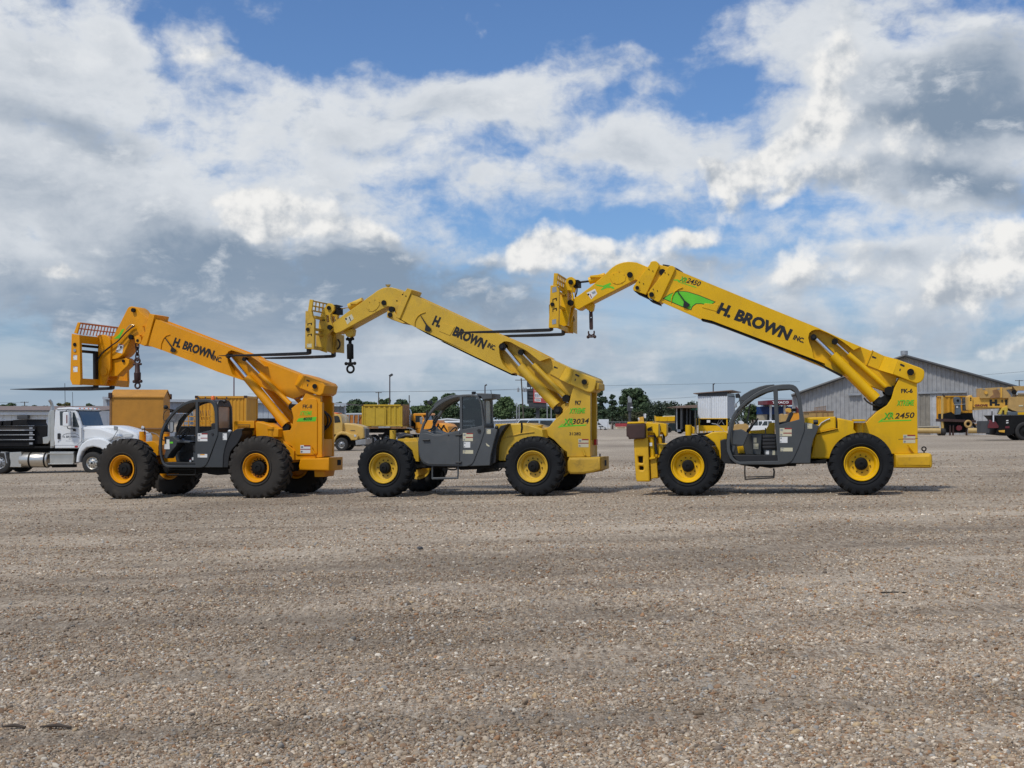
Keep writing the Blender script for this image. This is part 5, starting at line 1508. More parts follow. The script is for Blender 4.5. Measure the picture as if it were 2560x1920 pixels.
# ------------------------------------------------------------------ machine 3: yellow, FK-6
F3 = Frame((1719 + 2154) / 2, 26.0, -13.0, SLOPE)
T3 = thing('telehandler', 'yellow telehandler marked FK-6 with lime green boom flash and front stabilisers', 'telehandler', F3, GROUP_T)
Rw3, uf3, ur3 = wheels(T3, F3, [K('I', 860, 1076)[0], K('J', 932, 1065)[0]], m_rubber, m_y3, m_under, 'three', 'bolts', 22, 0.15, 0.132, 0.340)
axles(T3, Rw3, (uf3, ur3), m_under)
MB().box((uf3 + 0.25, 1.03, 0.80), (ur3 + 0.25, 1.80, 1.02)).build('chassis', m_y3, T3, 25, bev=0.02)
MB().box((uf3 - 0.6, 0.75, 0.66), (ur3 + 0.2, 1.85, 0.80)).build('under_frame', m_under, T3, 25, bev=0.02)
G, H_, I_, J_ = (lambda *a: K('G', *a)), (lambda *a: K('H', *a)), (lambda *a: K('I', *a)), (lambda *a: K('J', *a))
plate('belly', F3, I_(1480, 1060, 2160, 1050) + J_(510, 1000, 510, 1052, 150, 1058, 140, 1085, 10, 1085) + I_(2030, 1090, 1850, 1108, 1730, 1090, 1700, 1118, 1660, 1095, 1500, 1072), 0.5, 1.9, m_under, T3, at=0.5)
bm3 = plate('boom', F3, G(1600, 155) + H_(550, 196, 1050, 398, 1250, 490, 1570, 614, 1700, 672, 2080, 800, 2040, 940, 1830, 880, 1800, 1000, 1740, 1030, 1500, 942, 1290, 857, 0, 325) + G(1440, 500), 1.22, 1.56, m_y3, T3, at=1.1)
SL3 = G(1600, 152) + H_(550, 192, 1050, 394, 1250, 487, 1470, 580, 1398, 612, 1340, 565, 1300, 535, 1240, 495, 1150, 448, 1060, 411, 1020, 410, 985, 422, 960, 445, 950, 490, 960, 540, 985, 600, 1005, 690, 1060, 722, 1115, 746, 1010, 705, 0, 322) + G(1910, 718, 1440, 500)
plate('boom_sleeve', F3, SL3, 1.03, 1.24, m_y3, bm3, at=1.03, bev=0)
plate('boom_sleeve', F3, G(1600, 152) + H_(550, 192, 1050, 394, 1250, 487, 1470, 580, 1100, 600, 1005, 690, 1060, 722, 1115, 746, 1010, 705, 0, 322) + G(1910, 718, 1440, 500), 1.54, 1.60, m_y3, bm3, at=1.03, bev=0)
plate('boom_rail', F3, G(1910, 722) + H_(0, 327, 1010, 712, 1290, 860, 1290, 875, 1010, 728, 300, 455, 0, 342) + G(1900, 735), 1.06, 1.52, m_under, bm3, at=1.05, bev=0.004)
plate('wear_strip', F3, G(1440, 505, 1915, 712, 1905, 735, 1435, 528), 1.01, 1.05, m_y3, bm3, at=1.03, bev=0.004)
plate('boom_section', F3, G(1405, 92, 1470, 112, 1535, 128, 1600, 152, 1440, 500, 1270, 440), 1.07, 1.56, m_y3, bm3)
plate('boom_collar', F3, G(1312, 92, 1318, 72, 1335, 60, 1360, 56, 1385, 60, 1410, 80, 1416, 118, 1290, 400, 1265, 446, 1122, 395, 1116, 365, 1140, 322), 0.99, 1.66, m_y3, bm3)
plate('boom_collar', F3, G(1520, 132, 1530, 116, 1550, 110, 1580, 115, 1600, 130, 1602, 155, 1442, 495, 1425, 520, 1403, 530, 1286, 466, 1310, 392), 0.97, 1.68, m_y3, bm3)
plate('collar_shoe', F3, G(1122, 398, 1265, 448, 1290, 490, 1410, 532, 1420, 555, 1310, 512, 1300, 490, 1150, 420), 1.03, 1.6, m_under, bm3, at=1.0)
plate('boom_head', F3, G(438, 490, 520, 432, 630, 352, 710, 285, 790, 215, 840, 165, 880, 130, 920, 103, 960, 85, 1010, 71, 1060, 65, 1110, 67, 1160, 74, 1300, 132, 1330, 250, 1200, 300, 1150, 272, 1120, 285, 1060, 318, 560, 574, 500, 612, 470, 612, 443, 595, 430, 558), 1.08, 1.54, m_y3, bm3)
sheet('inspection_cover', F3, G(850, 255, 855, 230, 875, 205, 930, 190, 1000, 205, 1035, 235, 1030, 280, 985, 315, 930, 325, 885, 310), 1.08, m_y3, bm3, t=0.012)
for c, r, vv in (((1080, 215), 7, 1.03), ((1165, 365), 4.6, 0.95), ((1330, 443), 6, 0.93)): pin('pivot_pin', F3, G(*c)[0], r, vv, 0.10, m_under, bm3)
for c in ((1300, 152), (1345, 172), (1190, 300), (1237, 318)): pin('bolt', F3, G(*c)[0], 1.3, 0.975, 0.03, m_under, bm3, 8)
for c in ((1485, 190), (1525, 210), (1350, 382), (1398, 400)): pin('bolt', F3, G(*c)[0], 1.3, 0.955, 0.03, m_under, bm3, 8)
for c in ((892, 208), (955, 178), (1012, 212), (985, 300), (905, 305)): pin('bolt', F3, G(*c)[0], 1.0, 1.055, 0.02, m_y3w, bm3, 8)
for c, hw in (((1165, 365), 38), ((1330, 443), 42)): sheet('pin_plate', F3, G(c[0] - hw, c[1] - hw * .7, c[0] + hw * .7, c[1] - hw, c[0] + hw, c[1] + hw * .7, c[0] - hw * .7, c[1] + hw), 0.97 if hw > 40 else 0.99, m_y3, bm3, t=0.012)
pin('collar_roller', F3, G(1455, 185)[0], 8, 1.03, 0.12, m_under, bm3)
hose('top_cable', [F3.p(p, 1.3) for p in G(1460, 105, 1540, 118, 1620, 150, 1690, 195)], 0.02, m_black, bm3)
tl3 = cyl('tilt_cylinder', F3, G(612, 288)[0], G(800, 232)[0], 9, 1.30, m_y3, bm3)
cyl('cylinder_rod', F3, G(470, 306)[0], G(616, 290)[0], 2.6, 1.30, m_fork, tl3, 12)
plate('cylinder_shroud', F3, G(622, 225, 795, 207, 760, 250, 622, 248), 1.18, 1.42, m_y3, tl3, at=1.2)
plate('hook_ear', F3, G(580, 605, 600, 625, 640, 645, 662, 630, 676, 560, 660, 545, 560, 585), 1.22, 1.40, m_y3, bm3, at=1.3)
sheet('warning_sticker', F3, G(583, 426, 680, 378, 706, 432, 637, 500), 1.08, m_white, bm3)
sheet('sticker_print', F3, G(590, 440, 608, 430, 616, 446, 600, 457), 1.077, m_ink, bm3, t=0.002)
sheet('sticker_print', F3, G(618, 440, 626, 436, 645, 480, 637, 485), 1.077, m_ink_r, bm3, t=0.002)
sheet('sticker_print', F3, G(640, 420, 680, 400, 690, 425, 655, 440), 1.077, m_steel, bm3, t=0.002)
sheet('green_decal', F3, G(680, 325, 772, 342, 858, 308, 867, 326, 838, 342, 880, 352, 903, 366, 897, 382, 860, 366, 812, 368, 758, 392, 746, 386, 782, 358, 700, 340), 1.08, m_green, bm3)
SWK = G(1458, 492, 1538, 438, 1590, 417, 1640, 404, 1700, 404, 1755, 412, 1885, 452, 2072, 528, 2003, 575, 1900, 552, 1845, 554, 1805, 585, 1788, 626, 1690, 590, 1560, 534)
SWG = G(1474, 490, 1542, 443, 1592, 422, 1641, 410, 1700, 410, 1752, 418, 1880, 458, 2058, 530, 2000, 567, 1902, 545, 1840, 547, 1798, 580, 1783, 616, 1690, 582, 1562, 526)
sheet('flash_outline', F3, SWK, 1.03, m_ink, bm3, t=0.002)
sheet('green_flash', F3, SWG, 1.03, m_green, bm3, t=0.004)
MB().tube([F3.p(p, 1.015) for p in G(1692, 360, 1640, 380, 1600, 410, 1575, 450, 1563, 490, 1558, 530)], 0.011, 6).build('angle_scale', m_y3, bm3, 60)
plate('angle_pointer', F3, G(1625, 405, 1635, 403, 1715, 512, 1775, 560, 1740, 596, 1694, 582, 1706, 520), 0.99, 1.01, m_ink, bm3, bev=0.002)
plate('cover_plate', F3, G(1945, 545, 2110, 560, 2080, 637, 1915, 592), 1.018, 1.032, m_y3, bm3, at=1.03, bev=0.003)
decal_x(F3, 1.03, bm3, None, 'XR', *G(1645, 285, 1725, 312), 13, '2450', *G(1728, 302, 1888, 352), 12.5, G(1580, 272, 1640, 270, 1660, 300, 1850, 358, 1845, 367, 1640, 302, 1625, 282, 1595, 284))
text('lettering', F3, 'H. BROWN', *H_(45, 240, 758, 515), 28, 1.03, m_ink, bm3, shear=0.06, bold=0.055, d=0.003)
text('lettering', F3, 'INC.', *H_(797, 503, 903, 543), 12, 1.03, m_ink, bm3, shear=0.06, bold=0.045, d=0.003)
pv3 = plate('pivot_housing', F3, H_(1840, 708, 2060, 788, 2090, 806, 2100, 830, 2095, 880, 2085, 905, 2060, 930, 2035, 940, 2010, 941, 1785, 850), 0.94, 1.70, m_y3, T3, bev=0.02)
pivot_wedge('bent_plate', F3, H_(1700, 670, 1640, 806), H_(1841, 708, 1786, 850), 1.20, 0.942, 1.65, m_y3, pv3)
plate('root_plate', F3, H_(1582, 615, 1702, 672, 1642, 806, 1525, 760), 1.19, 1.23, m_y3, pv3, at=1.2, bev=0.004)
plate('weld_bead', F3, H_(1580, 610, 1590, 614, 1528, 762, 1518, 758), 1.17, 1.22, m_y3, pv3, at=1.2, bev=0.003)
pin('pin_boss', F3, H_(1967, 828)[0], 9.5, 0.92, 0.05, m_y3, pv3)
pin('pivot_pin', F3, H_(1962, 830)[0], 8.4, 0.88, 0.05, m_under, pv3)
for s4 in (H_(1856, 752, 1866, 746, 1900, 762, 1903, 772, 1895, 780, 1858, 764), H_(1852, 798, 1866, 796, 1860, 820, 1850, 820)): sheet('slot', F3, s4, 0.94, m_ink, pv3)
sheet('slot', F3, H_(1578, 676, 1588, 670, 1622, 686, 1624, 694, 1612, 698, 1580, 686), 1.19, m_ink, pv3)
lift_set(F3, T3, m_y3, 'H', (1030, 505, 1205, 672), (1192, 662, 1615, 1088), (1575, 1046, 1622, 1094), ((1003, 488, 7.5), (1652, 1125, 12)), (12.4, 5.8, 13), (1225, 540, 1352, 656), (1346, 650, 1716, 972), ((1213, 530, 7.5), (1748, 1016, 11)), (6.6, 2.8))
plate('cylinder_bracket', F3, H_(1590, 1130, 1700, 1060, 1790, 960, 1810, 1000, 1740, 1150, 1650, 1215, 1590, 1210), 1.14, 1.30, m_under, T3, at=1.12)
hose('cylinder_hose', [F3.p(p, 1.06) for p in H_(1500, 1085, 1530, 1120, 1580, 1150, 1620, 1160)], 0.018, m_black, T3)
TW3 = J_(1392, 20, 1600, 85, 1610, 930, 1345, 938, 1000, 935, 900, 850, 850, 700, 870, 572, 985, 562, 1030, 512, 1130, 420, 1240, 350, 1292, 270, 1325, 150, 1370, 60)
tw3 = plate('rear_tower', F3, TW3, 1.00, 1.14, m_y3, T3)
plate('tower_cheek', F3, TW3, 1.58, 1.70, m_y3, tw3, at=1.0)
plate('tower_core', F3, J_(1400, 100, 1570, 120, 1580, 925, 1345, 930, 1300, 830, 1150, 720, 870, 680, 985, 570, 1240, 360), 1.13, 1.59, m_y3w, tw3, at=1.0)
text('unit_number', F3, 'FK-6', *J_(1408, 203, 1548, 201), 10.5, 1.0, m_ink, tw3, bold=0.04)
text('brand_lettering', F3, 'XTREME', *J_(1355, 357, 1568, 352), 13.5, 1.0, m_ink, tw3, shear=0.25, bold=0.035)
text('brand_lettering', F3, 'XTREME', *J_(1355, 357, 1568, 352), 13.5, 1.0, m_green, tw3, shear=0.25, bold=0.018, d=0.004)
decal_x(F3, 1.0, tw3, None, 'XR', *J_(1195, 522, 1318, 512), 16, '2450', *J_(1330, 512, 1572, 500), 13.5, J_(1128, 556, 1185, 510, 1205, 510, 1178, 535, 1535, 524, 1528, 538, 1165, 550, 1145, 560))
warn(F3, 'J', 1432, 706, 1578, 806, 1.0, tw3, m_cream)
sheet('rub_line', F3, J_(1375, 758, 1610, 746, 1610, 752, 1375, 764), 1.0, m_ink, tw3, t=0.001)
MB().tube([F3.p(p, 0.94) for p in J_(1495, 825, 1515, 855, 1560, 912)], 0.022, 8).build('grab_handle', m_y3, tw3, 60)
sheet('oil_stain', F3, J_(1480, 870, 1505, 840, 1530, 880, 1570, 900, 1555, 932, 1500, 925), 1.0, m_y3w, tw3, t=0.001)
bp3 = plate('rear_bumper', F3, J_(1330, 940, 1745, 930, 1770, 935, 1785, 960, 1788, 1060, 1782, 1095, 1765, 1108, 1335, 1108), 0.80, 1.72, m_y3w, T3, bev=0.07)
q = F3.p(J_(1684, 928)[0], 1.2)
MB().torus((q.x, 1.2, q.z + 0.09), 0.042, 0.014, 16, 8).tube([(q.x, 1.2, q.z - 0.02), (q.x, 1.2, q.z + 0.05)], 0.014, 6).build('lifting_eye', m_under, bp3, 60)
plate('engine_hood', F3, K('R', 1405, 690, 1560, 680, 2035, 668, 2045, 700, 2055, 915, 2045, 925, 1680, 1005, 1620, 1030, 1590, 1200, 1560, 1290, 1500, 1311, 1400, 1300), 0.62, 1.95, m_y3, T3, bev=0.03)
plate('hood_rear', F3, J_(636, 505, 660, 505, 840, 543, 838, 640, 900, 720, 760, 800, 640, 900, 580, 995, 315, 995, 335, 900, 380, 700, 640, 640), 0.64, 1.95, m_y3, T3, bev=0.03)
plate('hood_seam', F3, K('R', 2036, 672, 2062, 690, 2068, 905, 2050, 912, 2046, 700), 0.605, 0.63, m_under, T3, at=0.62, bev=0.003)
plate('hood_ledge', F3, J_(400, 680, 640, 628, 650, 634, 402, 688), 0.60, 0.64, m_y3w, T3, at=0.62, bev=0.004)
MB().tube([F3.p(p, 0.60) for p in J_(412, 615, 450, 565, 500, 535, 552, 513)], 0.014, 6).build('fender_lip', m_lens, T3, 60)
plate('cowl_plate', F3, J_(820, 520, 980, 522, 980, 545, 840, 548), 0.7, 1.2, m_y3, T3)
q0, q1 = F3.p(J_(895, 562)[0], 0.95), F3.p(J_(895, 690)[0], 0.95)
MB().tube([q0, q1], 0.10, 18).build('hood_post', m_y3, T3, 40)
# cab (open, no door)
F3o = (1330, 900, 1328, 800, 1340, 720, 1352, 640, 1372, 540, 1400, 470, 1440, 410, 1490, 350, 1550, 295, 1620, 240, 1690, 195, 1770, 155, 1850, 125, 1920, 108, 2000, 100, 2080, 98, 2130, 105, 2165, 125, 2190, 155, 2210, 200, 2225, 270, 2240, 400, 2262, 520, 2268, 600, 2265, 660, 2240, 730, 2200, 850, 2150, 960, 2120, 1015, 2085, 1045, 2040, 1060, 1950, 1068, 1480, 1066, 1440, 1052, 1400, 1025, 1365, 985)
F3h1 = (1372, 880, 1370, 780, 1380, 680, 1400, 580, 1425, 510, 1460, 450, 1515, 385, 1580, 325, 1650, 275, 1730, 228, 1810, 196, 1890, 175, 1912, 600, 1945, 1020, 1480, 1030, 1440, 1010, 1405, 975)
F3h2 = (1945, 165, 2090, 158, 2120, 168, 2145, 190, 2165, 225, 2180, 290, 2195, 400, 2205, 520, 1962, 585, 1950, 380)
F3hf = (1378, 700, 1400, 580, 1425, 510, 1515, 385, 1650, 275, 1810, 196, 1890, 175, 2090, 158, 2145, 190, 2180, 290, 2210, 560, 1912, 700, 1500, 690)
c3 = cab(F3, T3, m_grey3, 'I', F3o, (F3h1, F3h2), CV0, CV1, farhole=[F3hf])
strip(F3, 'cab_roof', I_(1490, 358, 1550, 303, 1620, 248, 1690, 203, 1770, 163, 1850, 133, 1920, 116, 2000, 108, 2080, 106, 2130, 113, 2165, 133, 2190, 160), CV0 + 0.02, CV1 - 0.02, -0.03, m_grey3, c3, CV0)
plate('visor', F3, I_(1490, 350, 1475, 268, 1540, 215, 1620, 168, 1720, 128, 1800, 108, 1900, 100, 1900, 115, 1770, 155, 1620, 240), CV0 + 0.02, CV1 - 0.05, m_grey3, c3, at=CV0)
rp3 = plate('rear_quarter', F3, J_(248, 560, 330, 568, 420, 600, 395, 680, 355, 760, 330, 860, 318, 1050, 60, 1050, 100, 1000, 200, 760, 248, 640), CV0 + 0.02, CV1, m_grey3, c3, bev=0.015)
plate('lower_sill', F3, I_(1250, 780, 1290, 760, 1335, 760, 1330, 900, 1370, 1000, 1440, 1060, 1300, 1052, 1260, 1010), 0.45, 1.0, m_black, c3, at=0.4)
plate('cab_floor', F3, I_(1400, 950, 2100, 950, 2080, 1040, 1470, 1045), CV0 + 0.06, CV1 - 0.06, m_black, c3)
plate('kick_panel', F3, I_(1395, 830, 1900, 800, 1920, 1030, 1480, 1030, 1410, 970), 0.95, 0.98, m_black, c3, at=CV0)
cs3 = plate('console', F3, I_(1385, 655, 1500, 640, 1588, 688, 1530, 835, 1400, 825), CV0 + 0.08, 0.62, m_grey3, c3, at=CV0)
plate('console_foot', F3, I_(1390, 825, 1440, 830, 1410, 930, 1385, 900), CV0 + 0.1, 0.6, m_grey3, c3, at=CV0)
plate('dash_box', F3, I_(1620, 715, 1745, 705, 1735, 955, 1640, 945), 0.72, 0.94, m_grey3, c3, at=CV0)
plate('seat', F3, I_(1760, 760, 1930, 760, 1930, 880, 1775, 885), 0.42, 0.85, m_seat, c3, at=CV0)
plate('seat_base', F3, I_(1775, 885, 1950, 885, 1945, 1030, 1790, 1020), 0.44, 0.85, m_grey3, c3, at=CV0)
plate('seat_back', F3, I_(1950, 560, 2040, 540, 2085, 440, 2120, 420, 2130, 460, 2080, 560, 2050, 760, 1930, 780), 0.46, 0.84, m_seat, c3, at=CV0)
for i in range(4): plate('cushion_roll', F3, I_(1758, 715 + i * 42, 1920, 712 + i * 42, 1920, 745 + i * 42, 1762, 748 + i * 42), 0.395, 0.44, m_seat, c3, at=CV0, bev=0.02)
q = F3.p(I_(1640, 590)[0], 0.62)
MB().torus(q, 0.18, 0.015, 24, 8, (-0.75, 0, 0.66)).build('steering_wheel', m_black, c3, 60)
MB().tube([q, q + Vector((-0.14, 0, -0.20))], 0.03, 10).build('steering_column', m_black, c3, 60)
MB().tube([q + Vector((-0.12, 0, -0.11)), q + Vector((0.12, 0, 0.11))], 0.012, 6).build('wheel_spoke', m_black, c3, 60)
MB().tube([F3.p(p, 0.5) for p in I_(1797, 625, 1797, 710)], 0.012, 6).build('lever', m_black, c3, 60)
plate('engine_cover', F3, I_(1560, 660, 1800, 645, 1850, 560, 1905, 560, 1905, 705, 1560, 715), 1.02, 1.9, m_y3, T3, at=1.0)
plate('pedal_box', F3, I_(1455, 850, 1530, 840, 1550, 930, 1470, 930), 0.86, 0.94, m_y3, c3, at=0.9)
warn(F3, 'I', 1968, 626, 2112, 724, CV0, c3, m_cream, bars=((0, .14, .4, 1), (.56, .68, .3, 1)))
warn(F3, 'I', 1970, 732, 2062, 804, CV0, c3, m_white, bars=())
warn(F3, 'I', 1978, 862, 2124, 906, CV0, c3, m_cream, bars=())
warn(F3, 'J', 282, 573, 340, 633, CV0 + 0.02, rp3, m_cream, bars=())
warn(F3, 'I', 1800, 895, 1840, 942, 0.44, c3, m_white, bars=())
warn(F3, 'I', 1788, 955, 1842, 1018, 0.44, c3, m_cream, bars=((0, .2, 0, 1),))
warn(F3, 'I', 1880, 895, 1912, 990, 0.44, c3, m_cream, bars=())
warn(F3, 'I', 1652, 742, 1690, 800, 0.72, c3, m_cream, bars=())
warn(F3, 'I', 1652, 812, 1712, 878, 0.72, c3, m_cream, bars=())
q = F3.p(J_(382, 555)[0], CV0 + 0.08); MB().lathe([(-0.05, 0.001), (-0.05, 0.05), (0.04, 0.05), (0.05, 0.03)], q, 14, 'u').build('fuel_cap', m_black, c3, 40)
plate('work_lamp', F3, I_(1430, 215, 1475, 205, 1492, 240, 1485, 262, 1435, 262), 0.36, 0.48, m_black, c3, at=CV0)
plate('mirror', F3, I_(1425, 330, 1455, 325, 1460, 375, 1425, 385), 0.14, 0.2, m_steel, c3, at=CV0)
MB().tube([F3.p(p, 0.17) for p in I_(1450, 330, 1490, 285, 1540, 300)], 0.009, 6).build('mirror_arm', m_black, c3, 60)
plate('wiper_bar', F3, I_(1560, 540, 1600, 330, 1618, 330, 1580, 560), 0.86, 0.89, m_grey3, c3, at=0.6)
sp3 = MB()
sp3.tube([F3.p(p, CV0 + 0.05) for p in I_(1550, 1070, 1548, 1160, 1553, 1240)], 0.014, 6)
sp3.tube([F3.p(p, CV0 + 0.05) for p in I_(1893, 1110, 1902, 1150, 1895, 1225)], 0.018, 6)
sp3.tube([F3.p(p, CV0 + 0.05) for p in I_(1545, 1242, 1900, 1222)], 0.018, 6)
sp3.tube([F3.p(p, CV0 + 0.05) for p in I_(1545, 1216, 1900, 1204)], 0.014, 6)
sp3.build('step', m_fork, T3, 60)
# nose: fender bracket, post, stabiliser
plate('front_frame', F3, I_(1065, 715, 1160, 672, 1300, 668, 1335, 690, 1335, 760, 1262, 775, 1280, 850, 1275, 950, 1252, 1005, 1235, 900, 1180, 800, 1110, 745), 0.55, 1.7, m_y3, T3, bev=0.02)
plate('front_tray', F3, I_(960, 690, 1110, 680, 1060, 712, 1000, 712), 0.8, 1.6, m_under, T3)
MB().loft([[F3.p(p, 1.1 + dv) for dv in (0, 0.5)] + [F3.p(p, 1.1 + dv) + Vector((0, 0, 0.02)) for dv in (0.5, 0)] for p in I_(1150, 575, 1200, 582, 1250, 612, 1290, 655, 1315, 690)]).build('front_fender', m_steel, T3, 40)
q0, q1 = F3.p(I_(871, 588)[0], 0.8), F3.p(I_(871, 720)[0], 0.8)
fp3 = MB().tube([q0, q1], 0.068, 18).build('front_post', m_y3, T3, 40)
plate('post_bracket', F3, I_(905, 598, 945, 620, 945, 695, 905, 695), 0.82, 0.9, m_y3, fp3)
V_ = lambda *a: K('V', *a)
for vv, nm in ((0.30, 0), (1.95, 1)):
    sb = plate('stabiliser', F3, V_(330, 590, 600, 545, 640, 1380, 610, 1392, 395, 1388, 370, 1330, 345, 900), vv, vv + 0.34, m_y3w, T3, at=0.30, bev=0.03,
               holes=[V_(415, 910, 505, 910, 505, 1030, 485, 1040, 435, 1035, 420, 1015), V_(435, 1105, 450, 1095, 505, 1098, 518, 1115, 518, 1160, 500, 1172, 450, 1170, 435, 1155)])
    plate('stabiliser_core', F3, V_(400, 620, 620, 600, 650, 1330, 420, 1330), vv + 0.10, vv + 0.28, m_under, sb, at=0.30)
    plate('stabiliser_leg', F3, V_(640, 960, 760, 940, 790, 1310, 690, 1330, 655, 1350), vv + 0.08, vv + 0.30, m_y3w, sb, at=0.35)
    plate('stabiliser_pad', F3, V_(205, 300, 545, 292, 555, 560, 520, 580, 240, 588, 225, 545, 195, 535, 190, 350), vv - 0.12, vv + 0.40, m_rustst, sb, at=0.18, bev=0.03)
    plate('pad_top', F3, V_(215, 262, 525, 255, 545, 292, 208, 300), vv - 0.10, vv + 0.38, m_y3, sb, at=0.20, bev=0.02)
    for dx_ in (290, 440):
        pass
    plate('stabiliser_yoke', F3, V_(575, 270, 800, 300, 802, 520, 770, 560, 720, 470, 600, 462, 600, 545, 545, 560, 560, 300), vv + 0.02, vv + 0.36, m_y3, sb, at=0.32, bev=0.015)
    plate('knuckle', F3, V_(590, 395, 610, 370, 640, 365, 680, 345, 655, 375, 690, 410, 660, 432, 600, 432), vv - 0.01, vv + 0.03, m_under, sb, at=0.30, bev=0.004)
    sc = F3.pxm(V_(660, 700)[0], 0.3)

    def tr(p, vv=vv):
        q = F3.p(p, 0.45); return Vector((q.x, vv + 0.15, q.z))
    scy = MB().tube([tr(p) for p in V_(662, 545, 692, 945)], sc * 7.0, 18).build('stabiliser_cylinder', m_y3, sb, 40)
    MB().tube([tr(V_(605, 490)[0]), tr(V_(720, 485)[0])], sc * 3.6, 12).build('cylinder_cap', m_y3, scy if False else sb, 40)
    plate('foot_plate', F3, V_(640, 930, 750, 920, 755, 950, 640, 972), vv + 0.02, vv + 0.30, m_y3, sb, at=0.42)
    hose('stabiliser_hose', [tr(p) + Vector((0, -0.02, 0)) for p in V_(690, 455, 735, 460, 750, 540, 745, 700, 770, 870)], 0.03, m_black, sb)
plate('nose_beam', F3, V_(775, 680, 880, 690, 900, 900, 780, 880), 0.5, 2.1, m_y3, T3, at=0.5)
sheet('warning_sticker', F3, V_(632, 655, 680, 652, 682, 715, 634, 718), 0.36, m_white, T3)
# carriage of machine 3
Y0, Y1 = 0.42, 2.18
CO = G(165, 340, 195, 335, 240, 333, 255, 370, 268, 395, 262, 828, 145, 825)
cr3 = plate('carriage', F3, CO, Y0, Y0 + 0.10, m_y3w, T3)
plate('carriage_end', F3, CO, Y1 - 0.10, Y1, m_y3w, cr3, at=Y0)
plate('guard_end', F3, G(205, 195, 252, 198, 242, 332, 194, 336), Y0 + 0.01, Y0 + 0.06, m_y3w, cr3, at=Y0)
plate('guard_end', F3, G(205, 195, 252, 198, 242, 332, 194, 336), Y1 - 0.06, Y1 - 0.01, m_y3w, cr3, at=Y0)
for (ya, yb, xx) in ((345, 372, 225), (400, 418, 235), (560, 590, 235), (780, 828, 235)):
    plate('cross_beam', F3, G(xx, ya, xx + 40, ya + 8, xx + 40, yb + 8, xx, yb), Y0 + 0.09, Y1 - 0.09, m_y3w, cr3, at=Y0)
ga, gb = F3.p(G(246, 205)[0], Y0), F3.p(G(240, 332)[0], Y0)
for f in (0.02, 0.5, 0.97):
    p = ga.lerp(gb, f); MB().tube([(p.x, Y0 + 0.03, p.z), (p.x, Y1 - 0.03, p.z)], 0.02, 6).build('guard_rail', m_y3w, cr3, 60)
for i in range(1, 8):
    v = Y0 + (Y1 - Y0) * i / 8
    MB().tube([(ga.x, v, ga.z), (gb.x, v, gb.z)], 0.018, 6).build('guard_bar', m_y3w, cr3, 60)
for vv in (1.04, 1.44):
    plate('quick_attach', F3, G(345, 290, 360, 258, 385, 243, 415, 242, 440, 258, 455, 290, 450, 320, 425, 345, 415, 400, 432, 470, 432, 560, 400, 590, 360, 800, 300, 815, 265, 780, 290, 560, 300, 420), vv, vv + 0.09, m_y3, cr3, at=1.06,
          holes=[G(362, 398, 408, 400, 415, 505, 362, 505)], bev=0.008)
plate('attach_core', F3, G(268, 420, 355, 400, 355, 800, 268, 790), 1.12, 1.46, m_y3w, cr3, at=1.06)
plate('lower_pan', F3, G(262, 620, 360, 610, 425, 600, 425, 880, 262, 815), 1.55, 2.08, m_y3w, cr3, at=1.5)
for c, r, vv in (((398, 300), 6, 1.0), ((395, 537), 7.5, 0.97), ((187, 556), 5, Y0 - 0.03)): pin('pivot_pin', F3, G(*c)[0], r, vv, 0.09, m_under, cr3)
q = F3.p(G(470, 325)[0], 1.2); MB().box((q.x - 0.09, 1.12, q.z - 0.06), (q.x + 0.05, 1.5, q.z + 0.09)).build('tilt_block', m_under, cr3, 20)
for yv in (495, 610):
    sheet('cut_letter', F3, G(190, yv, 240, yv - 15, 242, yv + 20, 230, yv + 22, 230, yv + 2, 200, yv + 8, 200, yv + 35, 190, yv + 35), Y0, m_under, cr3, t=0.002)
sheet('sticker', F3, G(185, 365, 235, 350, 238, 410, 188, 425), Y0, m_steel, cr3)
sheet('sticker', F3, G(185, 735, 232, 725, 234, 780, 187, 790), Y0, m_steel, cr3)
text('capacity_mark', F3, '24K', *G(302, 465, 352, 468), 5.5, 1.04, m_ink, cr3, bold=0.03)
hose('hydraulic_hose', [F3.p(p, 1.6) for p in G(385, 650, 425, 690, 435, 740, 410, 765, 365, 768)], 0.018, m_black, cr3)
hose('hydraulic_hose', [F3.p(p, 1.2) for p in G(438, 345, 470, 360, 470, 420, 450, 470)], 0.014, m_black, cr3)
hl = F3.p(G(195, 868)[0], 0.62); tp3 = F3.p(K('D', 1670, 516)[0], 0.62)
zsh = F3.p(G(200, 560)[0], 0.62).z
fork(F3, cr3, (hl.x, hl.z), tp3.x, zsh, 0.62, 0.065)
fork(F3, cr3, (hl.x, hl.z), tp3.x + 0.05, zsh, 2.04, 0.065)
shackle_thing('black link plate and shackle hanging from the boom head of telehandler FK-6', F3, 1.31, G(632, 615, 640, 950), 0, 'link', m_rustst)
t3 = F3.M @ Vector((tp3.x, 0.69, 0)); b2 = F2.M @ Vector((F2.p(D(1700, 520)[0], 1.03).x, 1.03, 0)); t3f = F3.M @ Vector((tp3.x + 0.9, 1.97, 0)); b2f = F2.M @ Vector((F2.p(E(600, 60)[0], 1.03).x, 1.60, 0))
print('FORKS 3 over 2: tip', t3.y, 'boom near', b2.y, '| far fork', t3f.y, 'boom far', b2f.y)

# ================================================================== the yard's buildings, trees and vehicles behind
def FB(px, py, yaw=0.0, pitch=0.0):
    return Frame(px, hit(px, py).y, yaw, pitch)


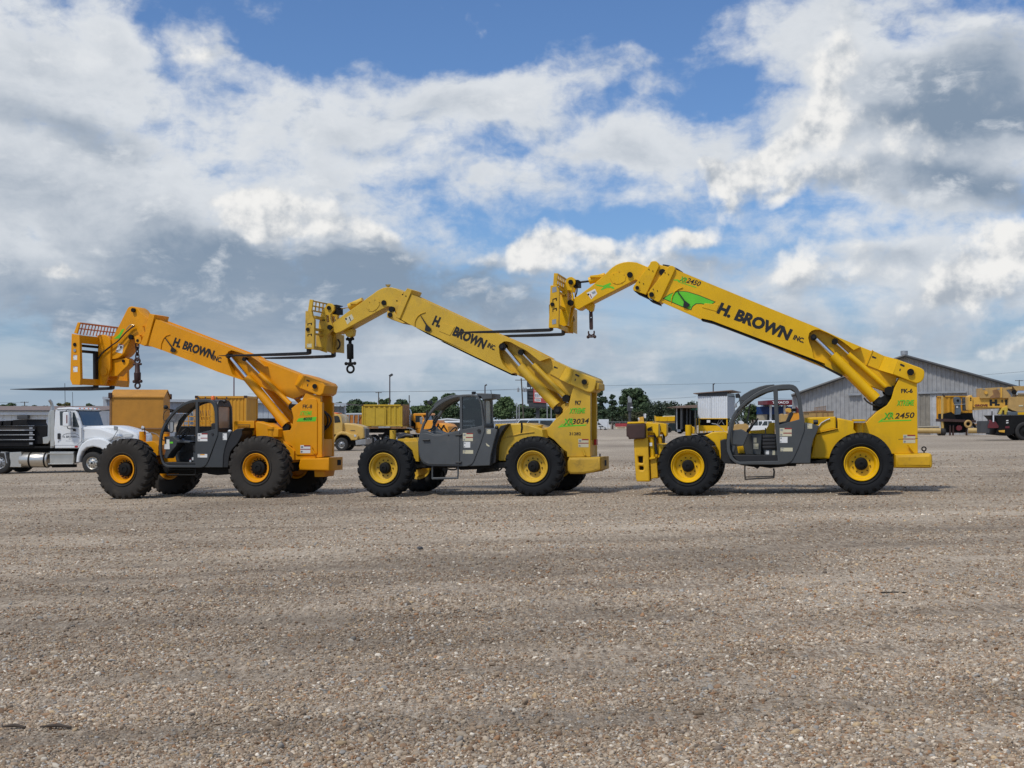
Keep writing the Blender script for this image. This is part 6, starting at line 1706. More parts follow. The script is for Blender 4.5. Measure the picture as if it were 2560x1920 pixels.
W = lambda *a: K('W', *a)
m_tin = M('weathered_tin', (0.31, 0.312, 0.315), 0.55, metal=0.0, var=0.16, dirt=(0.19, 0.185, 0.18), dirtamt=0.45, dscale=0.5, streak=0.7)
m_tin2 = M('patched_tin', (0.40, 0.405, 0.41), 0.5, metal=0.0, var=0.16, dirt=(0.16, 0.15, 0.14), dirtamt=0.4, dscale=0.6, streak=0.6)
m_tin3 = M('tan_sheet_door', (0.22, 0.20, 0.165), 0.6, var=0.15, dirt=(0.12, 0.11, 0.1), dirtamt=0.4, dscale=0.6, streak=0.5)
m_wall = M('pale_grey_cladding', (0.40, 0.44, 0.48), 0.5, var=0.06, dirt=(0.25, 0.25, 0.25), dirtamt=0.2, dscale=0.4)
m_wallw = M('white_cladding', (0.66, 0.69, 0.72), 0.5, var=0.05, dirt=(0.3, 0.29, 0.27), dirtamt=0.2, dscale=0.4)
m_roof = M('brown_metal_roof', (0.20, 0.14, 0.11), 0.6, var=0.15, dirt=(0.30, 0.26, 0.22), dirtamt=0.4, dscale=0.4)
m_trim = M('dark_trim', (0.05, 0.052, 0.056), 0.55)
m_wpaint = M('white_truck_paint', (0.74, 0.76, 0.77), 0.28, var=0.03, dirt=DUST, dirtamt=0.10, coat=0.3)
m_cream_p = M('cream_truck_paint', (0.60, 0.385, 0.10), 0.35, var=0.05, dirt=DUST, dirtamt=0.15, coat=0.2)
m_orange_p = M('orange_truck_paint', (0.74, 0.30, 0.02), 0.4, var=0.06, dirt=DUST, dirtamt=0.12)
m_box = M('ochre_box_paint', (0.50, 0.225, 0.025), 0.6, var=0.10, dirt=(0.34, 0.15, 0.03), dirtamt=0.35, dscale=1.2, streak=0.3)
m_cont = M('container_yellow', (0.62, 0.30, 0.02), 0.5, var=0.08, dirt=RUST, dirtamt=0.16, dscale=1.5, streak=0.2)
m_cont2 = M('mustard_container_paint', (0.50, 0.33, 0.02), 0.55, var=0.08, dirt=(0.25, 0.16, 0.02), dirtamt=0.35, dscale=1.5, streak=0.4)
m_rustp = M('rusted_sheet', (0.26, 0.14, 0.06), 0.7, var=0.25, dirt=RUST, dirtamt=0.6, dscale=2)
m_wood = M('orange_stained_boards', (0.46, 0.17, 0.03), 0.7, var=0.2)
m_alu = M('polished_aluminium', (0.62, 0.59, 0.53), 0.32, metal=0.85, var=0.08, dirt=(0.3, 0.25, 0.18), dirtamt=0.25)
m_steelb = M('black_painted_beam', (0.010, 0.010, 0.011), 0.6, spec=0.2, var=0.3, dirt=(0.10, 0.085, 0.07), dirtamt=0.25)
m_beamtop = M('scuffed_beam_top', (0.055, 0.047, 0.040), 0.6, var=0.3)
m_craney = M('crane_yellow', (0.70, 0.38, 0.05), 0.45, var=0.07, dirt=(0.35, 0.2, 0.05), dirtamt=0.25, dscale=1.5, streak=0.2)
m_tan = M('tan_crane_paint', (0.46, 0.29, 0.10), 0.6, var=0.12, dirt=(0.2, 0.12, 0.05), dirtamt=0.4, dscale=1.5)
m_blue = M('blue_cladding', (0.010, 0.045, 0.17), 0.5)
m_redsign = M('red_sign_face', (0.13, 0.008, 0.016), 0.5)
m_bluegrey = M('blue_grey_casting', (0.095, 0.12, 0.14), 0.55, var=0.2)
m_maroon = M('maroon_paint', (0.14, 0.02, 0.025), 0.55, var=0.2)
m_pole = M('weathered_wood_pole', (0.085, 0.072, 0.06), 0.85, var=0.2)
m_galv = M('galvanised_steel', (0.36, 0.37, 0.38), 0.45, metal=0.5, var=0.1)
m_brick = M('beige_wall', (0.40, 0.36, 0.28), 0.8)


def corr(name, fr, top, bot, v, mat, parent, pitch=0.3, dep=0.05, lip=0.3, **props):
    """corrugated sheet wall under a traced top line (photo pixels, left to right), standing on the ground row `bot` (local z)"""
    T = [fr.p(p, v) for p in top]
    u0, u1 = T[0].x, T[-1].x
    m = MB()
    rows = [[], []]
    u = u0
    k = 0
    us = []
    while u < u1:
        us += [(u, 0), (u + pitch * lip, 0), (u + pitch * (lip + 0.18), dep), (u + pitch * 0.82, dep)]
        u += pitch
    us = [(min(a, u1), d) for a, d in us] + [(u1, 0)]

    def top_z(a):
        for i in range(len(T) - 1):
            if T[i].x <= a <= T[i + 1].x + 1e-6:
                f = (a - T[i].x) / max(1e-6, T[i + 1].x - T[i].x)
                return T[i].z + (T[i + 1].z - T[i].z) * f
        return T[-1].z
    vs = []
    for a, d in us: vs += [(a, v + d, bot), (a, v + d, top_z(a))]
    fs = [(2 * i, 2 * i + 2, 2 * i + 3, 2 * i + 1) for i in range(len(us) - 1)]
    return MB().add(vs, fs).build(name, mat, parent, 0, **props)


def struct_label(o, label, cat):
    o['label'] = label; o['category'] = cat
    return o


# ---------------------------------------------------------------- big tin warehouse
FW = Frame(2250, 125.0, -19)
wh = thing('tin_warehouse', 'large grey corrugated warehouse with a gable end and sliding doors, far right', 'warehouse', FW)
zb = -1.5
corr('gable_wall', FW, K('R', 1150, 250) + K('K', 380, 190) + K('S', 1960, 232) + W(2800, 1040), zb, 0, m_tin, wh, 0.42, 0.06)
R0, R1, R2 = FW.p(K('R', 1135, 238)[0], -0.5), FW.p(K('K', 380, 180)[0], -0.5), FW.p(W(2810, 1042)[0], -0.5)
for a, b_, nm in ((R0, R1, 'roof'), (R1, R2, 'roof')):
    MB().add([(a.x, -0.5, a.z), (b_.x, -0.5, b_.z), (b_.x, 45, b_.z), (a.x, 45, a.z), (a.x, -0.5, a.z + 0.14), (b_.x, -0.5, b_.z + 0.14), (b_.x, 45, b_.z + 0.14), (a.x, 45, a.z + 0.14)],
             [(0, 3, 2, 1), (4, 5, 6, 7), (0, 1, 5, 4), (1, 2, 6, 5), (2, 3, 7, 6), (3, 0, 4, 7)]).build(nm, m_tin, wh, 0)
    MB().tube([(a.x, -0.53, a.z), (b_.x, -0.53, b_.z)], 0.16, 6).build('barge_trim', m_trim, wh, 0)
MB().box((R0.x + 0.25, 0.1, zb), (R0.x + 0.35, 44, R0.z)).build('side_wall', m_tin, wh, 0)
q = FW.p(K('K', 372, 186)[0], 3)
vt = MB().lathe([(-0.3, 0.26), (0.12, 0.26), (0.14, 0.36), (0.52, 0.36), (0.54, 0.3), (0.55, 0.01)], q, 20, 'z').build('ridge_ventilator', m_galv, wh, 40)
plate('door_track', FW, K('K', 585, 738, 1325, 722, 1325, 750, 585, 768), -0.35, -0.05, m_galv, wh, at=-0.1)
corr('sliding_door', FW, K('K', 585, 775, 765, 772), zb, -0.22, m_tin3, wh, 0.5, 0.05)
corr('sliding_door', FW, K('K', 768, 772, 960, 768), zb, -0.18, m_tin2, wh, 0.42, 0.05)
plate('door_track', FW, J_(778, 210, 925, 210, 925, 232, 778, 236), -0.35, -0.05, m_galv, wh, at=-0.1)
corr('patched_panel', FW, K('K', 1425, 1000, 1850, 985), zb, -0.12, m_tin2, wh, 0.36, 0.05)
plate('wall_girt', FW, K('K', 1320, 1225, 2040, 1215, 2040, 1235, 1320, 1245), -0.3, -0.05, m_rustp, wh, at=-0.1)
plate('base_strip', FW, K('K', 585, 1262, 905, 1258, 905, 1275, 585, 1280), -0.35, -0.05, m_brick, wh, at=-0.1)

# ---------------------------------------------------------------- white metal building, far left, and the long grey one behind the trucks
FL = Frame(60, 82.0, 0)
lb = thing('metal_building', 'long white metal building with a brown roof behind the white truck', 'building', FL)
zl = -1.2
corr('front_wall', FL, W(-220, 1036, 250, 1036), zl, 0.1, m_wallw, lb, 0.55, 0.05, lip=0.75)
plate('fascia', FL, W(-220, 1027, 128, 1027, 250, 1028, 250, 1037, -220, 1037), -0.25, 0.05, m_wallw, lb)
plate('gutter', FL, W(-220, 1025, 250, 1026, 250, 1028.5, -220, 1027.5), -0.4, 0.06, m_trim, lb, at=-0.25)
a, b_ = FL.p(W(-220, 1025.5)[0], -0.4), FL.p(W(250, 1026)[0], -0.4)
rz = FL.p(W(60, 1015)[0], 12).z
MB().add([(a.x, -0.4, a.z), (b_.x, -0.4, b_.z), (b_.x, 12, rz), (a.x, 12, rz), (a.x, 24, a.z), (b_.x, 24, b_.z)], [(0, 1, 2, 3), (3, 2, 5, 4)]).build('roof', m_roof, lb, 0)
MB().box((b_.x - 0.2, 0.1, zl), (b_.x - 0.1, 24, b_.z)).build('end_wall', m_wallw, lb, 0)
q = FL.p(K('N', 420, 575)[0], 0)
MB().cbox((q.x, -0.15, q.z), (0.35, 0.2, 0.12)).build('wall_lamp', m_trim, lb, 0, bev=0.03)
FG = Frame(560, 105.0, 0)
gb_ = thing('metal_building', 'long pale grey metal building standing behind the yellow containers', 'building', FG)
corr('front_wall', FG, W(258, 997, 420, 1003, 690, 1006, 812, 1010.5), -1.0, 0.1, m_wall, gb_, 0.45, 0.05, lip=0.7)
corr('front_wall', FG, W(812, 1015, 864, 1016), -1.0, 1.0, m_wall, gb_, 0.45, 0.05, lip=0.7)
E0 = [FG.p(p, -0.3) for p in W(256, 994.5, 420, 1001, 690, 1004.5, 866, 1011)]
rf = MB()
for i in range(3):
    a, b_ = E0[i], E0[i + 1]
    rf.add([(a.x, -0.3, a.z - 0.12), (b_.x, -0.3, b_.z - 0.12), (b_.x, -0.3, b_.z + 0.10), (a.x, -0.3, a.z + 0.10), (a.x, 16, a.z + 0.1), (b_.x, 16, b_.z + 0.1)], [(0, 1, 2, 3), (3, 2, 5, 4)])
rf.build('roof', m_wall, gb_, 0)
plate('corner_post', FG, K('P', 205, 640, 236, 640, 232, 800, 222, 800), 0.5, 0.9, m_wallw, gb_, at=0.6)
plate('eave_trim', FG, K('P', 45, 626, 240, 640, 240, 655, 45, 645), 0.2, 0.6, m_wallw, gb_, at=0.3)
FGR = Frame(890, 125.0, 0)
lr = thing('low_building', 'low building with a white roof edge behind the orange boards', 'building', FGR)
plate('wall', FGR, K('P', 225, 800, 520, 800, 520, 960, 225, 960), 0.2, 8, m_wall, lr)
plate('roof', FGR, K('P', 225, 782, 525, 778, 525, 802, 225, 806), -0.1, 8.2, m_wallw, lr)
FLO = Frame(1250, 230.0, 0)
lo = thing('low_building', 'long low white storage building along the far side of the lot', 'building', FLO)
corr('front_wall', FLO, W(1085, 1052, 1118, 1048, 1160, 1052, 1235, 1052, 1320, 1049, 1430, 1050), -1.3, 0, m_wall, lo, 0.6, 0.05)
plate('roof', FLO, W(1085, 1050, 1118, 1045.5, 1160, 1050, 1235, 1050, 1320, 1046.5, 1430, 1047.5, 1430, 1051, 1320, 1050, 1235, 1053, 1160, 1053, 1118, 1049, 1085, 1053), -0.2, 12, m_wallw, lo, bev=0.02)

# ---------------------------------------------------------------- trees
import itertools
leaf_mats = {}


def leafmat(key, dark, light):
    m = bpy.data.materials.new(key)
    m.use_nodes = True
    X.nt = m.node_tree
    b = m.node_tree.nodes['Principled BSDF']
    g = nd('ShaderNodeNewGeometry')
    n = noise(g.outputs['Position'], 0.9, 3, 0.6)
    rnd = X(g.outputs['Random Per Island'])
    lk(mixc((n.ss(0.3, 0.7) * 0.55 + rnd * 0.45), dark, light), b.inputs['Base Color'])
    b.inputs['Roughness'].default_value = 0.75
    b.inputs['Specular IOR Level'].default_value = 0.2
    return m


m_leaf = leafmat('mixed_green_leaves', (0.045, 0.075, 0.030), (0.105, 0.150, 0.058))
m_leafd = leafmat('dark_green_leaves', (0.036, 0.062, 0.032), (0.082, 0.118, 0.054))
m_leafo = leafmat('olive_leaves', (0.06, 0.065, 0.022), (0.15, 0.14, 0.055))
m_pine = leafmat('pine_needles', (0.034, 0.058, 0.034), (0.074, 0.108, 0.056))
m_bark = M('bark', (0.07, 0.052, 0.04), 0.9, var=0.3)


def leaves(mb, rr, c, rad, n, s, up=0.3, flat=1.0):
    """n small leaf sprays on and in an uneven ellipsoid"""
    for _ in range(n):
        d = Vector((rr.gauss(0, 1), rr.gauss(0, 1), rr.gauss(0, 1))).normalized()
        k = rr.uniform(0.45, 1.0) ** 0.6
        bump = 1 + 0.30 * mn.noise((d.x * 2.2 + c[0], d.y * 2.2 + c[1], d.z * 2.2 + c[2])) + 0.16 * mn.noise((d.x * 6 + c[0], d.y * 6, d.z * 6 + c[2]))
        p = Vector((c[0] + d.x * rad[0] * k * bump, c[1] + d.y * rad[1] * k * bump, c[2] + d.z * rad[2] * k * bump))
        nrm = (d + Vector((rr.gauss(0, .5), rr.gauss(0, .5), rr.gauss(up, .5)))).normalized()
        a = nrm.orthogonal().normalized()
        a.rotate(Matrix.Rotation(rr.uniform(0, 6.28), 3, nrm))
        b = nrm.cross(a)
        q = s * rr.uniform(0.6, 1.35)
        a *= q; b *= q * rr.uniform(0.45, 0.85) * flat
        mb.add([p - a * 0.5 - b * 0.3, p + a * 0.1 - b * 0.55, p + a * 0.55, p + a * 0.05 + b * 0.5, p - a * 0.45 + b * 0.35], [(0, 1, 2, 3, 4)])


def tree(name, label, depth, base, lobes, mat, n=900, leaf=0.5, group=None, trunk=0.22, pine=False, seed=0):
    """lobes: (cx, cy, rx, ry) in photo pixels, given real depth; base: photo x of the trunk"""
    fr = Frame(base, depth, 0)
    o = thing(name, label, 'tree', fr, group)
    rr = random.Random(seed + int(base * 7))
    mb = MB()
    area = sum(l[2] * l[3] for l in lobes)
    tops = []
    for (cx, cy, rx, ry) in lobes:
        q = fr.p((cx, cy), 0)
        s = fr.pxm((cx, cy), 0)
        rad = (rx * s, max(rx, ry) * s * 0.8, ry * s)
        dv = rr.uniform(-0.35, 0.35) * rad[0]
        c = (q.x, dv, q.z)
        tops.append(Vector(c))
        nn = max(90, int(3.6 * n * l2 / area)) if (l2 := rx * ry) else 0
        # clumps inside the lobe
        nc = max(5, int(nn / 30))
        for k in range(nc):
            d = Vector((rr.gauss(0, 1), rr.gauss(0, 1), rr.gauss(0, 1))).normalized() * rr.uniform(0.15, 0.92)
            cc = (c[0] + d.x * rad[0] * 0.82, c[1] + d.y * rad[1] * 0.82, c[2] + d.z * rad[2] * 0.82)
            f = rr.uniform(0.30, 0.55)
            leaves(mb, rr, cc, (rad[0] * f, rad[1] * f, rad[2] * f * (0.6 if pine else 0.8)), nn // nc, leaf * 0.62, up=0.5)
    mb.build('crown', mat, o, 0)
    tb = MB()
    zt = max(t.z for t in tops)
    zlow = min(t.z for t in tops)
    tb.tube([(0, 0, -0.3), (0.05, 0.03, zlow * 0.5), (-0.04, 0, zlow), (0.02, 0, zt)], [trunk, trunk * 0.8, trunk * 0.6, trunk * 0.15], 8)
    for t in tops:
        st = Vector((0, 0, max(0.8, min(zlow, t.z * 0.55))))
        tb.tube([st, st.lerp(t, 0.5) + Vector((0, 0, 0.2)), t], [trunk * 0.45, trunk * 0.3, trunk * 0.1], 6)
    tb.build('trunk', m_bark, o, 60)
    return o


TG = 'trees beyond the far side of the lot'
tree('broadleaf_tree', 'broad dark tree between the low building and the mustard container', 260, 888, [(888, 1014, 24, 18), (876, 1024, 14, 16), (900, 1022, 16, 16), (888, 1034, 26, 14)], m_leafd, 1500, 0.75, TG)
tree('broadleaf_tree', 'low tree mostly hidden by the top edge of the mustard container', 300, 925, [(918, 1010, 14, 8), (932, 1012, 12, 8), (925, 1022, 22, 12)], m_leaf, 700, 0.7, TG)
tree('broadleaf_tree', 'thin airy tree between the two poles above the mustard container', 270, 962, [(955, 1005, 10, 9), (967, 1003, 10, 8), (962, 1015, 16, 9)], m_leaf, 420, 0.7, TG)
tree('broadleaf_tree', 'round tree above the right end of the mustard container', 270, 1004, [(1004, 1006, 15, 9), (996, 1012, 12, 9), (1012, 1013, 12, 9)], m_leafd, 700, 0.7, TG)
tree('broadleaf_tree', 'bushy trees right of the short pole behind the orange truck', 280, 1052, [(1036, 1024, 18, 11), (1056, 1024, 22, 12), (1074, 1022, 18, 14), (1066, 1008, 9, 8)], m_leaf, 1100, 0.75, TG)
tree('broadleaf_tree', 'tree with rounded head left of the cab roof of the middle telehandler', 260, 1086, [(1085, 1000, 11, 9), (1090, 1012, 16, 12), (1084, 1024, 16, 14)], m_leaf, 900, 0.7, TG)
tree('broadleaf_tree', 'tall tree behind the cab roof of the middle telehandler', 250, 1125, [(1116, 994, 14, 10), (1130, 998, 18, 14), (1120, 1012, 24, 16), (1130, 1030, 30, 16)], m_leafd, 1700, 0.75, TG)
tree('broadleaf_tree', 'dense tree seen through the cab windows of the middle telehandler', 250, 1190, [(1180, 1010, 24, 16), (1205, 1016, 24, 18), (1190, 1032, 36, 16)], m_leafd, 1500, 0.75, TG)
tree('broadleaf_tree', 'big rounded tree right behind the middle telehandler cab', 245, 1262, [(1262, 1004, 20, 16), (1248, 1016, 16, 18), (1274, 1018, 17, 18), (1260, 1032, 28, 17)], m_leaf, 2000, 0.75, TG)
tree('broadleaf_tree', 'dark tree behind the utility pole with transformers', 265, 1312, [(1304, 1022, 18, 14), (1322, 1026, 18, 14), (1312, 1038, 28, 12)], m_leafd, 1200, 0.75, TG)
tree('broadleaf_tree', 'dark tree behind the mast of the tall price sign', 265, 1362, [(1350, 1024, 18, 13), (1372, 1026, 18, 14), (1362, 1040, 30, 12)], m_leafd, 1200, 0.75, TG)
tree('broadleaf_tree', 'dark tree behind the lift cylinders of the middle telehandler', 265, 1412, [(1400, 1020, 20, 16), (1424, 1022, 20, 16), (1412, 1040, 30, 12)], m_leafd, 1200, 0.75, TG)
tree('pine_tree', 'tall pine just right of the middle telehandler tower', 300, 1502, [(1500, 984, 9, 12), (1505, 1000, 16, 10), (1500, 1016, 14, 10), (1506, 1030, 20, 10), (1500, 1044, 18, 10)], m_pine, 1300, 0.75, TG, 0.3, True)
tree('pine_tree', 'slim dark pine between the tall pine and the big round tree', 310, 1531, [(1531, 992, 7, 8), (1532, 1006, 11, 9), (1530, 1020, 13, 10), (1532, 1036, 16, 12)], m_pine, 900, 0.75, TG, 0.25, True)
tree('broadleaf_tree', 'largest dark tree standing right of the pines with a broad uneven head', 300, 1582, [(1570, 984, 20, 15), (1590, 982, 18, 14), (1604, 996, 18, 15), (1562, 1002, 18, 16), (1584, 1008, 28, 18), (1610, 1016, 15, 17), (1560, 1026, 18, 18), (1590, 1034, 30, 18)], m_leafd, 3600, 0.8, TG, 0.4)
tree('shrub_tree', 'brownish rounded shrub in front of the largest dark tree', 285, 1592, [(1580, 1040, 20, 12), (1600, 1038, 18, 11), (1592, 1046, 26, 10)], leafmat('brownish_leaves', (0.035, 0.040, 0.020), (0.085, 0.085, 0.042)), 900, 0.6, TG)
tree('broadleaf_tree', 'green tree seen through the open cab front of telehandler FK-6', 240, 1882, [(1880, 1022, 16, 12), (1888, 1036, 18, 14), (1874, 1040, 14, 12)], m_leaf, 900, 0.7, TG)
tree('broadleaf_tree', 'small olive tree above the white truck roof', 300, 159, [(150, 1012, 9, 6), (166, 1010, 10, 6), (160, 1016, 16, 6)], m_leafo, 420, 0.6, 'trees above the far left roof')
tree('broadleaf_tree', 'low dark tree at the far left edge above the brown roof', 320, 27, [(8, 1014, 12, 4), (27, 1012, 15, 5)], m_leafd, 300, 0.6, 'trees above the far left roof')
tree('broadleaf_tree', 'low dark tree behind the small pole above the brown roof', 320, 78, [(66, 1018, 12, 4), (86, 1017, 12, 5)], m_leafd, 300, 0.6, 'trees above the far left roof')
tree('broadleaf_tree', 'small dark tree left of the exhaust stack', 320, 113, [(113, 1018, 9, 4)], m_leafd, 160, 0.6, 'trees above the far left roof')
tree('broadleaf_tree', 'small dark tree right of the aerial above the truck roof', 320, 224, [(222, 1013, 9, 5), (232, 1016, 8, 3)], m_leafd, 200, 0.6, 'trees above the far left roof')
tree('broadleaf_tree', 'small tree at the right end of the long grey building', 300, 851, [(851, 1008, 6, 5), (840, 1010, 6, 4)], m_leafd, 200, 0.6, TG)
# the wooded rise behind everything
wf = Frame(1640, 460, 0)
wd = MB()
rr = random.Random(5)
for (x0, x1, y0, y1, n) in ((1600, 1760, 1012, 1058, 240), (1020, 1500, 1026, 1058, 330), (855, 1020, 1026, 1058, 100), (-60, 860, 1034, 1058, 160), (1760, 1990, 1020, 1058, 130), (1490, 1610, 1030, 1058, 120), (2500, 2700, 1024, 1058, 50)):
    for k in range(n):
        x = rr.uniform(x0, x1)
        yt = y0 + (y1 - y0) * rr.random() ** 1.2 + 3 * sin(x * 0.045) + 2 * sin(x * 0.13)
        q = wf.p((x, yt), rr.uniform(0, 30))
        leaves(wd, rr, q, (1.6 + rr.random(), 1.6, 1.3 + rr.random() * 0.7), 40, 0.75, 0.4)
wdo = wd.build('woodland', leafmat('far_woodland_leaves', (0.030, 0.046, 0.030), (0.070, 0.090, 0.055)), None, 0)
wdo.matrix_world = wf.M
wdo['kind'] = 'stuff'; wdo['label'] = 'wooded rise closing the view behind the lot'


# ---------------------------------------------------------------- poles, lamps, wires
def pole(name, label, depth, x, ytop, ybot, w, mat, cat, group=None, lean=0):
    fr = Frame(x, depth, 0)
    o = thing(name, label, cat, fr, group)
    t = fr.p((x + lean, ytop), 0)
    r = fr.pxm((x, ytop), 0) * w / 2
    MB().tube([(0, 0, -0.3), (t.x, 0, t.z)], [r * 1.15, r * 0.9], 10).build('pole_shaft', mat, o, 60)
    return o, fr, t


UG, LG = 'utility poles along the road', 'yard light poles'
m_lpole = M('brown_light_pole', (0.045, 0.022, 0.022), 0.6)
for (x, yt, lab, hx) in ((974.5, 940, 'tall brown yard light pole above the mustard container', 6), (1212.5, 965, 'yard light pole rising behind the middle telehandler cab roof', 4), (1783, 962, 'yard light pole above the corrugated booth roof', 3)):
    o, fr, t = pole('light_pole', lab, 170, x, yt, 1060, 3.0, m_lpole, 'light pole', LG)
    s = fr.pxm((x, yt), 0)
    MB().cbox((0, 0, 0), (hx * s * 0.8, 0.35, hx * s * 0.42)).build('lamp_head', m_trim, o, 0, bev=0.05)
    h = [c for c in o.children if c.name.startswith('lamp_head')][0]
    h.location = (t.x + hx * s * 0.5, 0, t.z + 2 * s); h.rotation_euler = (0, radians(-30), 0)
    MB().tube([(t.x, 0, t.z - s), (t.x + hx * s * 0.4, 0, t.z + s)], 0.05, 6).build('lamp_bracket', m_lpole, o, 60)
o, fr, t = pole('flag_pole', 'thin dark red pole rising behind the yellow container', 120, 585, 940, 1060, 3.2, M('dark_red_pole', (0.10, 0.025, 0.03), 0.5), 'pole')
for (x, yt, arm, lab, tr_) in ((946.5, 980, 7.5, 'wooden utility pole with one crossarm left of the tall light pole', 1), (1023, 988, 0, 'plain wooden pole at the right end of the mustard container', 1), (61.5, 1004, 9.5, 'short utility pole with a crossarm above the far left roof', 0), (2548, 950, 10, 'utility pole with a crossarm above the crane at the right edge', 1)):
    o, fr, t = pole('utility_pole', lab, 210, x, yt, 1060, 2.6, m_pole, 'utility pole', UG)
    s = fr.pxm((x, yt), 0)
    if arm:
        MB().box((t.x - arm * s, -0.1, t.z - 2.4 * s), (t.x + arm * s, 0.1, t.z - 1.2 * s)).build('crossarm', m_pole, o, 0)
        for k in (-0.95, -0.5, 0.5, 0.95): MB().tube([(t.x + arm * s * k, 0, t.z - 1.4 * s), (t.x + arm * s * k, 0, t.z - 0.1 * s)], 0.05, 6).build('insulator', m_galv, o, 60)
    if tr_:
        MB().lathe([(-4 * s, 0.01), (-4 * s, 1.2 * s), (0, 1.2 * s), (0, 0.01)], (t.x + 2.5 * s, -0.1, t.z - 14 * s), 12, 'z').build('transformer', m_galv, o, 40)
# leaning pole with three transformers
o, fr, t = pole('utility_pole', 'leaning utility pole with three transformers beside the tall price sign', 150, 1312, 946, 1055, 3.4, m_pole, 'utility pole', UG, lean=-9)
s = fr.pxm((1305, 960), 0)
MB().box((t.x - 15 * s, -0.1, t.z - 5 * s), (t.x + 15 * s, 0.1, t.z - 3.5 * s)).build('crossarm', m_pole, o, 0)
for dxp in (-7.5, 6, 11.5):
    b_ = (t.x + dxp * s, -0.15, t.z - 34 * s)
    MB().lathe([(0, 0.01), (0, 2.6 * s), (9 * s, 2.6 * s), (9.6 * s, 1.6 * s), (9.6 * s, 0.01)], b_, 14, 'z').build('transformer', m_galv, o, 40)
    MB().tube([(b_[0], 0, b_[2] + 9 * s), (b_[0], 0, b_[2] + 13 * s)], 0.03, 6).build('bushing', m_galv, o, 60)
for (x, yt, lab) in ((1292, 1007, 'pale post left of the leaning utility pole'), (1298, 1013, 'shorter pale post beside the leaning utility pole'), (1368, 1010, 'pale post right of the price sign mast'), (1378, 1018, 'thin pale post behind the lift cylinder')):
    pole('metal_post', lab, 140, x, yt, 1055, 2.6, m_galv, 'post', 'pale posts near the price sign')
# antennas on the white truck's left
wires = [((620, 985), (1010, 979), (1312, 974)), ((840, 979), (1100, 978), (1300, 972)), ((1506, 964), (1640, 962), (2000, 954)), ((1620, 998), (1680, 996), (1740, 992)), ((2450, 938), (2560, 929), (2620, 925)), ((0, 1006), (30, 1006.5), (61, 1006)), ((1880, 994), (1930, 996), (1985, 998))]
for i, w3 in enumerate(wires):
    fr = Frame(w3[1][0], 180, 0)
    P = [fr.p(p, 0) for p in w3]
    pts = []
    for k in range(13):
        tt = k / 12
        pts.append(P[0] * (1 - tt) * (1 - 2 * tt) + P[1] * 4 * tt * (1 - tt) + P[2] * tt * (2 * tt - 1))
    o = MB().tube(pts, 0.016, 5).build('power_line', m_trim, None, 60)
    o.matrix_world = fr.M
    o['category'] = 'power line'
    o['label'] = ['power line running left from the leaning utility pole', 'lower power line above the mustard container', 'power line crossing the sky above the pines and booth', 'thin power line left of the booth roof', 'power line at the right edge above the crane', 'power line at the far left pole', 'power line seen through the open cab of telehandler FK-6'][i]
    o['group'] = 'power lines across the yard'

# tall price sign on a mast
FS = Frame(1343, 150, -4)
ps = thing('price_sign', 'tall roadside sign with dark frame and red and white panel behind the middle telehandler', 'sign', FS)
T_ = lambda *a: K('T', *a)
plate('mast', FS, T_(690, 800, 748, 800, 748, 1180, 690, 1180), 0.2, 0.7, m_trim, ps, at=0.2)
plate('sign_cabinet', FS, T_(535, 500, 660, 490, 660, 730, 870, 745, 870, 815, 570, 812, 560, 760, 538, 755), 0.1, 0.8, m_trim, ps, at=0.1)
plate('top_cabinet', FS, T_(535, 360, 640, 360, 640, 465, 535, 468), 0.1, 0.8, m_trim, ps, at=0.1)
for yv in (540, 605, 660, 715): plate('cabinet_rail', FS, T_(540, yv, 648, yv, 648, yv + 5, 540, yv + 5), 0.04, 0.1, m_under, ps, at=0.1, bev=0)
for xx in (590, 625): plate('sign_post', FS, T_(xx, 460, xx + 14, 460, xx + 14, 505, xx, 505), 0.3, 0.5, m_trim, ps, at=0.3)
plate('walkway', FS, T_(488, 818, 905, 826, 905, 838, 488, 830), -0.2, 0.9, m_trim, ps, at=0.0)
pnl = plate('sign_panel', FS, T_(645, 478, 900, 478, 900, 745, 645, 735), 0.0, 0.1, M('red_sign_border', (0.42, 0.06, 0.06), 0.5), ps, at=0.0)
sheet('panel_face', FS, T_(668, 560, 760, 566, 800, 660, 668, 650), 0.0, m_white, pnl)
sheet('panel_face', FS, T_(668, 665, 775, 668, 775, 722, 668, 712), 0.0, m_white, pnl)
sheet('panel_face', FS, T_(665, 490, 720, 492, 740, 540, 665, 545), 0.0, M('pink_panel', (0.6, 0.3, 0.28), 0.5), pnl)
for x in (680, 705, 735): sheet('panel_print', FS, T_(x, 585, x + 14, 586, x + 14, 640, x, 638), -0.004, M('blue_grey_print', (0.10, 0.12, 0.2), 0.5), pnl, t=0.003)
sheet('panel_print', FS, T_(680, 680, 765, 684, 765, 704, 680, 700), -0.004, M('grey_print', (0.22, 0.22, 0.27), 0.5), pnl, t=0.003)
# dark lamp standard in front of the largest tree
FT = Frame(1577, 230, 0)
bs = thing('sign_tower', 'black sign tower with a pale cap in front of the largest dark tree', 'sign', FT)
L_ = lambda *a: K('L', *a)
plate('tower_body', FT, L_(1352, 535, 1412, 535, 1412, 640, 1352, 640), 0, 0.8, m_trim, bs)
MB().tube([FT.p(L_(1380, 640)[0], 0.4), FT.p(L_(1380, 840)[0], 0.4)], 0.25, 8).build('tower_mast', m_trim, bs, 60)
plate('tower_cap', FT, L_(1355, 470, 1370, 450, 1385, 470, 1405, 490, 1402, 535, 1362, 535), 0.05, 0.7, m_galv, bs)
plate('small_plate', FT, L_(1390, 588, 1420, 590, 1420, 606, 1390, 604), -0.05, 0.0, m_wallw, bs)


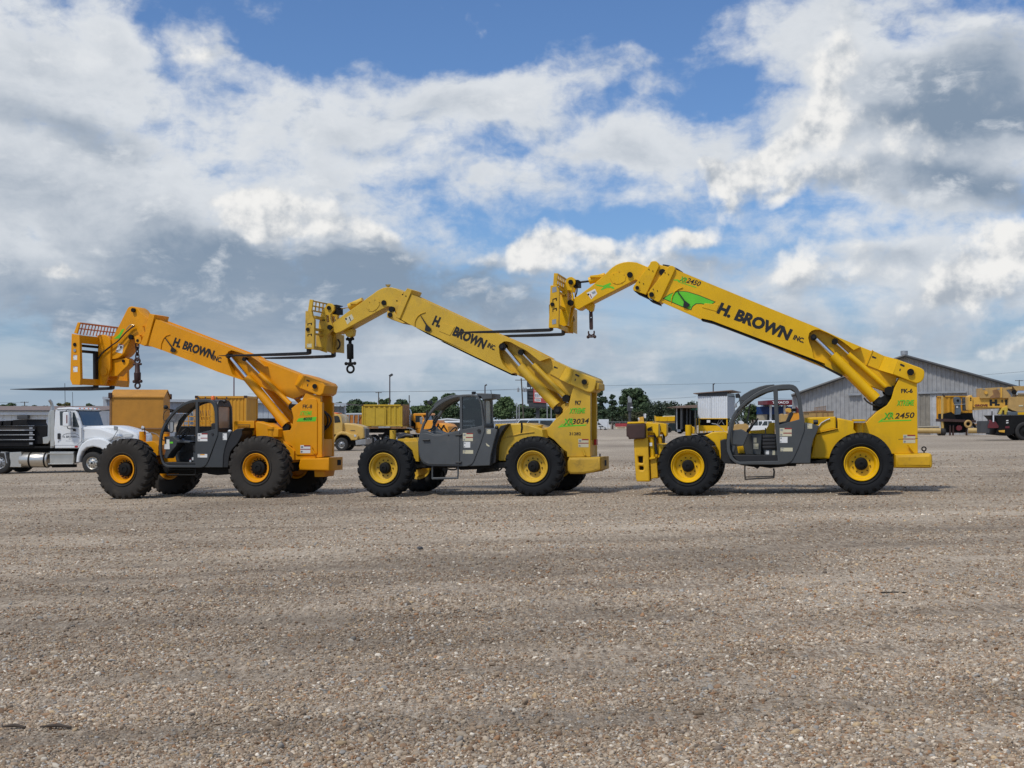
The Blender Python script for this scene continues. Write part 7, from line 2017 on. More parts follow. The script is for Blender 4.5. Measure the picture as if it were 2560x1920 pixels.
# ---------------------------------------------------------------- road vehicles
def road_wheel(parent, c, r, w, mat_rim, rim=0.56, holes=10, far=None):
    """tyre, rim and hub in the frame's space; axle along v; outer face at c[1]"""
    t = MB().lathe([(0.05, r * rim), (0.015, r * rim * 1.05), (0.0, r * 0.80), (0.02, r * 0.94), (0.06, r), (w - 0.06, r), (w - 0.02, r * 0.94), (w, r * 0.8), (w - 0.03, r * rim)], c, 32)
    tw_ = t.build('wheel', m_rubber_b, parent, 35)
    rm = MB().lathe([(0.03, r * rim), (0.005, r * rim * 0.98), (0.02, r * rim * 0.90), (0.06, r * rim * 0.80), (0.045, r * rim * 0.55), (0.03, r * rim * 0.42), (-0.02, r * rim * 0.34), (-0.03, r * rim * 0.20), (-0.03, 0.001)], c, 28)
    ro = rm.build('rim', mat_rim, tw_, 35)
    hb = MB()
    for i in range(holes):
        a = 2 * pi * i / holes
        hb.disc((c[0] + r * rim * 0.68 * cos(a), c[1] + 0.045, c[2] + r * rim * 0.68 * sin(a)), r * rim * 0.085, 0.012, 8)
        hb.disc((c[0] + r * rim * 0.36 * cos(a + .3), c[1] - 0.0, c[2] + r * rim * 0.36 * sin(a + .3)), r * rim * 0.045, 0.03, 6)
    hb.disc((c[0], c[1] - 0.034, c[2]), r * rim * 0.18, 0.01, 12)
    hb.build('hub', m_under, tw_, 30)
    return tw_


# white tractor truck
FA = FB(150, 1184, -6.0)
A_, N_ = (lambda *a: K('A', *a)), (lambda *a: K('N', *a))
tk = thing('tractor_truck', 'white conventional truck with a black beam load behind its cab, at the left', 'truck', FA)
cw = 2.15
cb = plate('cab', FA, N_(955, 440, 1265, 442, 1300, 450, 1325, 470, 1405, 705, 1415, 760, 1415, 1000, 1365, 1112, 945, 1112, 930, 950, 930, 780, 945, 560), 0.05, cw, m_wpaint, tk, bev=0.04,
           holes=[])
plate('cab_roof', FA, N_(958, 446, 985, 420, 1010, 412, 1200, 400, 1290, 410, 1345, 430, 1335, 452, 1300, 452), 0.02, cw + 0.03, m_wpaint, cb, bev=0.04)
sheet('side_window', FA, N_(1033, 472, 1090, 470, 1236, 476, 1236, 716, 1040, 714), 0.05, m_pane, cb, t=0.008)
sheet('quarter_window', FA, N_(1256, 492, 1285, 488, 1368, 735, 1362, 750, 1262, 742), 0.05, m_pane, cb, t=0.008)
sheet('window_frame', FA, N_(1236, 470, 1256, 470, 1256, 745, 1236, 745), 0.05, m_wpaint, cb, t=0.012)
strip(FA, 'windscreen', N_(1330, 468, 1372, 588, 1412, 716), 0.16, cw - 0.1, 0.02, m_pane, cb, 0.05)
strip(FA, 'screen_frame', N_(1318, 455, 1334, 475), 0.05, cw, 0.03, m_trim, cb, 0.05)
sheet('door_seam', FA, N_(1408, 760, 1414, 760, 1416, 1000, 1410, 1000), 0.05, m_trim, cb, t=0.004)
sheet('door_seam', FA, N_(945, 1056, 1370, 1056, 1372, 1062, 945, 1062), 0.05, m_galv, cb, t=0.004)
sheet('door_seam', FA, N_(1330, 1055, 1405, 985, 1408, 990, 1334, 1060), 0.05, m_galv, cb, t=0.004)
plate('door_handle', FA, N_(1000, 852, 1046, 852, 1046, 950, 1000, 950), 0.0, 0.05, m_black, cb, at=0.05)
sheet('door_mark', FA, N_(1000, 985, 1024, 985, 1024, 1008, 1000, 1008), 0.05, m_galv, cb, t=0.004)
sheet('step_lamp', FA, N_(1290, 1072, 1320, 1066, 1350, 1074, 1350, 1092, 1320, 1100, 1290, 1092), 0.05, m_red, cb, t=0.01)
text('door_lettering', FA, 'H. BROWN', *N_(1082, 928, 1325, 928), 4.4, 0.05, m_ink, cb, shear=0.2, bold=0.03)
text('door_lettering', FA, 'INC', *N_(1335, 928, 1375, 928), 2.2, 0.05, m_ink, cb, shear=0.2, bold=0.0)
MB().tube([FA.p(p, 0.045) for p in N_(1078, 905, 1100, 875, 1150, 855, 1215, 848, 1290, 855, 1345, 875, 1365, 900)], 0.006, 5).build('door_arc', m_trim, cb, 60)
for (xx, yv, w_) in ((1145, 885, 140), (1190, 955, 75), (1140, 990, 180)):
    for k in range(int(w_ / 26)):
        sheet('small_print', FA, N_(xx + k * 26, yv - 10, xx + k * 26 + 17, yv - 10, xx + k * 26 + 17, yv, xx + k * 26, yv), 0.05, m_galv if yv != 955 else m_ink, cb, t=0.003)
mr_ = plate('mirror', FA, N_(1090, 500, 1105, 485, 1185, 482, 1198, 500, 1198, 715, 1185, 732, 1105, 734, 1088, 715), -0.35, -0.15, m_wpaint, tk, at=-0.3, bev=0.03)
sheet('mirror_strip', FA, N_(1146, 535, 1164, 535, 1164, 678, 1146, 678), -0.35, m_maroon, mr_, t=0.006)
MB().tube([FA.p(p, -0.15) for p in N_(1160, 735, 1170, 765, 1200, 775, 1290, 775)], 0.018, 6).build('mirror_arm', m_trim, tk, 60)
MB().tube([FA.p(p, -0.15) for p in N_(1130, 482, 1160, 445, 1270, 452)], 0.018, 6).build('mirror_arm', m_trim, tk, 60)
plate('mirror_foot', FA, N_(1258, 775, 1300, 772, 1305, 815, 1275, 815), -0.05, 0.05, m_black, tk, at=0.0)
plate('far_mirror', FA, N_(1100, 500, 1185, 482, 1198, 715, 1088, 715), cw + 0.15, cw + 0.35, m_wpaint, tk, at=0.0)
for px_ in (1440, 1615, 1665, 1715):
    pass
for i in range(5):
    v = 0.25 + i * 0.4
    q = FA.p(N_(1335, 432)[0], 0.05); MB().cbox((q.x + 0.02, v, q.z + 0.03), (0.02, 0.035, 0.016)).build('marker_lamp', m_amber, tk, 0)
hd_ = plate('hood', FA, A_(652, 1038, 760, 1035, 860, 1032, 905, 1035, 950, 1045, 1000, 1060, 1050, 1076, 1090, 1096, 1103, 1118, 1103, 1190, 1090, 1215, 850, 1210, 800, 1150, 700, 1150, 660, 1180, 650, 1100), 0.32, cw - 0.3, m_wpaint, tk, bev=0.09)
plate('hood_flare', FA, A_(650, 1042, 800, 1050, 900, 1085, 960, 1120, 850, 1160, 740, 1140, 690, 1150, 652, 1175), 0.14, 0.40, m_wpaint, hd_, bev=0.08)
for vv in (0.02, cw - 0.47):
    fo = plate('front_fender', FA, A_(604, 1328, 610, 1270, 625, 1220, 650, 1178, 690, 1148, 740, 1134, 800, 1134, 850, 1152, 890, 1190, 905, 1230, 880, 1230, 850, 1245, 830, 1232, 795, 1212, 740, 1200, 690, 1210, 655, 1240, 635, 1285, 630, 1328), vv, vv + 0.45, m_wpaint, tk, at=0.02, bev=0.05)
sheet('head_lamp', FA, A_(975, 1108, 1010, 1100, 1060, 1100, 1050, 1120, 990, 1125), 0.30, m_lens, hd_, t=0.02)
plate('arch_liner', FA, A_(640, 1320, 655, 1250, 700, 1212, 745, 1202, 800, 1212, 850, 1240, 880, 1320), 0.30, cw - 0.3, m_under, tk, at=0.1)
sheet('hood_badge', FA, A_(660, 1069, 672, 1069, 672, 1074, 660, 1074), 0.12, m_galv, hd_, t=0.004)
fw = FA.p(A_(735, 1332)[0], 0.05)
for vv, c in ((0.04, 1), (cw - 0.34, 0)):
    road_wheel(tk, (fw.x, vv, fw.z), fw.z + 0.02, 0.30, m_alu if c else m_under)
rw = FA.p(A_(0, 1332)[0], 0.05)
for du in (0.0, -1.35):
    for vv in (0.0, cw - 0.55):
        road_wheel(tk, (rw.x + du, vv, fw.z), fw.z + 0.02, 0.55, m_galv)
MB().box((rw.x - 2.6, 0.65, fw.z + 0.12), (fw.x + 0.9, 0.80, fw.z + 0.45)).box((rw.x - 2.6, 1.35, fw.z + 0.12), (fw.x + 0.9, 1.5, fw.z + 0.45)).build('frame_rail', m_under, tk, 0)
tkc0, tkc1 = FA.p(N_(375, 1310)[0], 0.32), FA.p(N_(855, 1310)[0], 0.32)
rr_ = FA.pxm(N_(600, 1310)[0], 0.1) * 132 / 6.91
tank = MB().lathe([(0, 0.01), (0, rr_ * 0.92), (0.03, rr_), (tkc1.x - tkc0.x - 0.03, rr_), (tkc1.x - tkc0.x, rr_ * 0.92), (tkc1.x - tkc0.x, 0.01)], (tkc0.x, rr_ + 0.02, tkc0.z), 28, 'u').build('fuel_tank', m_alu, tk, 40)
for xx in (480, 745):
    q = FA.p(N_(xx, 1310)[0], 0.05); MB().lathe([(0, rr_ * 0.95), (0, rr_ + 0.012), (0.07, rr_ + 0.012), (0.07, rr_ * 0.95)], (q.x, rr_ + 0.02, tkc0.z), 28, 'u').build('tank_strap', m_under, tank, 40)
plate('battery_box', FA, N_(165, 1180, 365, 1172, 365, 1438, 165, 1436), 0.06, 0.6, m_alu, tk, bev=0.015)
plate('step_box', FA, N_(858, 1168, 1270, 1166, 1270, 1375, 858, 1385), 0.08, 0.6, m_alu, tk, bev=0.02)
for yv in (1195, 1372): plate('step_edge', FA, N_(845, yv, 1275, yv - 3, 1275, yv + 14, 845, yv + 16), -0.02, 0.12, m_alu, tk, at=0.05, bev=0.006)
plate('chassis_skirt', FA, N_(860, 1395, 1275, 1388, 1275, 1440, 900, 1445), 0.3, 0.6, m_under, tk)
ex = MB().tube([FA.p(N_(905, 1105)[0], 0.25), FA.p(N_(905, 440)[0], 0.25), FA.p(N_(905, 390)[0], 0.25), FA.p(N_(885, 320)[0], 0.22), FA.p(N_(852, 275)[0], 0.15)], [0.085, 0.085, 0.065, 0.063, 0.06], 16).build('exhaust_stack', m_steel, tk, 50)
plate('heat_shield', FA, N_(872, 450, 938, 450, 938, 1080, 872, 1080), 0.13, 0.16, m_alu, ex, at=0.15)
plate('cab_fairing', FA, N_(860, 455, 875, 450, 875, 960, 830, 1030, 740, 1035, 735, 920, 820, 905, 828, 520), 0.30, 0.42, m_alu, tk, at=0.3, bev=0.02)
plate('deck_plate', FA, N_(-400, 1075, 880, 1075, 870, 1112, -400, 1116), 0.3, cw - 0.2, m_under, tk, at=0.3)
plate('chassis_body', FA, N_(-400, 1113, 880, 1110, 1270, 1112, 1270, 1165, 850, 1168, 850, 1300, 160, 1300, 160, 1200, -400, 1200), 0.62, 1.6, m_under, tk, at=0.5)
plate('mud_guard', FA, N_(20, 1170, 90, 1180, 130, 1370, 108, 1374, 70, 1200, 0, 1195), 0.0, 0.5, m_galv, tk, at=0.0)
plate('head_board', FA, N_(592, 718, 808, 720, 808, 1032, 592, 1040), 0.4, 1.9, m_steelb, tk, at=0.4)
for px_, vv, yt in ((1130, 1.7, 950), (262, 1.9, 955)):
    pass
a0 = FA.p(W(163, 1018)[0], 1.6); a1 = FA.p(W(162, 958)[0], 1.6)
MB().tube([a0, a1], 0.012, 5).build('aerial', m_trim, tk, 60)
a0 = FA.p(W(262, 1010)[0], 2.2); a1 = FA.p(W(262, 975)[0], 2.2)
a0 = FA.p(N_(1260, 446)[0], 2.1); MB().tube([a0, a0 + Vector((-0.03, 0, 0.75))], 0.010, 5).build('aerial', m_trim, tk, 60)
for dv in (0.05, 0.55):      # crossed hood mirrors
    q = FA.p(A_(925, 1055)[0], 0.2 + dv * 0)
MB().tube([FA.p(p, 0.1) for p in A_(888, 1155, 938, 1072, 925, 1050)], 0.012, 5).build('hood_mirror_arm', m_trim, tk, 60)
plate('hood_mirror', FA, A_(910, 1035, 938, 1042, 938, 1072, 912, 1070), 0.05, 0.15, m_steel, tk, at=0.1)
# black beams stacked on its deck, one thing each
BG_ = 'black steel beams stacked on the white truck deck'
beams = [((-300, 722, 592, 728, 600, 790, -300, 798), 'widest scuffed black beam lying on top of the full rows of the stack', m_beamtop), ((-300, 806, 560, 806, 575, 872, -300, 880), 'second black beam from the top of the full rows in the stack', m_steelb),
         ((-300, 888, 560, 888, 575, 956, -300, 966), 'third black beam down in the stack behind the truck cab', m_steelb), ((-300, 974, 560, 974, 570, 1078, -300, 1080), 'lowest black beam in the stack, resting on the truck deck', m_steelb),
         ((215, 625, 330, 612, 468, 610, 460, 660, 490, 718, 215, 720), 'short torn edged black beam lying loose on top of the stack', m_steelb), ((55, 640, 110, 632, 192, 630, 185, 720, 50, 720), 'middle short black beam section on top of the stack', m_steelb), ((-300, 640, 35, 636, 22, 720, -300, 720), 'short black beam section on top of the stack at the left edge', m_steelb)]
for pts, lab, mt in beams:
    o = plate('steel_beam', FA, N_(*pts), 0.25, 1.95, mt, None, at=0.25, bev=0.02)
    o.matrix_world = FA.M
    o['label'] = lab; o['category'] = 'steel beam'; o['group'] = BG_
    if pts[1] > 700:
        for k in (1,):
            q = FA.p(N_(540, (pts[1] + pts[-1]) / 2)[0], 0.25)
            MB().cbox((q.x, 0.25, q.z), (0.07, 0.03, 0.04)).build('lifting_lug', m_galv, o, 0)
        plate('beam_flange', FA, N_(pts[0], pts[1] - 4, pts[2] + 6, pts[3] - 2, pts[2] + 8, pts[3] + 10, pts[0], pts[1] + 9), 0.20, 0.26, m_steelb, o, at=0.22, bev=0.004)

# ochre box with a gable top behind the truck
FO = Frame(352, 62, 8)
ob = thing('site_shed', 'ochre painted steel shed with a shallow gabled top right of the white truck', 'shed', FO)
U_ = lambda *a: K('U', *a)
zg = -0.4
a, b_ = FO.p(U_(662, 248)[0], 0), FO.p(U_(1580, 208)[0], 0)
zt = (a.z + b_.z) / 2
c_ = FO.p(U_(1830, 215)[0], 0)
dep = 2.5
z_bot = FO.p(U_(1000, 775)[0], 0).z
ap = zt + 0.33
MB().add([(a.x, 0, z_bot), (b_.x, 0, z_bot), (b_.x, 0, zt), (a.x, 0, zt), (a.x, dep, z_bot), (b_.x, dep, z_bot), (b_.x, dep, zt), (a.x, dep, zt), (a.x, dep / 2, ap), (b_.x, dep / 2, ap)],
         [(0, 1, 2, 3), (5, 4, 7, 6), (1, 5, 6, 9, 2), (4, 0, 3, 8, 7), (0, 4, 5, 1)]).build('shed_body', m_box, ob, 0)
MB().add([(a.x - 0.05, -0.05, zt - 0.02), (b_.x + 0.05, -0.05, zt - 0.02), (b_.x + 0.05, dep / 2, ap + 0.03), (a.x - 0.05, dep / 2, ap + 0.03), (a.x - 0.05, dep + 0.05, zt - 0.02), (b_.x + 0.05, dep + 0.05, zt - 0.02),
          (a.x - 0.05, -0.05, zt + 0.03), (b_.x + 0.05, -0.05, zt + 0.03), (b_.x + 0.05, dep / 2, ap + 0.08), (a.x - 0.05, dep / 2, ap + 0.08), (a.x - 0.05, dep + 0.05, zt + 0.03), (b_.x + 0.05, dep + 0.05, zt + 0.03)],
         [(6, 7, 8, 9), (9, 8, 11, 10), (0, 1, 7, 6), (1, 2, 8, 7), (2, 5, 11, 8), (0, 6, 9, 3), (3, 9, 10, 4), (4, 10, 11, 5)]).build('roof', m_box, ob, 0)
for (xx, v) in ((a.x, 0), (b_.x, dep)):
    MB().cbox((xx, v, zt + 0.08), (0.09, 0.09, 0.14)).build('corner_lug', m_rustst, ob, 0, bev=0.03)
MB().box((a.x - 0.03, -0.03, z_bot), (a.x + 0.06, 0.06, zt)).build('corner_post', m_rustp, ob, 0)
MB().box((a.x, 0.1, zg), (b_.x, dep - 0.1, z_bot)).build('shed_base', m_box, ob, 0)
MB().box((a.x, -0.02, z_bot - 0.02), (b_.x, 0.12, z_bot + 0.05)).build('base_rail', m_rustp, ob, 0)
q0, q1 = FO.p(U_(830, 745)[0], 0), FO.p(U_(1055, 790)[0], 0)
MB().box((q0.x, -0.04, q1.z), (q1.x, 0.0, q0.z)).build('base_notch', m_under, ob, 0)


def container(fr, name, label, pts, depth_m, mat, pitch=0.28, dep=0.04, group=None, left_end=False):
    """a corrugated shipping container: pts = top-left, top-right, bottom-right, bottom-left of its near side"""
    o = thing(name, label, 'container', fr, group)
    P = [fr.p(p, 0) for p in pts]
    u0, u1 = P[0].x, P[1].x
    z1, z0 = (P[0].z + P[1].z) / 2, (P[2].z + P[3].z) / 2
    m = MB()
    for (v, sgn) in ((0.05, 1), (depth_m - 0.05, -1)):
        vs = []; u = u0 + 0.08; us = []
        while u < u1 - 0.08:
            us += [(u, 0), (u + pitch * .35, 0), (u + pitch * .5, dep), (u + pitch * .85, dep)]; u += pitch
        us = [(min(a, u1 - .08), d) for a, d in us] + [(u1 - 0.08, 0)]
        for a, d in us: vs += [(a, v + d * sgn, z0), (a, v + d * sgn, z1)]
        m.add(vs, [(2 * i, 2 * i + 2, 2 * i + 3, 2 * i + 1) for i in range(len(us) - 1)])
    m.build('side_panel', mat, o, 0)
    m = MB()
    for u, sgn in ((u0 + 0.05, 1), (u1 - 0.05, -1)):
        vs = []; us = []; v = 0.08
        while v < depth_m - 0.08:
            us += [(v, 0), (v + pitch * .35, 0), (v + pitch * .5, dep), (v + pitch * .85, dep)]; v += pitch
        us = [(min(a, depth_m - .08), d) for a, d in us] + [(depth_m - 0.08, 0)]
        for a, d in us: vs += [(u + d * sgn, a, z0), (u + d * sgn, a, z1)]
        m.add(vs, [(2 * i, 2 * i + 2, 2 * i + 3, 2 * i + 1) for i in range(len(us) - 1)])
    m.build('end_panel', mat, o, 0)
    MB().box((u0 + .04, .04, z1 - 0.05), (u1 - .04, depth_m - .04, z1 - 0.01)).box((u0 + .04, .04, z0), (u1 - .04, depth_m - .04, z0 + .05)).build('roof', mat, o, 0)
    for u in (u0, u1 - 0.10):
        for v in (0, depth_m - 0.1): MB().box((u, v, z0), (u + .1, v + .1, z1)).build('corner_post', mat, o, 0)
    for z in (z0 - 0.01, z1 - 0.10):
        for v in (0, depth_m - 0.08): MB().box((u0 + .1, v + .005, z), (u1 - .1, v + .08, z + .11)).build('side_rail', mat, o, 0)
        for u in (u0, u1 - .08): MB().box((u + .005, .1, z), (u + .08, depth_m - .1, z + .11)).build('end_rail', mat, o, 0)
    for u in (u0 - .015, u1 - .135):
        for v in (-.015, depth_m - .135):
            for z in (z0 - .03, z1 - .09): MB().box((u, v, z), (u + .15, v + .15, z + .12)).build('corner_casting', m_rustst if z > z0 else mat, o, 0)
    return o, (u0, u1, z0, z1)


FC = Frame(555, 66, -3)
co1, dim = container(FC, 'shipping_container', 'orange yellow shipping container behind the cab of telehandler FK-8', W(488, 990, 616, 991, 616, 1100, 488, 1100), 2.4, m_cont, 0.20, 0.03)
for i, px_ in enumerate((495, 512, 540, 565)):
    sheet('top_mark', FC, W(px_, 992.5, px_ + 3, 992.5, px_ + 3, 998, px_, 998), 0.0, m_trim, co1, t=0.01)
q = FC.p(W(552, 996)[0], 0); MB().tube([(q.x - 0.3, -0.3, -0.3), (q.x - 0.3, -0.3, q.z)], 0.13, 14).build('stand_pipe', m_cont, co1, 60)
# stake rack behind the open cab
FR = Frame(478, 58, 4)
rk = thing('stake_trailer', 'yellow railed trailer with a dark bed seen through the open cab of telehandler FK-8', 'trailer', FR)
for yv in (1040, 1052, 1062): plate('side_rail', FR, W(440, yv, 535, yv, 535, yv + 2.4, 440, yv + 2.4), 0, 0.08, m_cont, rk)
for x in (446, 458, 470, 484, 498, 512, 524): plate('stake', FR, W(x, 1024, x + 1.8, 1024, x + 1.8, 1066, x, 1066), -0.04, 0.03, m_cont, rk)
plate('bed', FR, W(440, 1066, 535, 1066, 535, 1088, 440, 1088), 0.0, 2.2, m_under, rk)
for x in (500, 506, 514, 520): plate('brace', FR, W(x, 1026, x + 1.5, 1026, x + 5, 1050, x + 3.5, 1050), 0.06, 0.1, m_rustp, rk)
q = FR.p(W(470, 1105)[0], 0)
for dx_ in (-0.6, 0.6): road_wheel(rk, (q.x + dx_, 0.1, 0.45), 0.47, 0.3, m_galv)

# cream conventional truck
FCr = FB(880, 1127, -6)
ct = thing('conventional_truck', 'cream conventional truck parked behind the tower of telehandler FK-8, hood to the right', 'truck', FCr)
P_ = lambda *a: K('P', *a)
cwid = 2.2
plate('cab', FCr, P_(-260, 820, -40, 770, 40, 790, 120, 800, 160, 850, 180, 950, 180, 1150, -260, 1150), 0.1, cwid, m_cream_p, ct, bev=0.04)
sheet('side_window', FCr, P_(40, 830, 100, 825, 125, 850, 150, 938, 45, 948), 0.1, m_pane, ct, t=0.01)
plate('roof_lamps', FCr, P_(0, 765, 100, 775, 100, 790, 0, 785), 0.6, 1.8, m_amber, ct)
chd = plate('hood', FCr, P_(60, 955, 180, 948, 300, 955, 420, 975, 500, 1000, 540, 1020, 548, 1050, 555, 1210, 470, 1250, 320, 1250, 280, 1170, 60, 1150), 0.35, cwid - 0.3, m_cream_p, ct, bev=0.08)
plate('front_fender', FCr, P_(10, 1280, 40, 1190, 90, 1125, 160, 1095, 240, 1100, 300, 1130, 420, 1140, 450, 1180, 430, 1245, 330, 1248, 290, 1190, 230, 1150, 160, 1145, 100, 1170, 60, 1230, 45, 1280), 0.05, 0.6, m_cream_p, ct, bev=0.05)
gq = FCr.p(P_(548, 1040)[0], 0.35); gq2 = FCr.p(P_(552, 1215)[0], 0.35)
gr = MB().box((gq.x + 0.0, 0.55, gq2.z), (gq.x + 0.05, cwid - 0.5, gq.z)).build('grille', m_steel, ct, 0)
for i in range(9):
    v = 0.6 + i * (cwid - 1.15) / 8
    MB().box((gq.x + 0.05, v, gq2.z + .04), (gq.x + 0.08, v + 0.05, gq.z - .04)).build('grille_bar', m_under if i % 2 else m_galv, gr, 0)
plate('bumper', FCr, P_(405, 1250, 580, 1225, 580, 1320, 410, 1330), 0.1, cwid - 0.1, m_steel, ct)
sheet('head_lamp', FCr, P_(380, 1150, 420, 1155, 420, 1185, 385, 1190), 0.05, m_lens, ct, t=0.02)
sheet('hood_vent', FCr, P_(120, 995, 170, 1000, 165, 1080, 125, 1085), 0.34, m_cream, chd, t=0.01)
sheet('hood_badge', FCr, P_(318, 1075, 400, 1078, 400, 1088, 318, 1085), 0.34, m_trim, chd, t=0.01)
w0 = FCr.p(P_(165, 1320)[0], 0.1)
for vv in (0.05, cwid - 0.35): road_wheel(ct, (w0.x, vv, w0.z), w0.z + 0.02, 0.3, m_steel)
plate('under_body', FCr, P_(60, 1150, 430, 1230, 430, 1330, 60, 1330), 0.5, cwid - 0.4, m_under, ct)
plate('rear_frame', FCr, P_(-600, 1150, 60, 1150, 60, 1260, -600, 1260), 0.5, cwid - 0.4, m_under, ct)
w1x = w0.x - 4.2
for vv in (0.05, cwid - 0.5): road_wheel(ct, (w1x, vv, w0.z), w0.z + 0.02, 0.5, m_steel)
# orange sided stake bed
FSb = Frame(880, 104, 0)
sb_ = thing('stake_bed_trailer', 'orange board sided trailer behind the cream truck', 'trailer', FSb)
for i in range(5):
    x0 = 140 + i * 80
    plate('board_panel', FSb, P_(x0 + 4, 815, x0 + 76, 815, x0 + 76, 975, x0 + 4, 975), 0.05, 0.12, m_wood, sb_, bev=0.01)
    plate('stake', FSb, P_(x0 - 10, 808, x0 + 6, 808, x0 - 2, 980, x0 - 18, 980), -0.03, 0.06, m_galv, sb_, at=0.0, bev=0.01)
plate('brace', FSb, P_(415, 960, 500, 825, 508, 830, 424, 968), 0.0, 0.05, m_rustp, sb_, bev=0.005)
plate('bed', FSb, P_(130, 978, 560, 978, 560, 1040, 130, 1040), 0.0, 2.3, m_under, sb_)
qb = FSb.p(P_(300, 1100)[0], 0)
for dx_ in (-1.2, 0.0): road_wheel(sb_, (qb.x + dx_, 0.1, 0.5), 0.52, 0.35, m_galv)
plate('landing_leg', FSb, P_(470, 1040, 500, 1040, 500, 1160, 470, 1160), 0.6, 0.8, m_under, sb_)

# mustard container on a flat trailer
FM = FB(960, 1116, -8)
co2, dm = container(FM, 'shipping_container', 'mustard yellow corrugated container with double doors riding on a flat trailer', P_(515, 632, 1215, 632, 1215, 1000, 520, 1010), 2.4, m_cont2, 0.42, 0.07)
plate('door_panel', FM, P_(585, 700, 745, 700, 742, 992, 585, 998), -0.02, 0.04, m_cont2, co2, at=0, bev=0.01)
plate('door_panel', FM, P_(752, 700, 915, 700, 912, 985, 750, 992), -0.02, 0.04, m_cont2, co2, at=0, bev=0.01)
plate('door_frame', FM, P_(570, 690, 935, 690, 935, 1000, 570, 1005), -0.01, 0.05, m_cont2, co2, at=0, holes=[P_(582, 698, 582, 996, 918, 988, 918, 698)], bev=0.006)
MB().box((dm[1] + 0.0, 0.05, dm[2] + 0.05), (dm[1] + 0.03, 2.35, dm[3] - 0.02)).build('end_sheet', m_rustp, co2, 0)
ft = thing('flat_trailer', 'rusty flat trailer under the mustard yellow container', 'trailer', FM)
zt_ = dm[2] - 0.03
MB().box((dm[0] + 0.1, 0.05, zt_ - 0.16), (dm[1] + 0.4, 2.4, zt_)).build('deck', m_rustp, ft, 0)
plate('deck_edge', FM, P_(800, 1012, 1010, 1010, 1005, 1035, 805, 1040), -0.05, 0.04, m_galv, ft, at=0)
for v in (0.7, 1.6): MB().box((dm[0] + 0.1, v, zt_ - 0.5), (dm[1] + 0.2, v + 0.12, zt_ - 0.16)).build('chassis_beam', m_under, ft, 0)
for k in range(5):
    u = dm[0] + 0.6 + k * 1.1; MB().box((u, 0.1, zt_ - 0.3), (u + .1, 2.3, zt_ - 0.16)).build('cross_member', m_under, ft, 0)
w2 = FM.p(P_(615, 1255)[0], 0.1)
for du in (0.0, -1.25):
    for vv in (0.02, 1.95): road_wheel(ft, (w2.x + du, vv, w2.z), w2.z + 0.02, 0.45, m_wallw if du == 0 else m_galv)
MB().box((dm[1] - 0.9, 0.5, 0.0), (dm[1] - 0.75, 0.65, zt_ - .2)).box((dm[1] - 0.9, 1.7, 0.0), (dm[1] - 0.75, 1.85, zt_ - .2)).build('landing_leg', m_under, ft, 0)

# orange conventional truck
FOr = FB(1085, 1112, -14)
ot = thing('conventional_truck', 'orange truck with chrome air cleaner between the mustard container and the middle telehandler', 'truck', FOr)
oc = plate('cab', FOr, P_(1390, 800, 1420, 785, 1640, 778, 1660, 800, 1640, 815, 1570, 820, 1600, 900, 1700, 945, 1720, 1130, 1440, 1130, 1440, 960, 1385, 900), 0.05, 2.1, m_orange_p, ot, bev=0.05)
sheet('side_window', FOr, P_(1440, 825, 1545, 822, 1580, 930, 1442, 938), 0.05, m_pane, oc, t=0.01)
plate('sleeper_back', FOr, P_(1360, 905, 1440, 905, 1440, 1060, 1365, 1060), 0.3, 1.9, m_under, ot)
strip(FOr, 'windscreen', P_(1580, 822, 1620, 930), 0.15, 2.0, 0.02, m_pane, oc, 0.05)
ohd = plate('hood', FOr, P_(1620, 938, 1800, 935, 1900, 945, 2000, 985, 2030, 1030, 2020, 1120, 1620, 1120), 0.3, 1.85, m_orange_p, ot, bev=0.1)
plate('fender', FOr, P_(1640, 1120, 1680, 1040, 1760, 1010, 1860, 1020, 1940, 1080, 1960, 1120), 0.02, 0.5, m_orange_p, ot, bev=0.06)
plate('mirror', FOr, P_(1520, 855, 1565, 850, 1562, 970, 1525, 970), -0.3, -0.15, m_steel, ot, at=-0.2)
plate('mirror_arm', FOr, P_(1520, 850, 1560, 848, 1600, 870, 1600, 876, 1555, 858, 1520, 862), -0.2, -0.15, m_steel, ot, at=-0.2, bev=0.01)
q = FOr.p(P_(1330, 900)[0], 0.25)
zA, zB = FOr.p(P_(1330, 1090)[0], 0.2).z, FOr.p(P_(1330, 810)[0], 0.2).z
ra = FOr.pxm(P_(1330, 900)[0], 0.2) * 7
ac = MB().lathe([(0, 0.01), (0, ra * 0.9), (0.03, ra), (zB - zA - 0.06, ra), (zB - zA, ra * 0.8), (zB - zA, 0.01)], (q.x, 0.25, zA), 20, 'z').build('heat_shield', m_steel, ot, 40)
for k in range(4):
    for sx in (-0.35, 0.35): MB().cbox((q.x + ra * sx, 0.25 - ra * 0.93, zA + (zB - zA) * (0.4 + 0.15 * k)), (ra * 0.16, 0.01, ra * 0.22)).build('shield_slot', m_under, ac, 0)
MB().tube([(q.x + 0.12, 0.35, zB), (q.x + 0.12, 0.35, zB + 0.25), (q.x + 0.05, 0.35, zB + 0.42), (q.x - 0.08, 0.3, zB + 0.5)], 0.06, 10).build('exhaust_pipe', m_chrome, ot, 60)
w3 = FOr.p(P_(1800, 1200)[0], 0.05)
for u in (w3.x, w3.x - 4.2):
    for vv in (0.03, 1.75): road_wheel(ot, (u, vv, 0.5), 0.52, 0.32, m_steel)
MB().box((w3.x - 5.2, 0.7, 0.55), (w3.x + 0.6, 1.4, 0.85)).build('frame_rail', m_under, ot, 0)
text('door_lettering', FOr, 'BROWN', *P_(1468, 1050, 1520, 1050), 2.2, 0.05, m_ink, oc, bold=0.02)

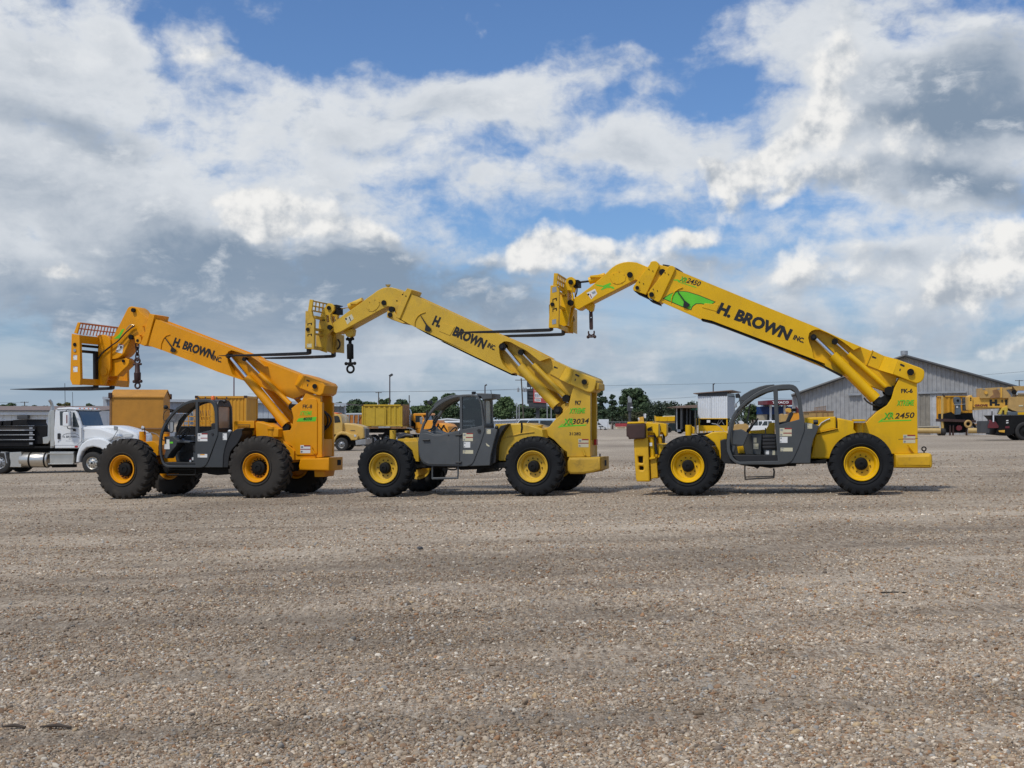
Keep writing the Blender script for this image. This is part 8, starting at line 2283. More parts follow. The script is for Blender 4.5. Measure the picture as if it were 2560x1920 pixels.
# yellow crane truck parts and pale cars seen through the middle cab
FY = Frame(1112, 88, -20)
yt = thing('hooded_truck', 'yellow truck hood with dark straps seen through the door window of the middle telehandler', 'truck', FY)
plate('hood', FY, P_(1760, 1100, 1800, 990, 1850, 950, 1950, 965, 2000, 1010, 2020, 1110, 2000, 1180, 1760, 1180), 0, 1.8, m_orange_p, yt, bev=0.1)
plate('cab', FY, P_(1560, 900, 1760, 900, 1790, 990, 1790, 1180, 1560, 1180), 0, 1.9, m_orange_p, yt, bev=0.05)
for pts in ((1780, 1110, 1830, 960, 1850, 965, 1800, 1115), (1850, 1100, 1930, 980, 1950, 985, 1870, 1105), (1840, 980, 1930, 1100, 1915, 1108, 1825, 990), (1930, 985, 2000, 1090, 1985, 1098, 1915, 995)):
    plate('strap', FY, P_(*pts), -0.04, 0.02, m_under, yt, at=0, bev=0.005)
qy = FY.p(P_(1900, 1260)[0], 0)
for u in (qy.x, qy.x - 3.5): road_wheel(yt, (u, 0.02, 0.5), 0.52, 0.3, m_steel)
road_wheel(yt, (qy.x, 1.5, 0.5), 0.52, 0.3, m_steel)


def car(fr, label, cat, L, H, wid, col, group, kind='car', flip=False, x0=0.0):
    """small saloon, van or pick-up: body, cabin glass, wheels"""
    o = thing({'car': 'parked_car', 'pickup': 'pickup_truck', 'van': 'parked_van'}[kind], label, cat, fr, group)
    s = -1 if flip else 1
    z0, zs = 0.22, H * 0.55

    def pt(l): return [(x0 + s * a * L, b) for a, b in l]
    if kind == 'van':
        body = pt([(-.5, z0), (.5, z0), (.5, zs * .9), (.42, zs), (.30, H * .97), (.24, H), (-.47, H), (-.5, H * .95)])
        win = pt([(.40, zs), (.30, H * .93), (.12, H * .93), (.12, zs)])
        glass_side = [win, pt([(.09, zs), (.09, H * .93), (-.15, H * .93), (-.15, zs)]), pt([(-.18, zs), (-.18, H * .93), (-.44, H * .93), (-.44, zs)])]
    elif kind == 'pickup':
        body = pt([(-.5, z0), (.5, z0), (.5, zs * .85), (.47, zs * .98), (.26, zs * 1.03), (.15, H * .98), (.10, H), (-.08, H), (-.13, H * .96), (-.15, zs), (-.5, zs)])
        glass_side = [pt([(.22, zs * 1.05), (.14, H * .93), (.04, H * .93), (.04, zs * 1.05)]), pt([(.02, zs * 1.05), (.02, H * .93), (-.09, H * .93), (-.11, zs * 1.05)])]
    else:
        body = pt([(-.5, z0), (.5, z0), (.5, zs * .8), (.46, zs * .95), (.24, zs * 1.05), (.10, H * .97), (0, H), (-.18, H * .98), (-.36, zs * 1.1), (-.48, zs), (-.5, zs * .8)])
        glass_side = [pt([(.20, zs * 1.07), (.09, H * .92), (-.03, H * .93), (-.03, zs * 1.07)]), pt([(-.06, zs * 1.07), (-.06, H * .93), (-.17, H * .92), (-.30, zs * 1.1)])]
    b_ = plate('body', fr, body, 0, wid, col, o, local=True, bev=0.08)
    for g in glass_side:
        plate('side_window', fr, g, -0.008, 0.02, m_pane, b_, local=True, bev=0.003)
        plate('side_window', fr, g, wid - 0.02, wid + 0.008, m_pane, b_, local=True, bev=0.003)
    f = glass_side[0]
    # windscreen across the car
    if kind != 'van':
        (ua, za), (ub, zb_) = (body[4], body[5]) if kind == 'pickup' else (body[4], body[5])
    else:
        (ua, za), (ub, zb_) = body[3], body[4]
    e = 0.012
    MB().add([(ua + s * e, .1, za + e), (ua + s * e, wid - .1, za + e), (ub + s * e, wid - .14, zb_ + e * .5), (ub + s * e, .14, zb_ + e * .5)], [(0, 1, 2, 3)]).build('windscreen', m_pane, b_, 0)
    for a in (.30, -.30):
        for vv in (0.02, wid - 0.24): road_wheel(o, (x0 + s * a * L, vv, 0.33), 0.34, 0.22, m_galv, holes=5)
    return o


VG = 'pale vehicles parked in the far lot'
cl = [M('white_car_paint', (0.72, 0.74, 0.75), 0.25, var=0.02), M('silver_car_paint', (0.42, 0.45, 0.48), 0.25, metal=0.4, var=0.02), M('pale_blue_car_paint', (0.35, 0.45, 0.55), 0.25, var=0.02)]
for i, (px_, dp, kind, c, H0, lab, fl) in enumerate(((1172, 105, 'car', 0, 1.55, 'white car seen through the door window beside the yellow hood', True), (1140, 112, 'van', 0, 1.9, 'white van roof behind the yellow truck hood', False),
        (1208, 118, 'car', 1, 1.6, 'silver car behind the door pillar of the middle telehandler', False),
        (1338, 120, 'van', 0, 1.95, 'white van behind the hood of the middle telehandler, below the leaning pole', True), (1362, 118, 'van', 2, 1.9, 'pale blue van behind the hood of the middle telehandler, below the price sign', True), (1388, 122, 'van', 0, 1.95, 'white van beside the rising edge of the tower marked FK7', False),
        (1496, 290, 'pickup', 0, 1.9, 'white pickup beside the tower marked FK7 at the fence', True))):
    car(Frame(px_, dp, 0), lab, 'van' if kind == 'van' else 'pickup' if kind == 'pickup' else 'car', 4.9 if kind != 'pickup' else 5.6, H0, 1.8, cl[c], VG, kind, fl)
FP1, FP2 = Frame(1898, 205, -35), Frame(1922, 200, -35)
car(FP1, 'white pickup seen through the cab of telehandler FK-6, left one', 'pickup', 5.5, 1.95, 1.9, cl[0], VG, 'pickup', True)
car(FP2, 'white pickup seen through the cab of telehandler FK-6, nearer its door post', 'pickup', 5.5, 1.95, 1.9, cl[0], VG, 'pickup', True)
# white box trailer and generator by the fence
FQ = Frame(1510, 285, 0)
Q_ = lambda *a: K('Q', *a)
bt = thing('box_trailer', 'small white box trailer beside the white pickup at the fence', 'trailer', FQ)
plate('box', FQ, Q_(215, 368, 395, 366, 398, 515, 300, 515, 215, 430), 0, 2.2, m_wallw, bt)
plate('draw_frame', FQ, Q_(210, 500, 330, 500, 330, 520, 210, 520), 0.2, 2.0, m_under, bt)
for x in (235, 320): plate('stand_leg', FQ, Q_(x, 515, x + 12, 515, x + 12, 590, x, 590), 0.5, 0.7, m_trim, bt, bev=0.01)
# chain link fence with banner
FF = Frame(1560, 275, 0)
fe = thing('wire_fence', 'wire fence along the far edge of the lot with thin posts', 'fence', FF)
a, b_ = FF.p(Q_(380, 418)[0], 0), FF.p(W(1700, 1055)[0], 0)
zf = a.z
MB().tube([(a.x, 0, zf), (b_.x, 0, zf)], 0.045, 6).build('top_rail', m_galv, fe, 60)
k = a.x
while k < b_.x:
    MB().tube([(k, 0, -0.3), (k, 0, zf)], 0.045, 6).build('post', m_galv, fe, 60); k += 2.6
wm = MB()
u = a.x
while u < b_.x:
    wm.tube([(u, 0.02, 0.05), (u + 0.9, 0.02, zf)], 0.008, 3, False); wm.tube([(u + 0.9, 0.03, 0.05), (u, 0.03, zf)], 0.008, 3, False); u += 0.3
wm.build('wire_mesh', m_galv, fe, 0)['kind'] = 'stuff'
bn = plate('banner', FF, Q_(522, 448, 745, 445, 745, 550, 522, 555), -0.14, -0.10, M('red_banner', (0.36, 0.045, 0.05), 0.6), None, at=-0.1, bev=0.005)
bn.matrix_world = FF.M; bn['label'] = 'red and cream banner hung on the wire fence'; bn['category'] = 'banner'
sheet('banner_band', FF, Q_(522, 512, 745, 508, 745, 550, 522, 555), -0.14, m_cream, bn, t=0.006)
for k in range(7): sheet('banner_print', FF, Q_(560 + k * 22, 522, 576 + k * 22, 522, 576 + k * 22, 540, 560 + k * 22, 540), -0.15, m_maroon, bn, t=0.004)
# yellow loader behind the stabiliser, dump truck, dark car, carport, white truck front
FYL = Frame(1606, 150, 0)
yl = thing('small_loader', 'small yellow machine with an upright white exhaust behind the stabiliser of telehandler FK-6', 'loader', FYL)
plate('engine_box', FYL, Q_(980, 330, 1060, 318, 1065, 400, 1075, 470, 960, 470, 985, 380), 0, 1.4, m_craney, yl)
plate('cab_frame', FYL, Q_(965, 350, 990, 330, 1000, 400, 975, 385), 0.1, 1.2, m_wallw, yl)
MB().tube([FYL.p(p, 0.5) for p in Q_(1090, 345, 1092, 290, 1100, 262)], 0.12, 8).build('exhaust', m_wallw, yl, 60)
MB().tube([FYL.p(p, 0.5) for p in Q_(1060, 330, 1062, 262)], 0.06, 6).build('mast_rod', m_galv, yl, 60)
ql = FYL.p(Q_(1020, 500)[0], 0)
plate('body', FYL, Q_(920, 430, 1180, 430, 1180, 540, 920, 540), 0, 1.5, m_craney, yl)
for du in (-0.9, 0.9): road_wheel(yl, (ql.x + du, 0.05, 0.5), 0.52, 0.35, m_craney)
FD = Frame(1670, 200, 0)
dt = thing('dump_truck', 'dump truck with a bright yellow bed left of the corrugated booth', 'truck', FD)
plate('dump_bed', FD, Q_(1290, 300, 1310, 318, 1480, 318, 1715, 312, 1718, 400, 1300, 405, 1296, 360), 0, 2.2, m_y3, dt)
plate('bed_lip', FD, Q_(1480, 300, 1710, 296, 1715, 316, 1440, 318), 0.1, 2.1, m_cream, dt)
for x in (1340, 1500, 1640): plate('bed_rib', FD, Q_(x, 325, x + 12, 325, x + 12, 398, x, 398), -0.06, 0.02, m_y3, dt, at=0)
plate('chassis', FD, Q_(1300, 405, 1720, 402, 1720, 440, 1300, 440), 0.2, 2.0, m_tan, dt)
sheet('bed_mark', FD, Q_(1665, 340, 1690, 335, 1715, 345, 1715, 380, 1690, 390, 1668, 380), 0.0, m_maroon, dt, t=0.03)
qd = FD.p(Q_(1400, 500)[0], 0)
for du in (0, 1.2, 3.2): road_wheel(dt, (qd.x + du, 0.05, 0.5), 0.52, 0.4, m_under)
FDc = FB(1668, 1080, 10)
dc = thing('parked_car', 'dark car with its pale windscreen sloping left, in front of the dump truck', 'car', FDc)
plate('body', FDc, Q_(1415, 560, 1425, 520, 1470, 505, 1560, 440, 1620, 415, 1640, 430, 1700, 500, 1760, 520, 1770, 575, 1700, 590, 1450, 590), 0, 1.8, M('dark_green_car_paint', (0.012, 0.022, 0.024), 0.3), dc, bev=0.05)
strip(FDc, 'windscreen', Q_(1470, 503, 1560, 446, 1612, 418), 0.02, 1.75, 0.03, m_lens, dc, 0)
plate('tail', FDc, Q_(1408, 520, 1440, 515, 1440, 578, 1410, 575), -0.02, 1.82, m_red, dc, at=0)
qc = FDc.p(Q_(1500, 560)[0], 0)
for du in (0, 2.3):
    for vv in (0.02, 1.55): road_wheel(dc, (qc.x + du, vv, 0.33), 0.34, 0.22, m_galv, holes=5)
FCp = Frame(1715, 165, 0)
cpt = thing('carport', 'dark open sided shelter left of the corrugated booth', 'shelter', FCp)
plate('roof', FCp, Q_(1590, 130, 1800, 105, 2085, 92, 2085, 148, 1700, 150), 0, 6, m_roof, cpt)
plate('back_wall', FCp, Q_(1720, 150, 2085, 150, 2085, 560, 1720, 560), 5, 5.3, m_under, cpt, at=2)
for x in (1705, 1770, 1835, 1900, 1960, 2040): plate('post', FCp, Q_(x, 150, x + 20, 150, x + 20, 560, x, 560), 0.2 + (x % 3), 0.6 + (x % 3), m_galv if x < 1710 else m_trim, cpt, at=0.2)
plate('green_banner', FCp, Q_(1960, 158, 2085, 155, 2085, 195, 1960, 190), 3.0, 3.1, M('green_fascia', (0.01, 0.14, 0.09), 0.5), cpt, at=2.5)
FWt = FB(1722, 1084, 0)
wt = thing('work_truck', 'white truck front with barred grille and dark bumper left of the corrugated booth', 'truck', FWt)
plate('cab', FWt, Q_(1795, 345, 1820, 318, 1995, 315, 2012, 340, 2010, 480, 1800, 480), 0.3, 2.4, m_wallw, wt, bev=0.05)
for k in range(5): plate('grille_bar', FWt, Q_(1800, 350 + k * 26, 2010, 350 + k * 26, 2010, 363 + k * 26, 1800, 363 + k * 26), 0.18, 0.32, m_wallw if k % 2 == 0 else m_trim, wt, at=0.25, bev=0.01)
plate('badge', FWt, Q_(1875, 350, 1930, 350, 1925, 400, 1880, 400), 0.12, 0.2, m_tan, wt, at=0.2)
plate('bumper', FWt, Q_(1690, 520, 2040, 500, 2040, 600, 1690, 610), 0.0, 0.5, m_under, wt, at=0.2)
plate('fuel_can', FWt, Q_(1695, 545, 1770, 540, 1768, 605, 1700, 608), -0.1, 0.1, m_wallw, wt, at=0)
plate('fender', FWt, Q_(1700, 500, 1780, 450, 1800, 480, 1800, 520, 1700, 525), 0.3, 2.2, m_blue, wt)
MB().tube([FWt.p(p, 0.4) for p in Q_(1788, 480, 1790, 275)], 0.06, 6).build('marker_rod', m_wallw, wt, 60)
qw = FWt.p(Q_(1850, 580)[0], 0)
for du in (-0.6, 0.9): road_wheel(wt, (qw.x + du, 0.5, 0.42), 0.44, 0.3, m_under)

# corrugated booth on a yellow frame
FBo = FB(1785, 1084, -24)
bo = thing('elevated_booth', 'white corrugated booth with a flat dark roof raised on a yellow frame', 'booth', FBo)
zbo = 0
corr('wall_sheet', FBo, I_(982, 235, 1140, 235), FBo.p(I_(1000, 508)[0], 0).z, 0.0, m_wallw, bo, 0.30, 0.05)
corr('wall_sheet', FBo, I_(1144, 235, 1338, 235), FBo.p(I_(1000, 508)[0], 0).z, -0.02, m_wallw, bo, 0.30, 0.05)
bu0, bu1 = FBo.p(I_(985, 300)[0], 0).x, FBo.p(I_(1338, 300)[0], 0).x
bz0, bz1 = FBo.p(I_(1000, 508)[0], 0).z, FBo.p(I_(1000, 238)[0], 0).z
BD = 4.2
MB().box((bu1 - 0.05, 0.0, bz0), (bu1, BD, bz1 - 0.1)).build('side_sheet', m_wall, bo, 0)
MB().box((bu0, BD - 0.05, bz0), (bu1, BD, bz1)).box((bu0, 0.1, bz0), (bu0 + 0.05, BD, bz1)).build('back_sheet', m_wall, bo, 0)
rl, rr0_, rb0 = FBo.p(I_(928, 214)[0], -0.4), FBo.p(I_(1395, 176)[0], -0.4), FBo.p(I_(1512, 200)[0], BD + 0.4)
dzb = rb0.z - rr0_.z
TT = 0.10
MB().add([(rl.x, -0.4, rl.z), (rr0_.x, -0.4, rr0_.z), (rr0_.x, BD + .4, rr0_.z + dzb), (rl.x, BD + .4, rl.z + dzb), (rl.x, -0.4, rl.z + TT), (rr0_.x, -0.4, rr0_.z + TT), (rr0_.x, BD + .4, rr0_.z + dzb + TT), (rl.x, BD + .4, rl.z + dzb + TT)],
         [(0, 3, 2, 1), (4, 5, 6, 7), (0, 1, 5, 4), (1, 2, 6, 5), (2, 3, 7, 6), (3, 0, 4, 7)]).build('roof', m_roof, bo, 0)
for k in range(7): MB().box((bu1 - 0.02, 0.3 + k * 0.55, bz1 - 0.15), (bu1 + 0.06, 0.4 + k * 0.55, bz1 + 0.3)).build('rafter_end', m_trim, bo, 0)
MB().add([(bu0, -0.03, bz1 - .05), (bu1, -0.03, bz1 - .05), (bu1, -0.03, rr0_.z - .02), (bu0, -0.03, rl.z), (bu0, 0.1, bz1 - .05), (bu1, 0.1, bz1 - .05), (bu1, 0.1, rr0_.z - .02), (bu0, 0.1, rl.z)], [(0, 1, 2, 3), (5, 4, 7, 6), (1, 5, 6, 2), (4, 0, 3, 7)]).build('front_plate', m_trim, bo, 0)
for uu in (bu0 + 0.05, bu0 + 0.75 * (bu1 - bu0) * 0 + (bu1 - bu0) * 0.45 + bu0, bu1 - 0.15):
    for v in (0.05, BD - 0.2): MB().box((uu, v, -0.1), (uu + 0.14, v + 0.14, bz0)).build('frame_post', m_y3, bo, 0)
zq = FBo.p(I_(1100, 595)[0], 0).z
MB().box((bu0 + 0.15, 0.02, zq - 0.75), (bu1 - 0.1, 0.12, zq)).build('front_panel', m_y3, bo, 0)
MB().box((bu0, -0.02, bz0 - 0.10), (bu1, 0.14, bz0)).build('frame_beam', m_y3, bo, 0)
MB().box((bu0 + 0.1, 1.0, zq - 0.1), (bu1 - 0.1, 1.1, bz0)).build('inner_wall', m_under, bo, 0)
for pts in ((1215, 585, 1245, 515), (1300, 585, 1250, 515), (1230, 585, 1290, 515)):
    MB().tube([FBo.p(p, 0.3) for p in I_(*pts)], 0.035, 6).build('brace', m_galv, bo, 60)
sheet('notice', FBo, I_(1092, 530, 1132, 530, 1132, 560, 1092, 560), -0.0, m_white, bo, t=0.02)
# steps rail on the left
MB().tube([FBo.p(p, -0.3) for p in I_(990, 560, 985, 505, 995, 490)], 0.04, 6).build('ladder_rail', m_trim, bo, 60)

# filling station
FTx = Frame(1950, 230, 0)
st_ = thing('filling_station', 'filling station with a dark red canopy fascia and a blue shop behind telehandler FK-6', 'filling station', FTx)
Rr = lambda *a: K('R', *a)
plate('canopy', FTx, Rr(645, 335, 860, 325, 1250, 322, 1250, 425, 645, 418), 0, 9, m_redsign, st_)
text('sign_lettering', FTx, 'TEXACO', *Rr(742, 400, 1078, 396), 5.6, 0, M('white_sign_letters', (0.8, 0.8, 0.8), 0.4), st_, bold=0.03, d=0.03)
for x in (700, 985, 1200): plate('canopy_post', FTx, Rr(x, 420, x + 34, 420, x + 34, 760, x, 760), 3, 3.6, m_wallw, st_, at=3)
plate('shop_fascia', FTx, Rr(445, 465, 860, 460, 1150, 460, 1150, 620, 445, 622), 8, 16, m_blue, st_, at=8)
plate('shop_wall', FTx, Rr(455, 620, 640, 620, 640, 800, 455, 800), 8.1, 15, m_brick, st_, at=8)
plate('shop_window', FTx, Rr(645, 622, 1150, 622, 1150, 800, 645, 800), 8.2, 15, m_pane, st_, at=8)
plate('roof_unit', FTx, Rr(550, 425, 680, 425, 690, 462, 560, 462), 9, 11, m_wallw, st_, at=9)
# machinery seen through the rear window of FK-6
FMu = FB(1990, 1096, 0)
mu = thing('pump_unit', 'yellow and orange pump unit with black pipes in front of the tin warehouse', 'pump')
mu.matrix_world = FMu.M
plate('yellow_head', FMu, Rr(1055, 505, 1100, 492, 1150, 520, 1145, 570, 1090, 590, 1055, 560), 0, 0.9, m_craney, mu)
for cx_, cy_ in ((1165, 535), (1215, 530)):
    q = FMu.p(Rr(cx_, cy_)[0], -0.1)
    MB().disc((q.x, -0.1, q.z), FMu.pxm(Rr(cx_, cy_)[0], 0) * 4, 0.7, 16).build('pipe_end', m_under, mu, 40)
plate('orange_casing', FMu, Rr(1120, 600, 1200, 585, 1280, 590, 1300, 660, 1270, 900, 1120, 900), 0, 1.2, m_orange_p, mu)
plate('red_guard', FMu, Rr(1235, 460, 1285, 520, 1300, 600, 1230, 600), 0.3, 0.6, m_maroon, mu)
plate('tan_valve', FMu, Rr(920, 625, 960, 610, 1000, 640, 1050, 610, 1070, 680, 1050, 900, 930, 900), 0, 0.8, m_tan, mu)
FEn = FB(1862, 1092, 0)
en = thing('engine_skid', 'tan engine skid seen low through the open cab front of telehandler FK-6', 'engine')
en.matrix_world = FEn.M
plate('engine_block', FEn, Rr(-60, 860, 20, 830, 130, 820, 200, 810, 262, 850, 260, 930, 240, 1060, -60, 1060), 0, 1.2, m_tan, en)
plate('exhaust_elbow', FEn, Rr(60, 760, 120, 750, 165, 790, 150, 825, 80, 820), 0.2, 0.6, m_wallw, en)
plate('skid_base', FEn, Rr(-80, 1060, 300, 1060, 300, 1100, -80, 1100), -0.1, 1.4, m_under, en)
# crates against the warehouse
FCt = FB(2052, 1092, 0)
cr_ = thing('yellow_bin', 'long yellowed steel bin standing against the tin warehouse', 'bin', FCt)
plate('bin_side', FCt, Rr(1500, 570, 2000, 562, 2005, 900, 1500, 900), 0, 2.2, M('yellowed_bin_paint', (0.40, 0.25, 0.085), 0.7, var=0.15, dirt=RUST, dirtamt=0.3, streak=0.4), cr_)
plate('bin_rim', FCt, Rr(1475, 570, 1500, 560, 2005, 552, 2005, 570, 1500, 580), -0.05, 2.25, m_rustp, cr_, at=0)
for x in (1640, 1770, 1870): plate('bin_rib', FCt, Rr(x, 575, x + 12, 575, x + 12, 900, x, 900), -0.06, 0.02, m_rustp, cr_, at=0)
wc = thing('slatted_crate', 'slatted wooden crate lying on top of the yellowed bin', 'crate', FCt)
for i in range(9):
    x = 1612 + i * 27
    plate('slat', FCt, Rr(x, 492 - i * 4, x + 11, 490 - i * 4, x + 11, 552, x, 555), 0.3, 0.36, m_rustp, wc, at=0.3)
for (ya, yb_) in ((482, 446), (545, 540)): plate('crate_rail', FCt, Rr(1608, ya, 1850, yb_, 1850, yb_ + 9, 1608, ya + 9), 0.28, 0.38, m_rustp, wc, at=0.3)
plate('crate_floor', FCt, Rr(1608, 548, 1850, 545, 1850, 553, 1608, 556), 0.28, 1.5, m_rustp, wc, at=0.3)

# pipes lying along the warehouse
FPp = Frame(2320, 112, -19)
for k, (xa, xb, lab) in enumerate(((2130, 2352, 'long yellowed steel pipe lying along the warehouse wall'), (2420, 2520, 'shorter yellowed pipe lying right of the flat rail trailer'))):
    a, b_ = FPp.p((xa, 1076.5), 0), FPp.p((xb, 1077), 0)
    o = MB().tube([(a.x, 0, a.z), (b_.x, 0, b_.z)], 0.24, 16).build('steel_pipe', M('yellowed_pipe_paint', (0.44, 0.30, 0.11), 0.6, var=0.12, dirt=RUST, dirtamt=0.2), None, 40)
    o.matrix_world = FPp.M
    o['label'] = lab; o['category'] = 'pipe'; o['group'] = 'pipes along the warehouse'

# rail trailer with container, casting and hook blocks
FRt = FB(2400, 1089, 0)
S_ = lambda *a: K('S', *a)
rt = thing('flat_trailer', 'dark flat trailer with dual tyres carrying a yellow container left of the crane', 'trailer', FRt)
plate('deck', FRt, S_(385, 985, 1110, 1020, 1110, 1075, 385, 1050), 0, 2.4, m_rustst, rt)
plate('deck_clutter', FRt, S_(390, 870, 560, 830, 640, 890, 760, 880, 860, 850, 1045, 850, 1060, 950, 1090, 1020, 385, 990), 0.4, 2.0, m_under, rt, at=0.2)
plate('gooseneck', FRt, S_(400, 1050, 1000, 1070, 940, 1180, 860, 1300, 800, 1310, 560, 1310, 420, 1300), 0.5, 1.8, m_under, rt)
for x in (500, 570, 880): plate('stand_leg', FRt, S_(x, 1130, x + 32, 1130, x + 32, 1385, x, 1385), 0.2, 0.4, m_rustst, rt)
plate('red_hub', FRt, S_(665, 1180, 700, 1140, 750, 1140, 785, 1175, 780, 1230, 720, 1262, 670, 1240), 0.0, 0.3, m_maroon, rt)
MB().torus(FRt.p(S_(925, 1105)[0], -0.05), FRt.pxm(S_(925, 1105)[0], 0) * 7.5, 0.10, 20, 8).build('coiled_hose', m_tan, rt, 40)
for dxp in (290, 370):
    q = FRt.p(S_(dxp, 1280)[0], 0.0); rr0 = FRt.pxm(S_(300, 1280)[0], 0) * 9.2
    MB().lathe([(0, 0.01), (0, rr0 * 0.9), (0.05, rr0), (0.28, rr0), (0.33, rr0 * 0.9), (0.33, 0.01)], (q.x - 0.15, 0.3, rr0), 22, 'u').build('dual_tyre', m_rubber_b, rt, 40)
plate('drawbar', FRt, S_(1000, 1090, 1080, 1180, 1150, 1280, 1210, 1270, 1240, 1250, 1480, 1265, 1480, 1240, 1230, 1225, 1170, 1180, 1200, 1230, 1160, 1250, 1060, 1080), 0.9, 1.2, m_under, rt, at=0.9)
FRc = Frame(2400, FRt.o.y + 0.8, 4)
co3, d3 = container(FRc, 'shipping_container', 'yellow ribbed container riding on the dark flat trailer at the right', S_(355, 460, 1020, 455, 1020, 1000, 360, 1000), 1.6, m_cont, 0.42, 0.06)
MB().box((d3[0] - 0.10, 0.0, d3[2] - 1.0), (d3[0] + 0.02, 0.3, d3[3])).build('corner_angle', m_cream_p, co3, 0)
gc = thing('steel_casting', 'blue grey steel jib casting standing on the flat trailer', 'casting', FRt)
plate('casting_body', FRt, S_(635, 890, 640, 680, 600, 580, 605, 510, 640, 480, 700, 480, 750, 530, 770, 600, 745, 640, 740, 700, 760, 800, 735, 885), -0.1, 0.3, m_bluegrey, gc, at=0)
pin('casting_eye', FRt, S_(690, 565)[0], 3, -0.14, 0.06, m_under, gc)
sheet('casting_mark', FRt, S_(650, 690, 690, 685, 692, 728, 652, 732), -0.1, m_white, gc, t=0.01)
hb_ = thing('hook_blocks', 'pair of black crane hook blocks hung beside the grey casting', 'hook block', FRt)
for x in (805, 870):
    plate('sheave_block', FRt, S_(x, 520, x + 25, 490, x + 50, 500, x + 60, 560, x + 55, 800, x + 10, 800), -0.15, 0.2, m_trim, hb_, at=-0.1, bev=0.04)
    for yv in (570, 640, 740): plate('block_band', FRt, S_(x + 4, yv, x + 56, yv, x + 56, yv + 10, x + 4, yv + 10), -0.18, -0.1, m_bluegrey, hb_, at=-0.1, bev=0.01)
plate('block_bar', FRt, S_(600, 655, 1015, 632, 1015, 645, 600, 668), -0.2, -0.15, m_galv, hb_, at=-0.15, bev=0.005)

# mobile crane at the right edge
FX = FB(2545, 1101, -6)
cx = thing('mobile_crane', 'mobile crane with a long yellow boom and a black carrier at the right edge', 'crane', FX)
bmx = plate('boom', FX, S_(945, 480, 1050, 490, 1900, 480, 1900, 735, 1050, 722, 1045, 705, 945, 720), 0.85, 1.5, m_craney, cx)
plate('boom_keel', FX, S_(1035, 724, 1750, 735, 1700, 745, 1030, 790), 0.90, 1.45, m_tan, bmx, at=0.85)
plate('boom_head', FX, S_(940, 480, 1000, 440, 1030, 480, 1025, 780, 955, 782, 945, 700), 0.7, 1.6, m_craney, bmx)
for yv in (510, 555): pin('head_pin', FX, S_(985, yv)[0], 1.8, 0.68, 0.05, m_under, bmx)
plate('boom_base', FX, S_(1860, 510, 1960, 480, 2060, 470, 2075, 400, 1950, 240, 2560, 215, 3400, 215, 3400, 830, 2090, 830, 1940, 790, 1850, 740), 0.55, 1.8, m_tan, cx, at=0.6)
plate('top_plate', FX, S_(1195, 285, 1650, 262, 1800, 270, 1940, 250, 1940, 300, 1800, 320, 1900, 440, 1920, 510, 1200, 512), 0.7, 1.65, m_tan, bmx, at=0.7)
plate('plate_rib', FX, S_(1668, 262, 1705, 262, 1705, 500, 1668, 500), 0.64, 0.72, m_craney, bmx, at=0.7)
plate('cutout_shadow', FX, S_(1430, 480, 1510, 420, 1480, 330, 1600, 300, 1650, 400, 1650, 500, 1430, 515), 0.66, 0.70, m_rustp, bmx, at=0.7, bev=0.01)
pin('plate_boss', FX, S_(1342, 385)[0], 3.8, 0.62, 0.08, m_craney, bmx)
pin('pivot_pin', FX, S_(1990, 370)[0], 5.8, 0.45, 0.12, m_under, cx)
MB().tube([FX.p(p, 0.6) for p in S_(2050, 385, 3000, 380)], 0.17, 16).build('lift_rod', m_chrome, cx, 60)
for y0_, y1_ in ((290, 300), (290, 300)):
    pass
for x in (1285, 1620): sheet('plate_slot', FX, S_(x - 28, 290, x + 28, 288, x + 28, 312, x - 28, 314), 0.7, m_steel, bmx, t=0.02)
text('maker_lettering', FX, 'GROVE', *S_(1072, 700, 1372, 698), 5.2, 0.85, m_maroon, bmx, bold=0.05, d=0.02)
text('owner_lettering', FX, 'H.', *S_(1418, 672, 1655, 668), 14, 0.85, m_ink, bmx, bold=0.07, d=0.02)
text('owner_lettering', FX, 'B', *S_(1775, 660, 1905, 658), 13, 0.85, m_ink, bmx, bold=0.07, d=0.02)
sheet('patch', FX, S_(1690, 550, 1722, 548, 1722, 606, 1690, 608), 0.85, m_ink, bmx, t=0.02)
sheet('name_strip', FX, S_(2090, 670, 2190, 668, 2190, 698, 2090, 700), 0.55, m_cream, cx, t=0.02)
plate('boom_rest', FX, S_(1640, 880, 1700, 740, 1740, 720, 1840, 680, 1845, 740, 1820, 890, 1770, 890, 1760, 790, 1720, 790, 1690, 890), 0.8, 1.4, M('bright_yellow_rest', (0.62, 0.45, 0.06), 0.5), cx, at=0.8)
cx_c = plate('carrier', FX, S_(1505, 905, 3400, 895, 3400, 1200, 2000, 1200, 1990, 1320, 1860, 1380, 1560, 1350, 1600, 1210, 1600, 1000), 0.1, 2.5, m_under, cx)
plate('superstructure', FX, S_(1850, 830, 2070, 820, 3400, 820, 3400, 895, 1850, 895), 0.4, 2.2, m_bluegrey, cx)
sheet('yellow_panel', FX, S_(2065, 835, 2300, 832, 2300, 892, 2065, 892), 0.4, m_y3, cx, t=0.02)
plate('front_bumper', FX, S_(1345, 1040, 1420, 1035, 1420, 1310, 1350, 1315), 0.1, 2.5, m_trim, cx)
plate('maroon_guard', FX, S_(1380, 1150, 1440, 1010, 1480, 1040, 1560, 1050, 1630, 1150, 1620, 1200, 1380, 1200), 0.05, 0.5, m_maroon, cx)
plate('mirror_post', FX, S_(1470, 810, 1490, 810, 1490, 1020, 1470, 1020), 0.0, 0.1, m_under, cx)
plate('pale_strut', FX, S_(1490, 905, 1525, 905, 1525, 1060, 1495, 1060), 0.0, 0.15, m_wallw, cx)
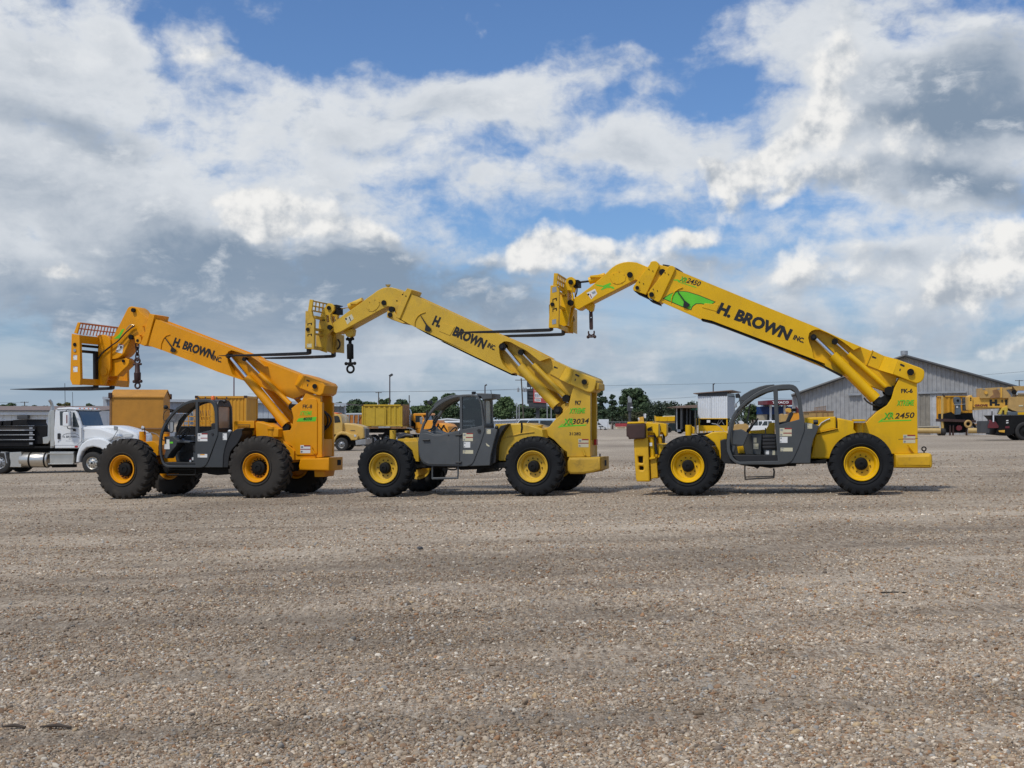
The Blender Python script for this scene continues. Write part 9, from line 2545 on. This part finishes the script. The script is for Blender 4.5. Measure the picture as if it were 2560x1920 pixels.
plate('yellow_step', FX, S_(1630, 1255, 1770, 1245, 1770, 1305, 1640, 1290), 0.0, 0.3, m_craney, cx)
for yv in (1018, 1068): sheet('marker_plate', FX, S_(1800, yv, 1850, yv - 6, 1852, yv + 18, 1800, yv + 24), 0.1, m_white, cx_c, t=0.02)
sheet('red_stripe', FX, S_(1780, 1160, 1875, 1155, 1875, 1200, 1780, 1205), 0.1, m_maroon, cx_c, t=0.02)
qx = FX.p(S_(2235, 1270)[0], 0.1)
for du in (0, 1.7):
    for vv in (0.06, 2.05): road_wheel(cx, (qx.x + du, vv, qx.z), qx.z + 0.01, 0.42, m_under, 0.6)
plate('wheel_arch', FX, S_(2000, 1150, 2100, 1080, 2260, 1060, 3200, 1060, 3200, 1300, 2000, 1300), 0.2, 2.4, m_under, cx, at=0.3)
# litter on the gravel
sk = hit(2225, 1484)
o = MB().tube([(0, 0, 0.012), (0.12, 0.012, 0.016), (0.24, 0.0, 0.012)], 0.006, 6).build('iron_rod', m_under, None, 60)
o.location = (hit(2202, 1483).x, sk.y, gz(sk.x, sk.y) + und(sk.x, sk.y)); o['label'] = 'thin black iron rod lying on the gravel at right'; o['category'] = 'rod'
sk = hit(90, 1838)
for k, (px_, py_, L, lab) in enumerate(((35, 1830, 0.13, 'short dark stick lying on the gravel at the lower left edge'), (140, 1838, 0.17, 'longer dark stick lying on the gravel near the lower left corner'))):
    s = hit(px_, py_)
    o = MB().tube([(-L / 2, 0, 0.012), (0, 0.01, 0.018), (L / 2, -0.008, 0.012)], [0.005, 0.011, 0.006], 7).build('stick', m_bark, None, 60)
    o.location = (s.x, s.y, gz(s.x, s.y) + und(s.x, s.y) + 0.004); o['label'] = lab; o['category'] = 'stick'; o['group'] = 'sticks on the gravel'
s = hit(1050, 1377)
o = MB().ball((0, 0, 0), 0.035, 10, 7, (1.2, 0.9, 0.7)).build('dark_stone', m_trim, None, 60)
o.location = (s.x, s.y, gz(s.x, s.y) + und(s.x, s.y) + 0.015); o['label'] = 'single dark stone lying alone on the pale gravel'; o['category'] = 'stone'
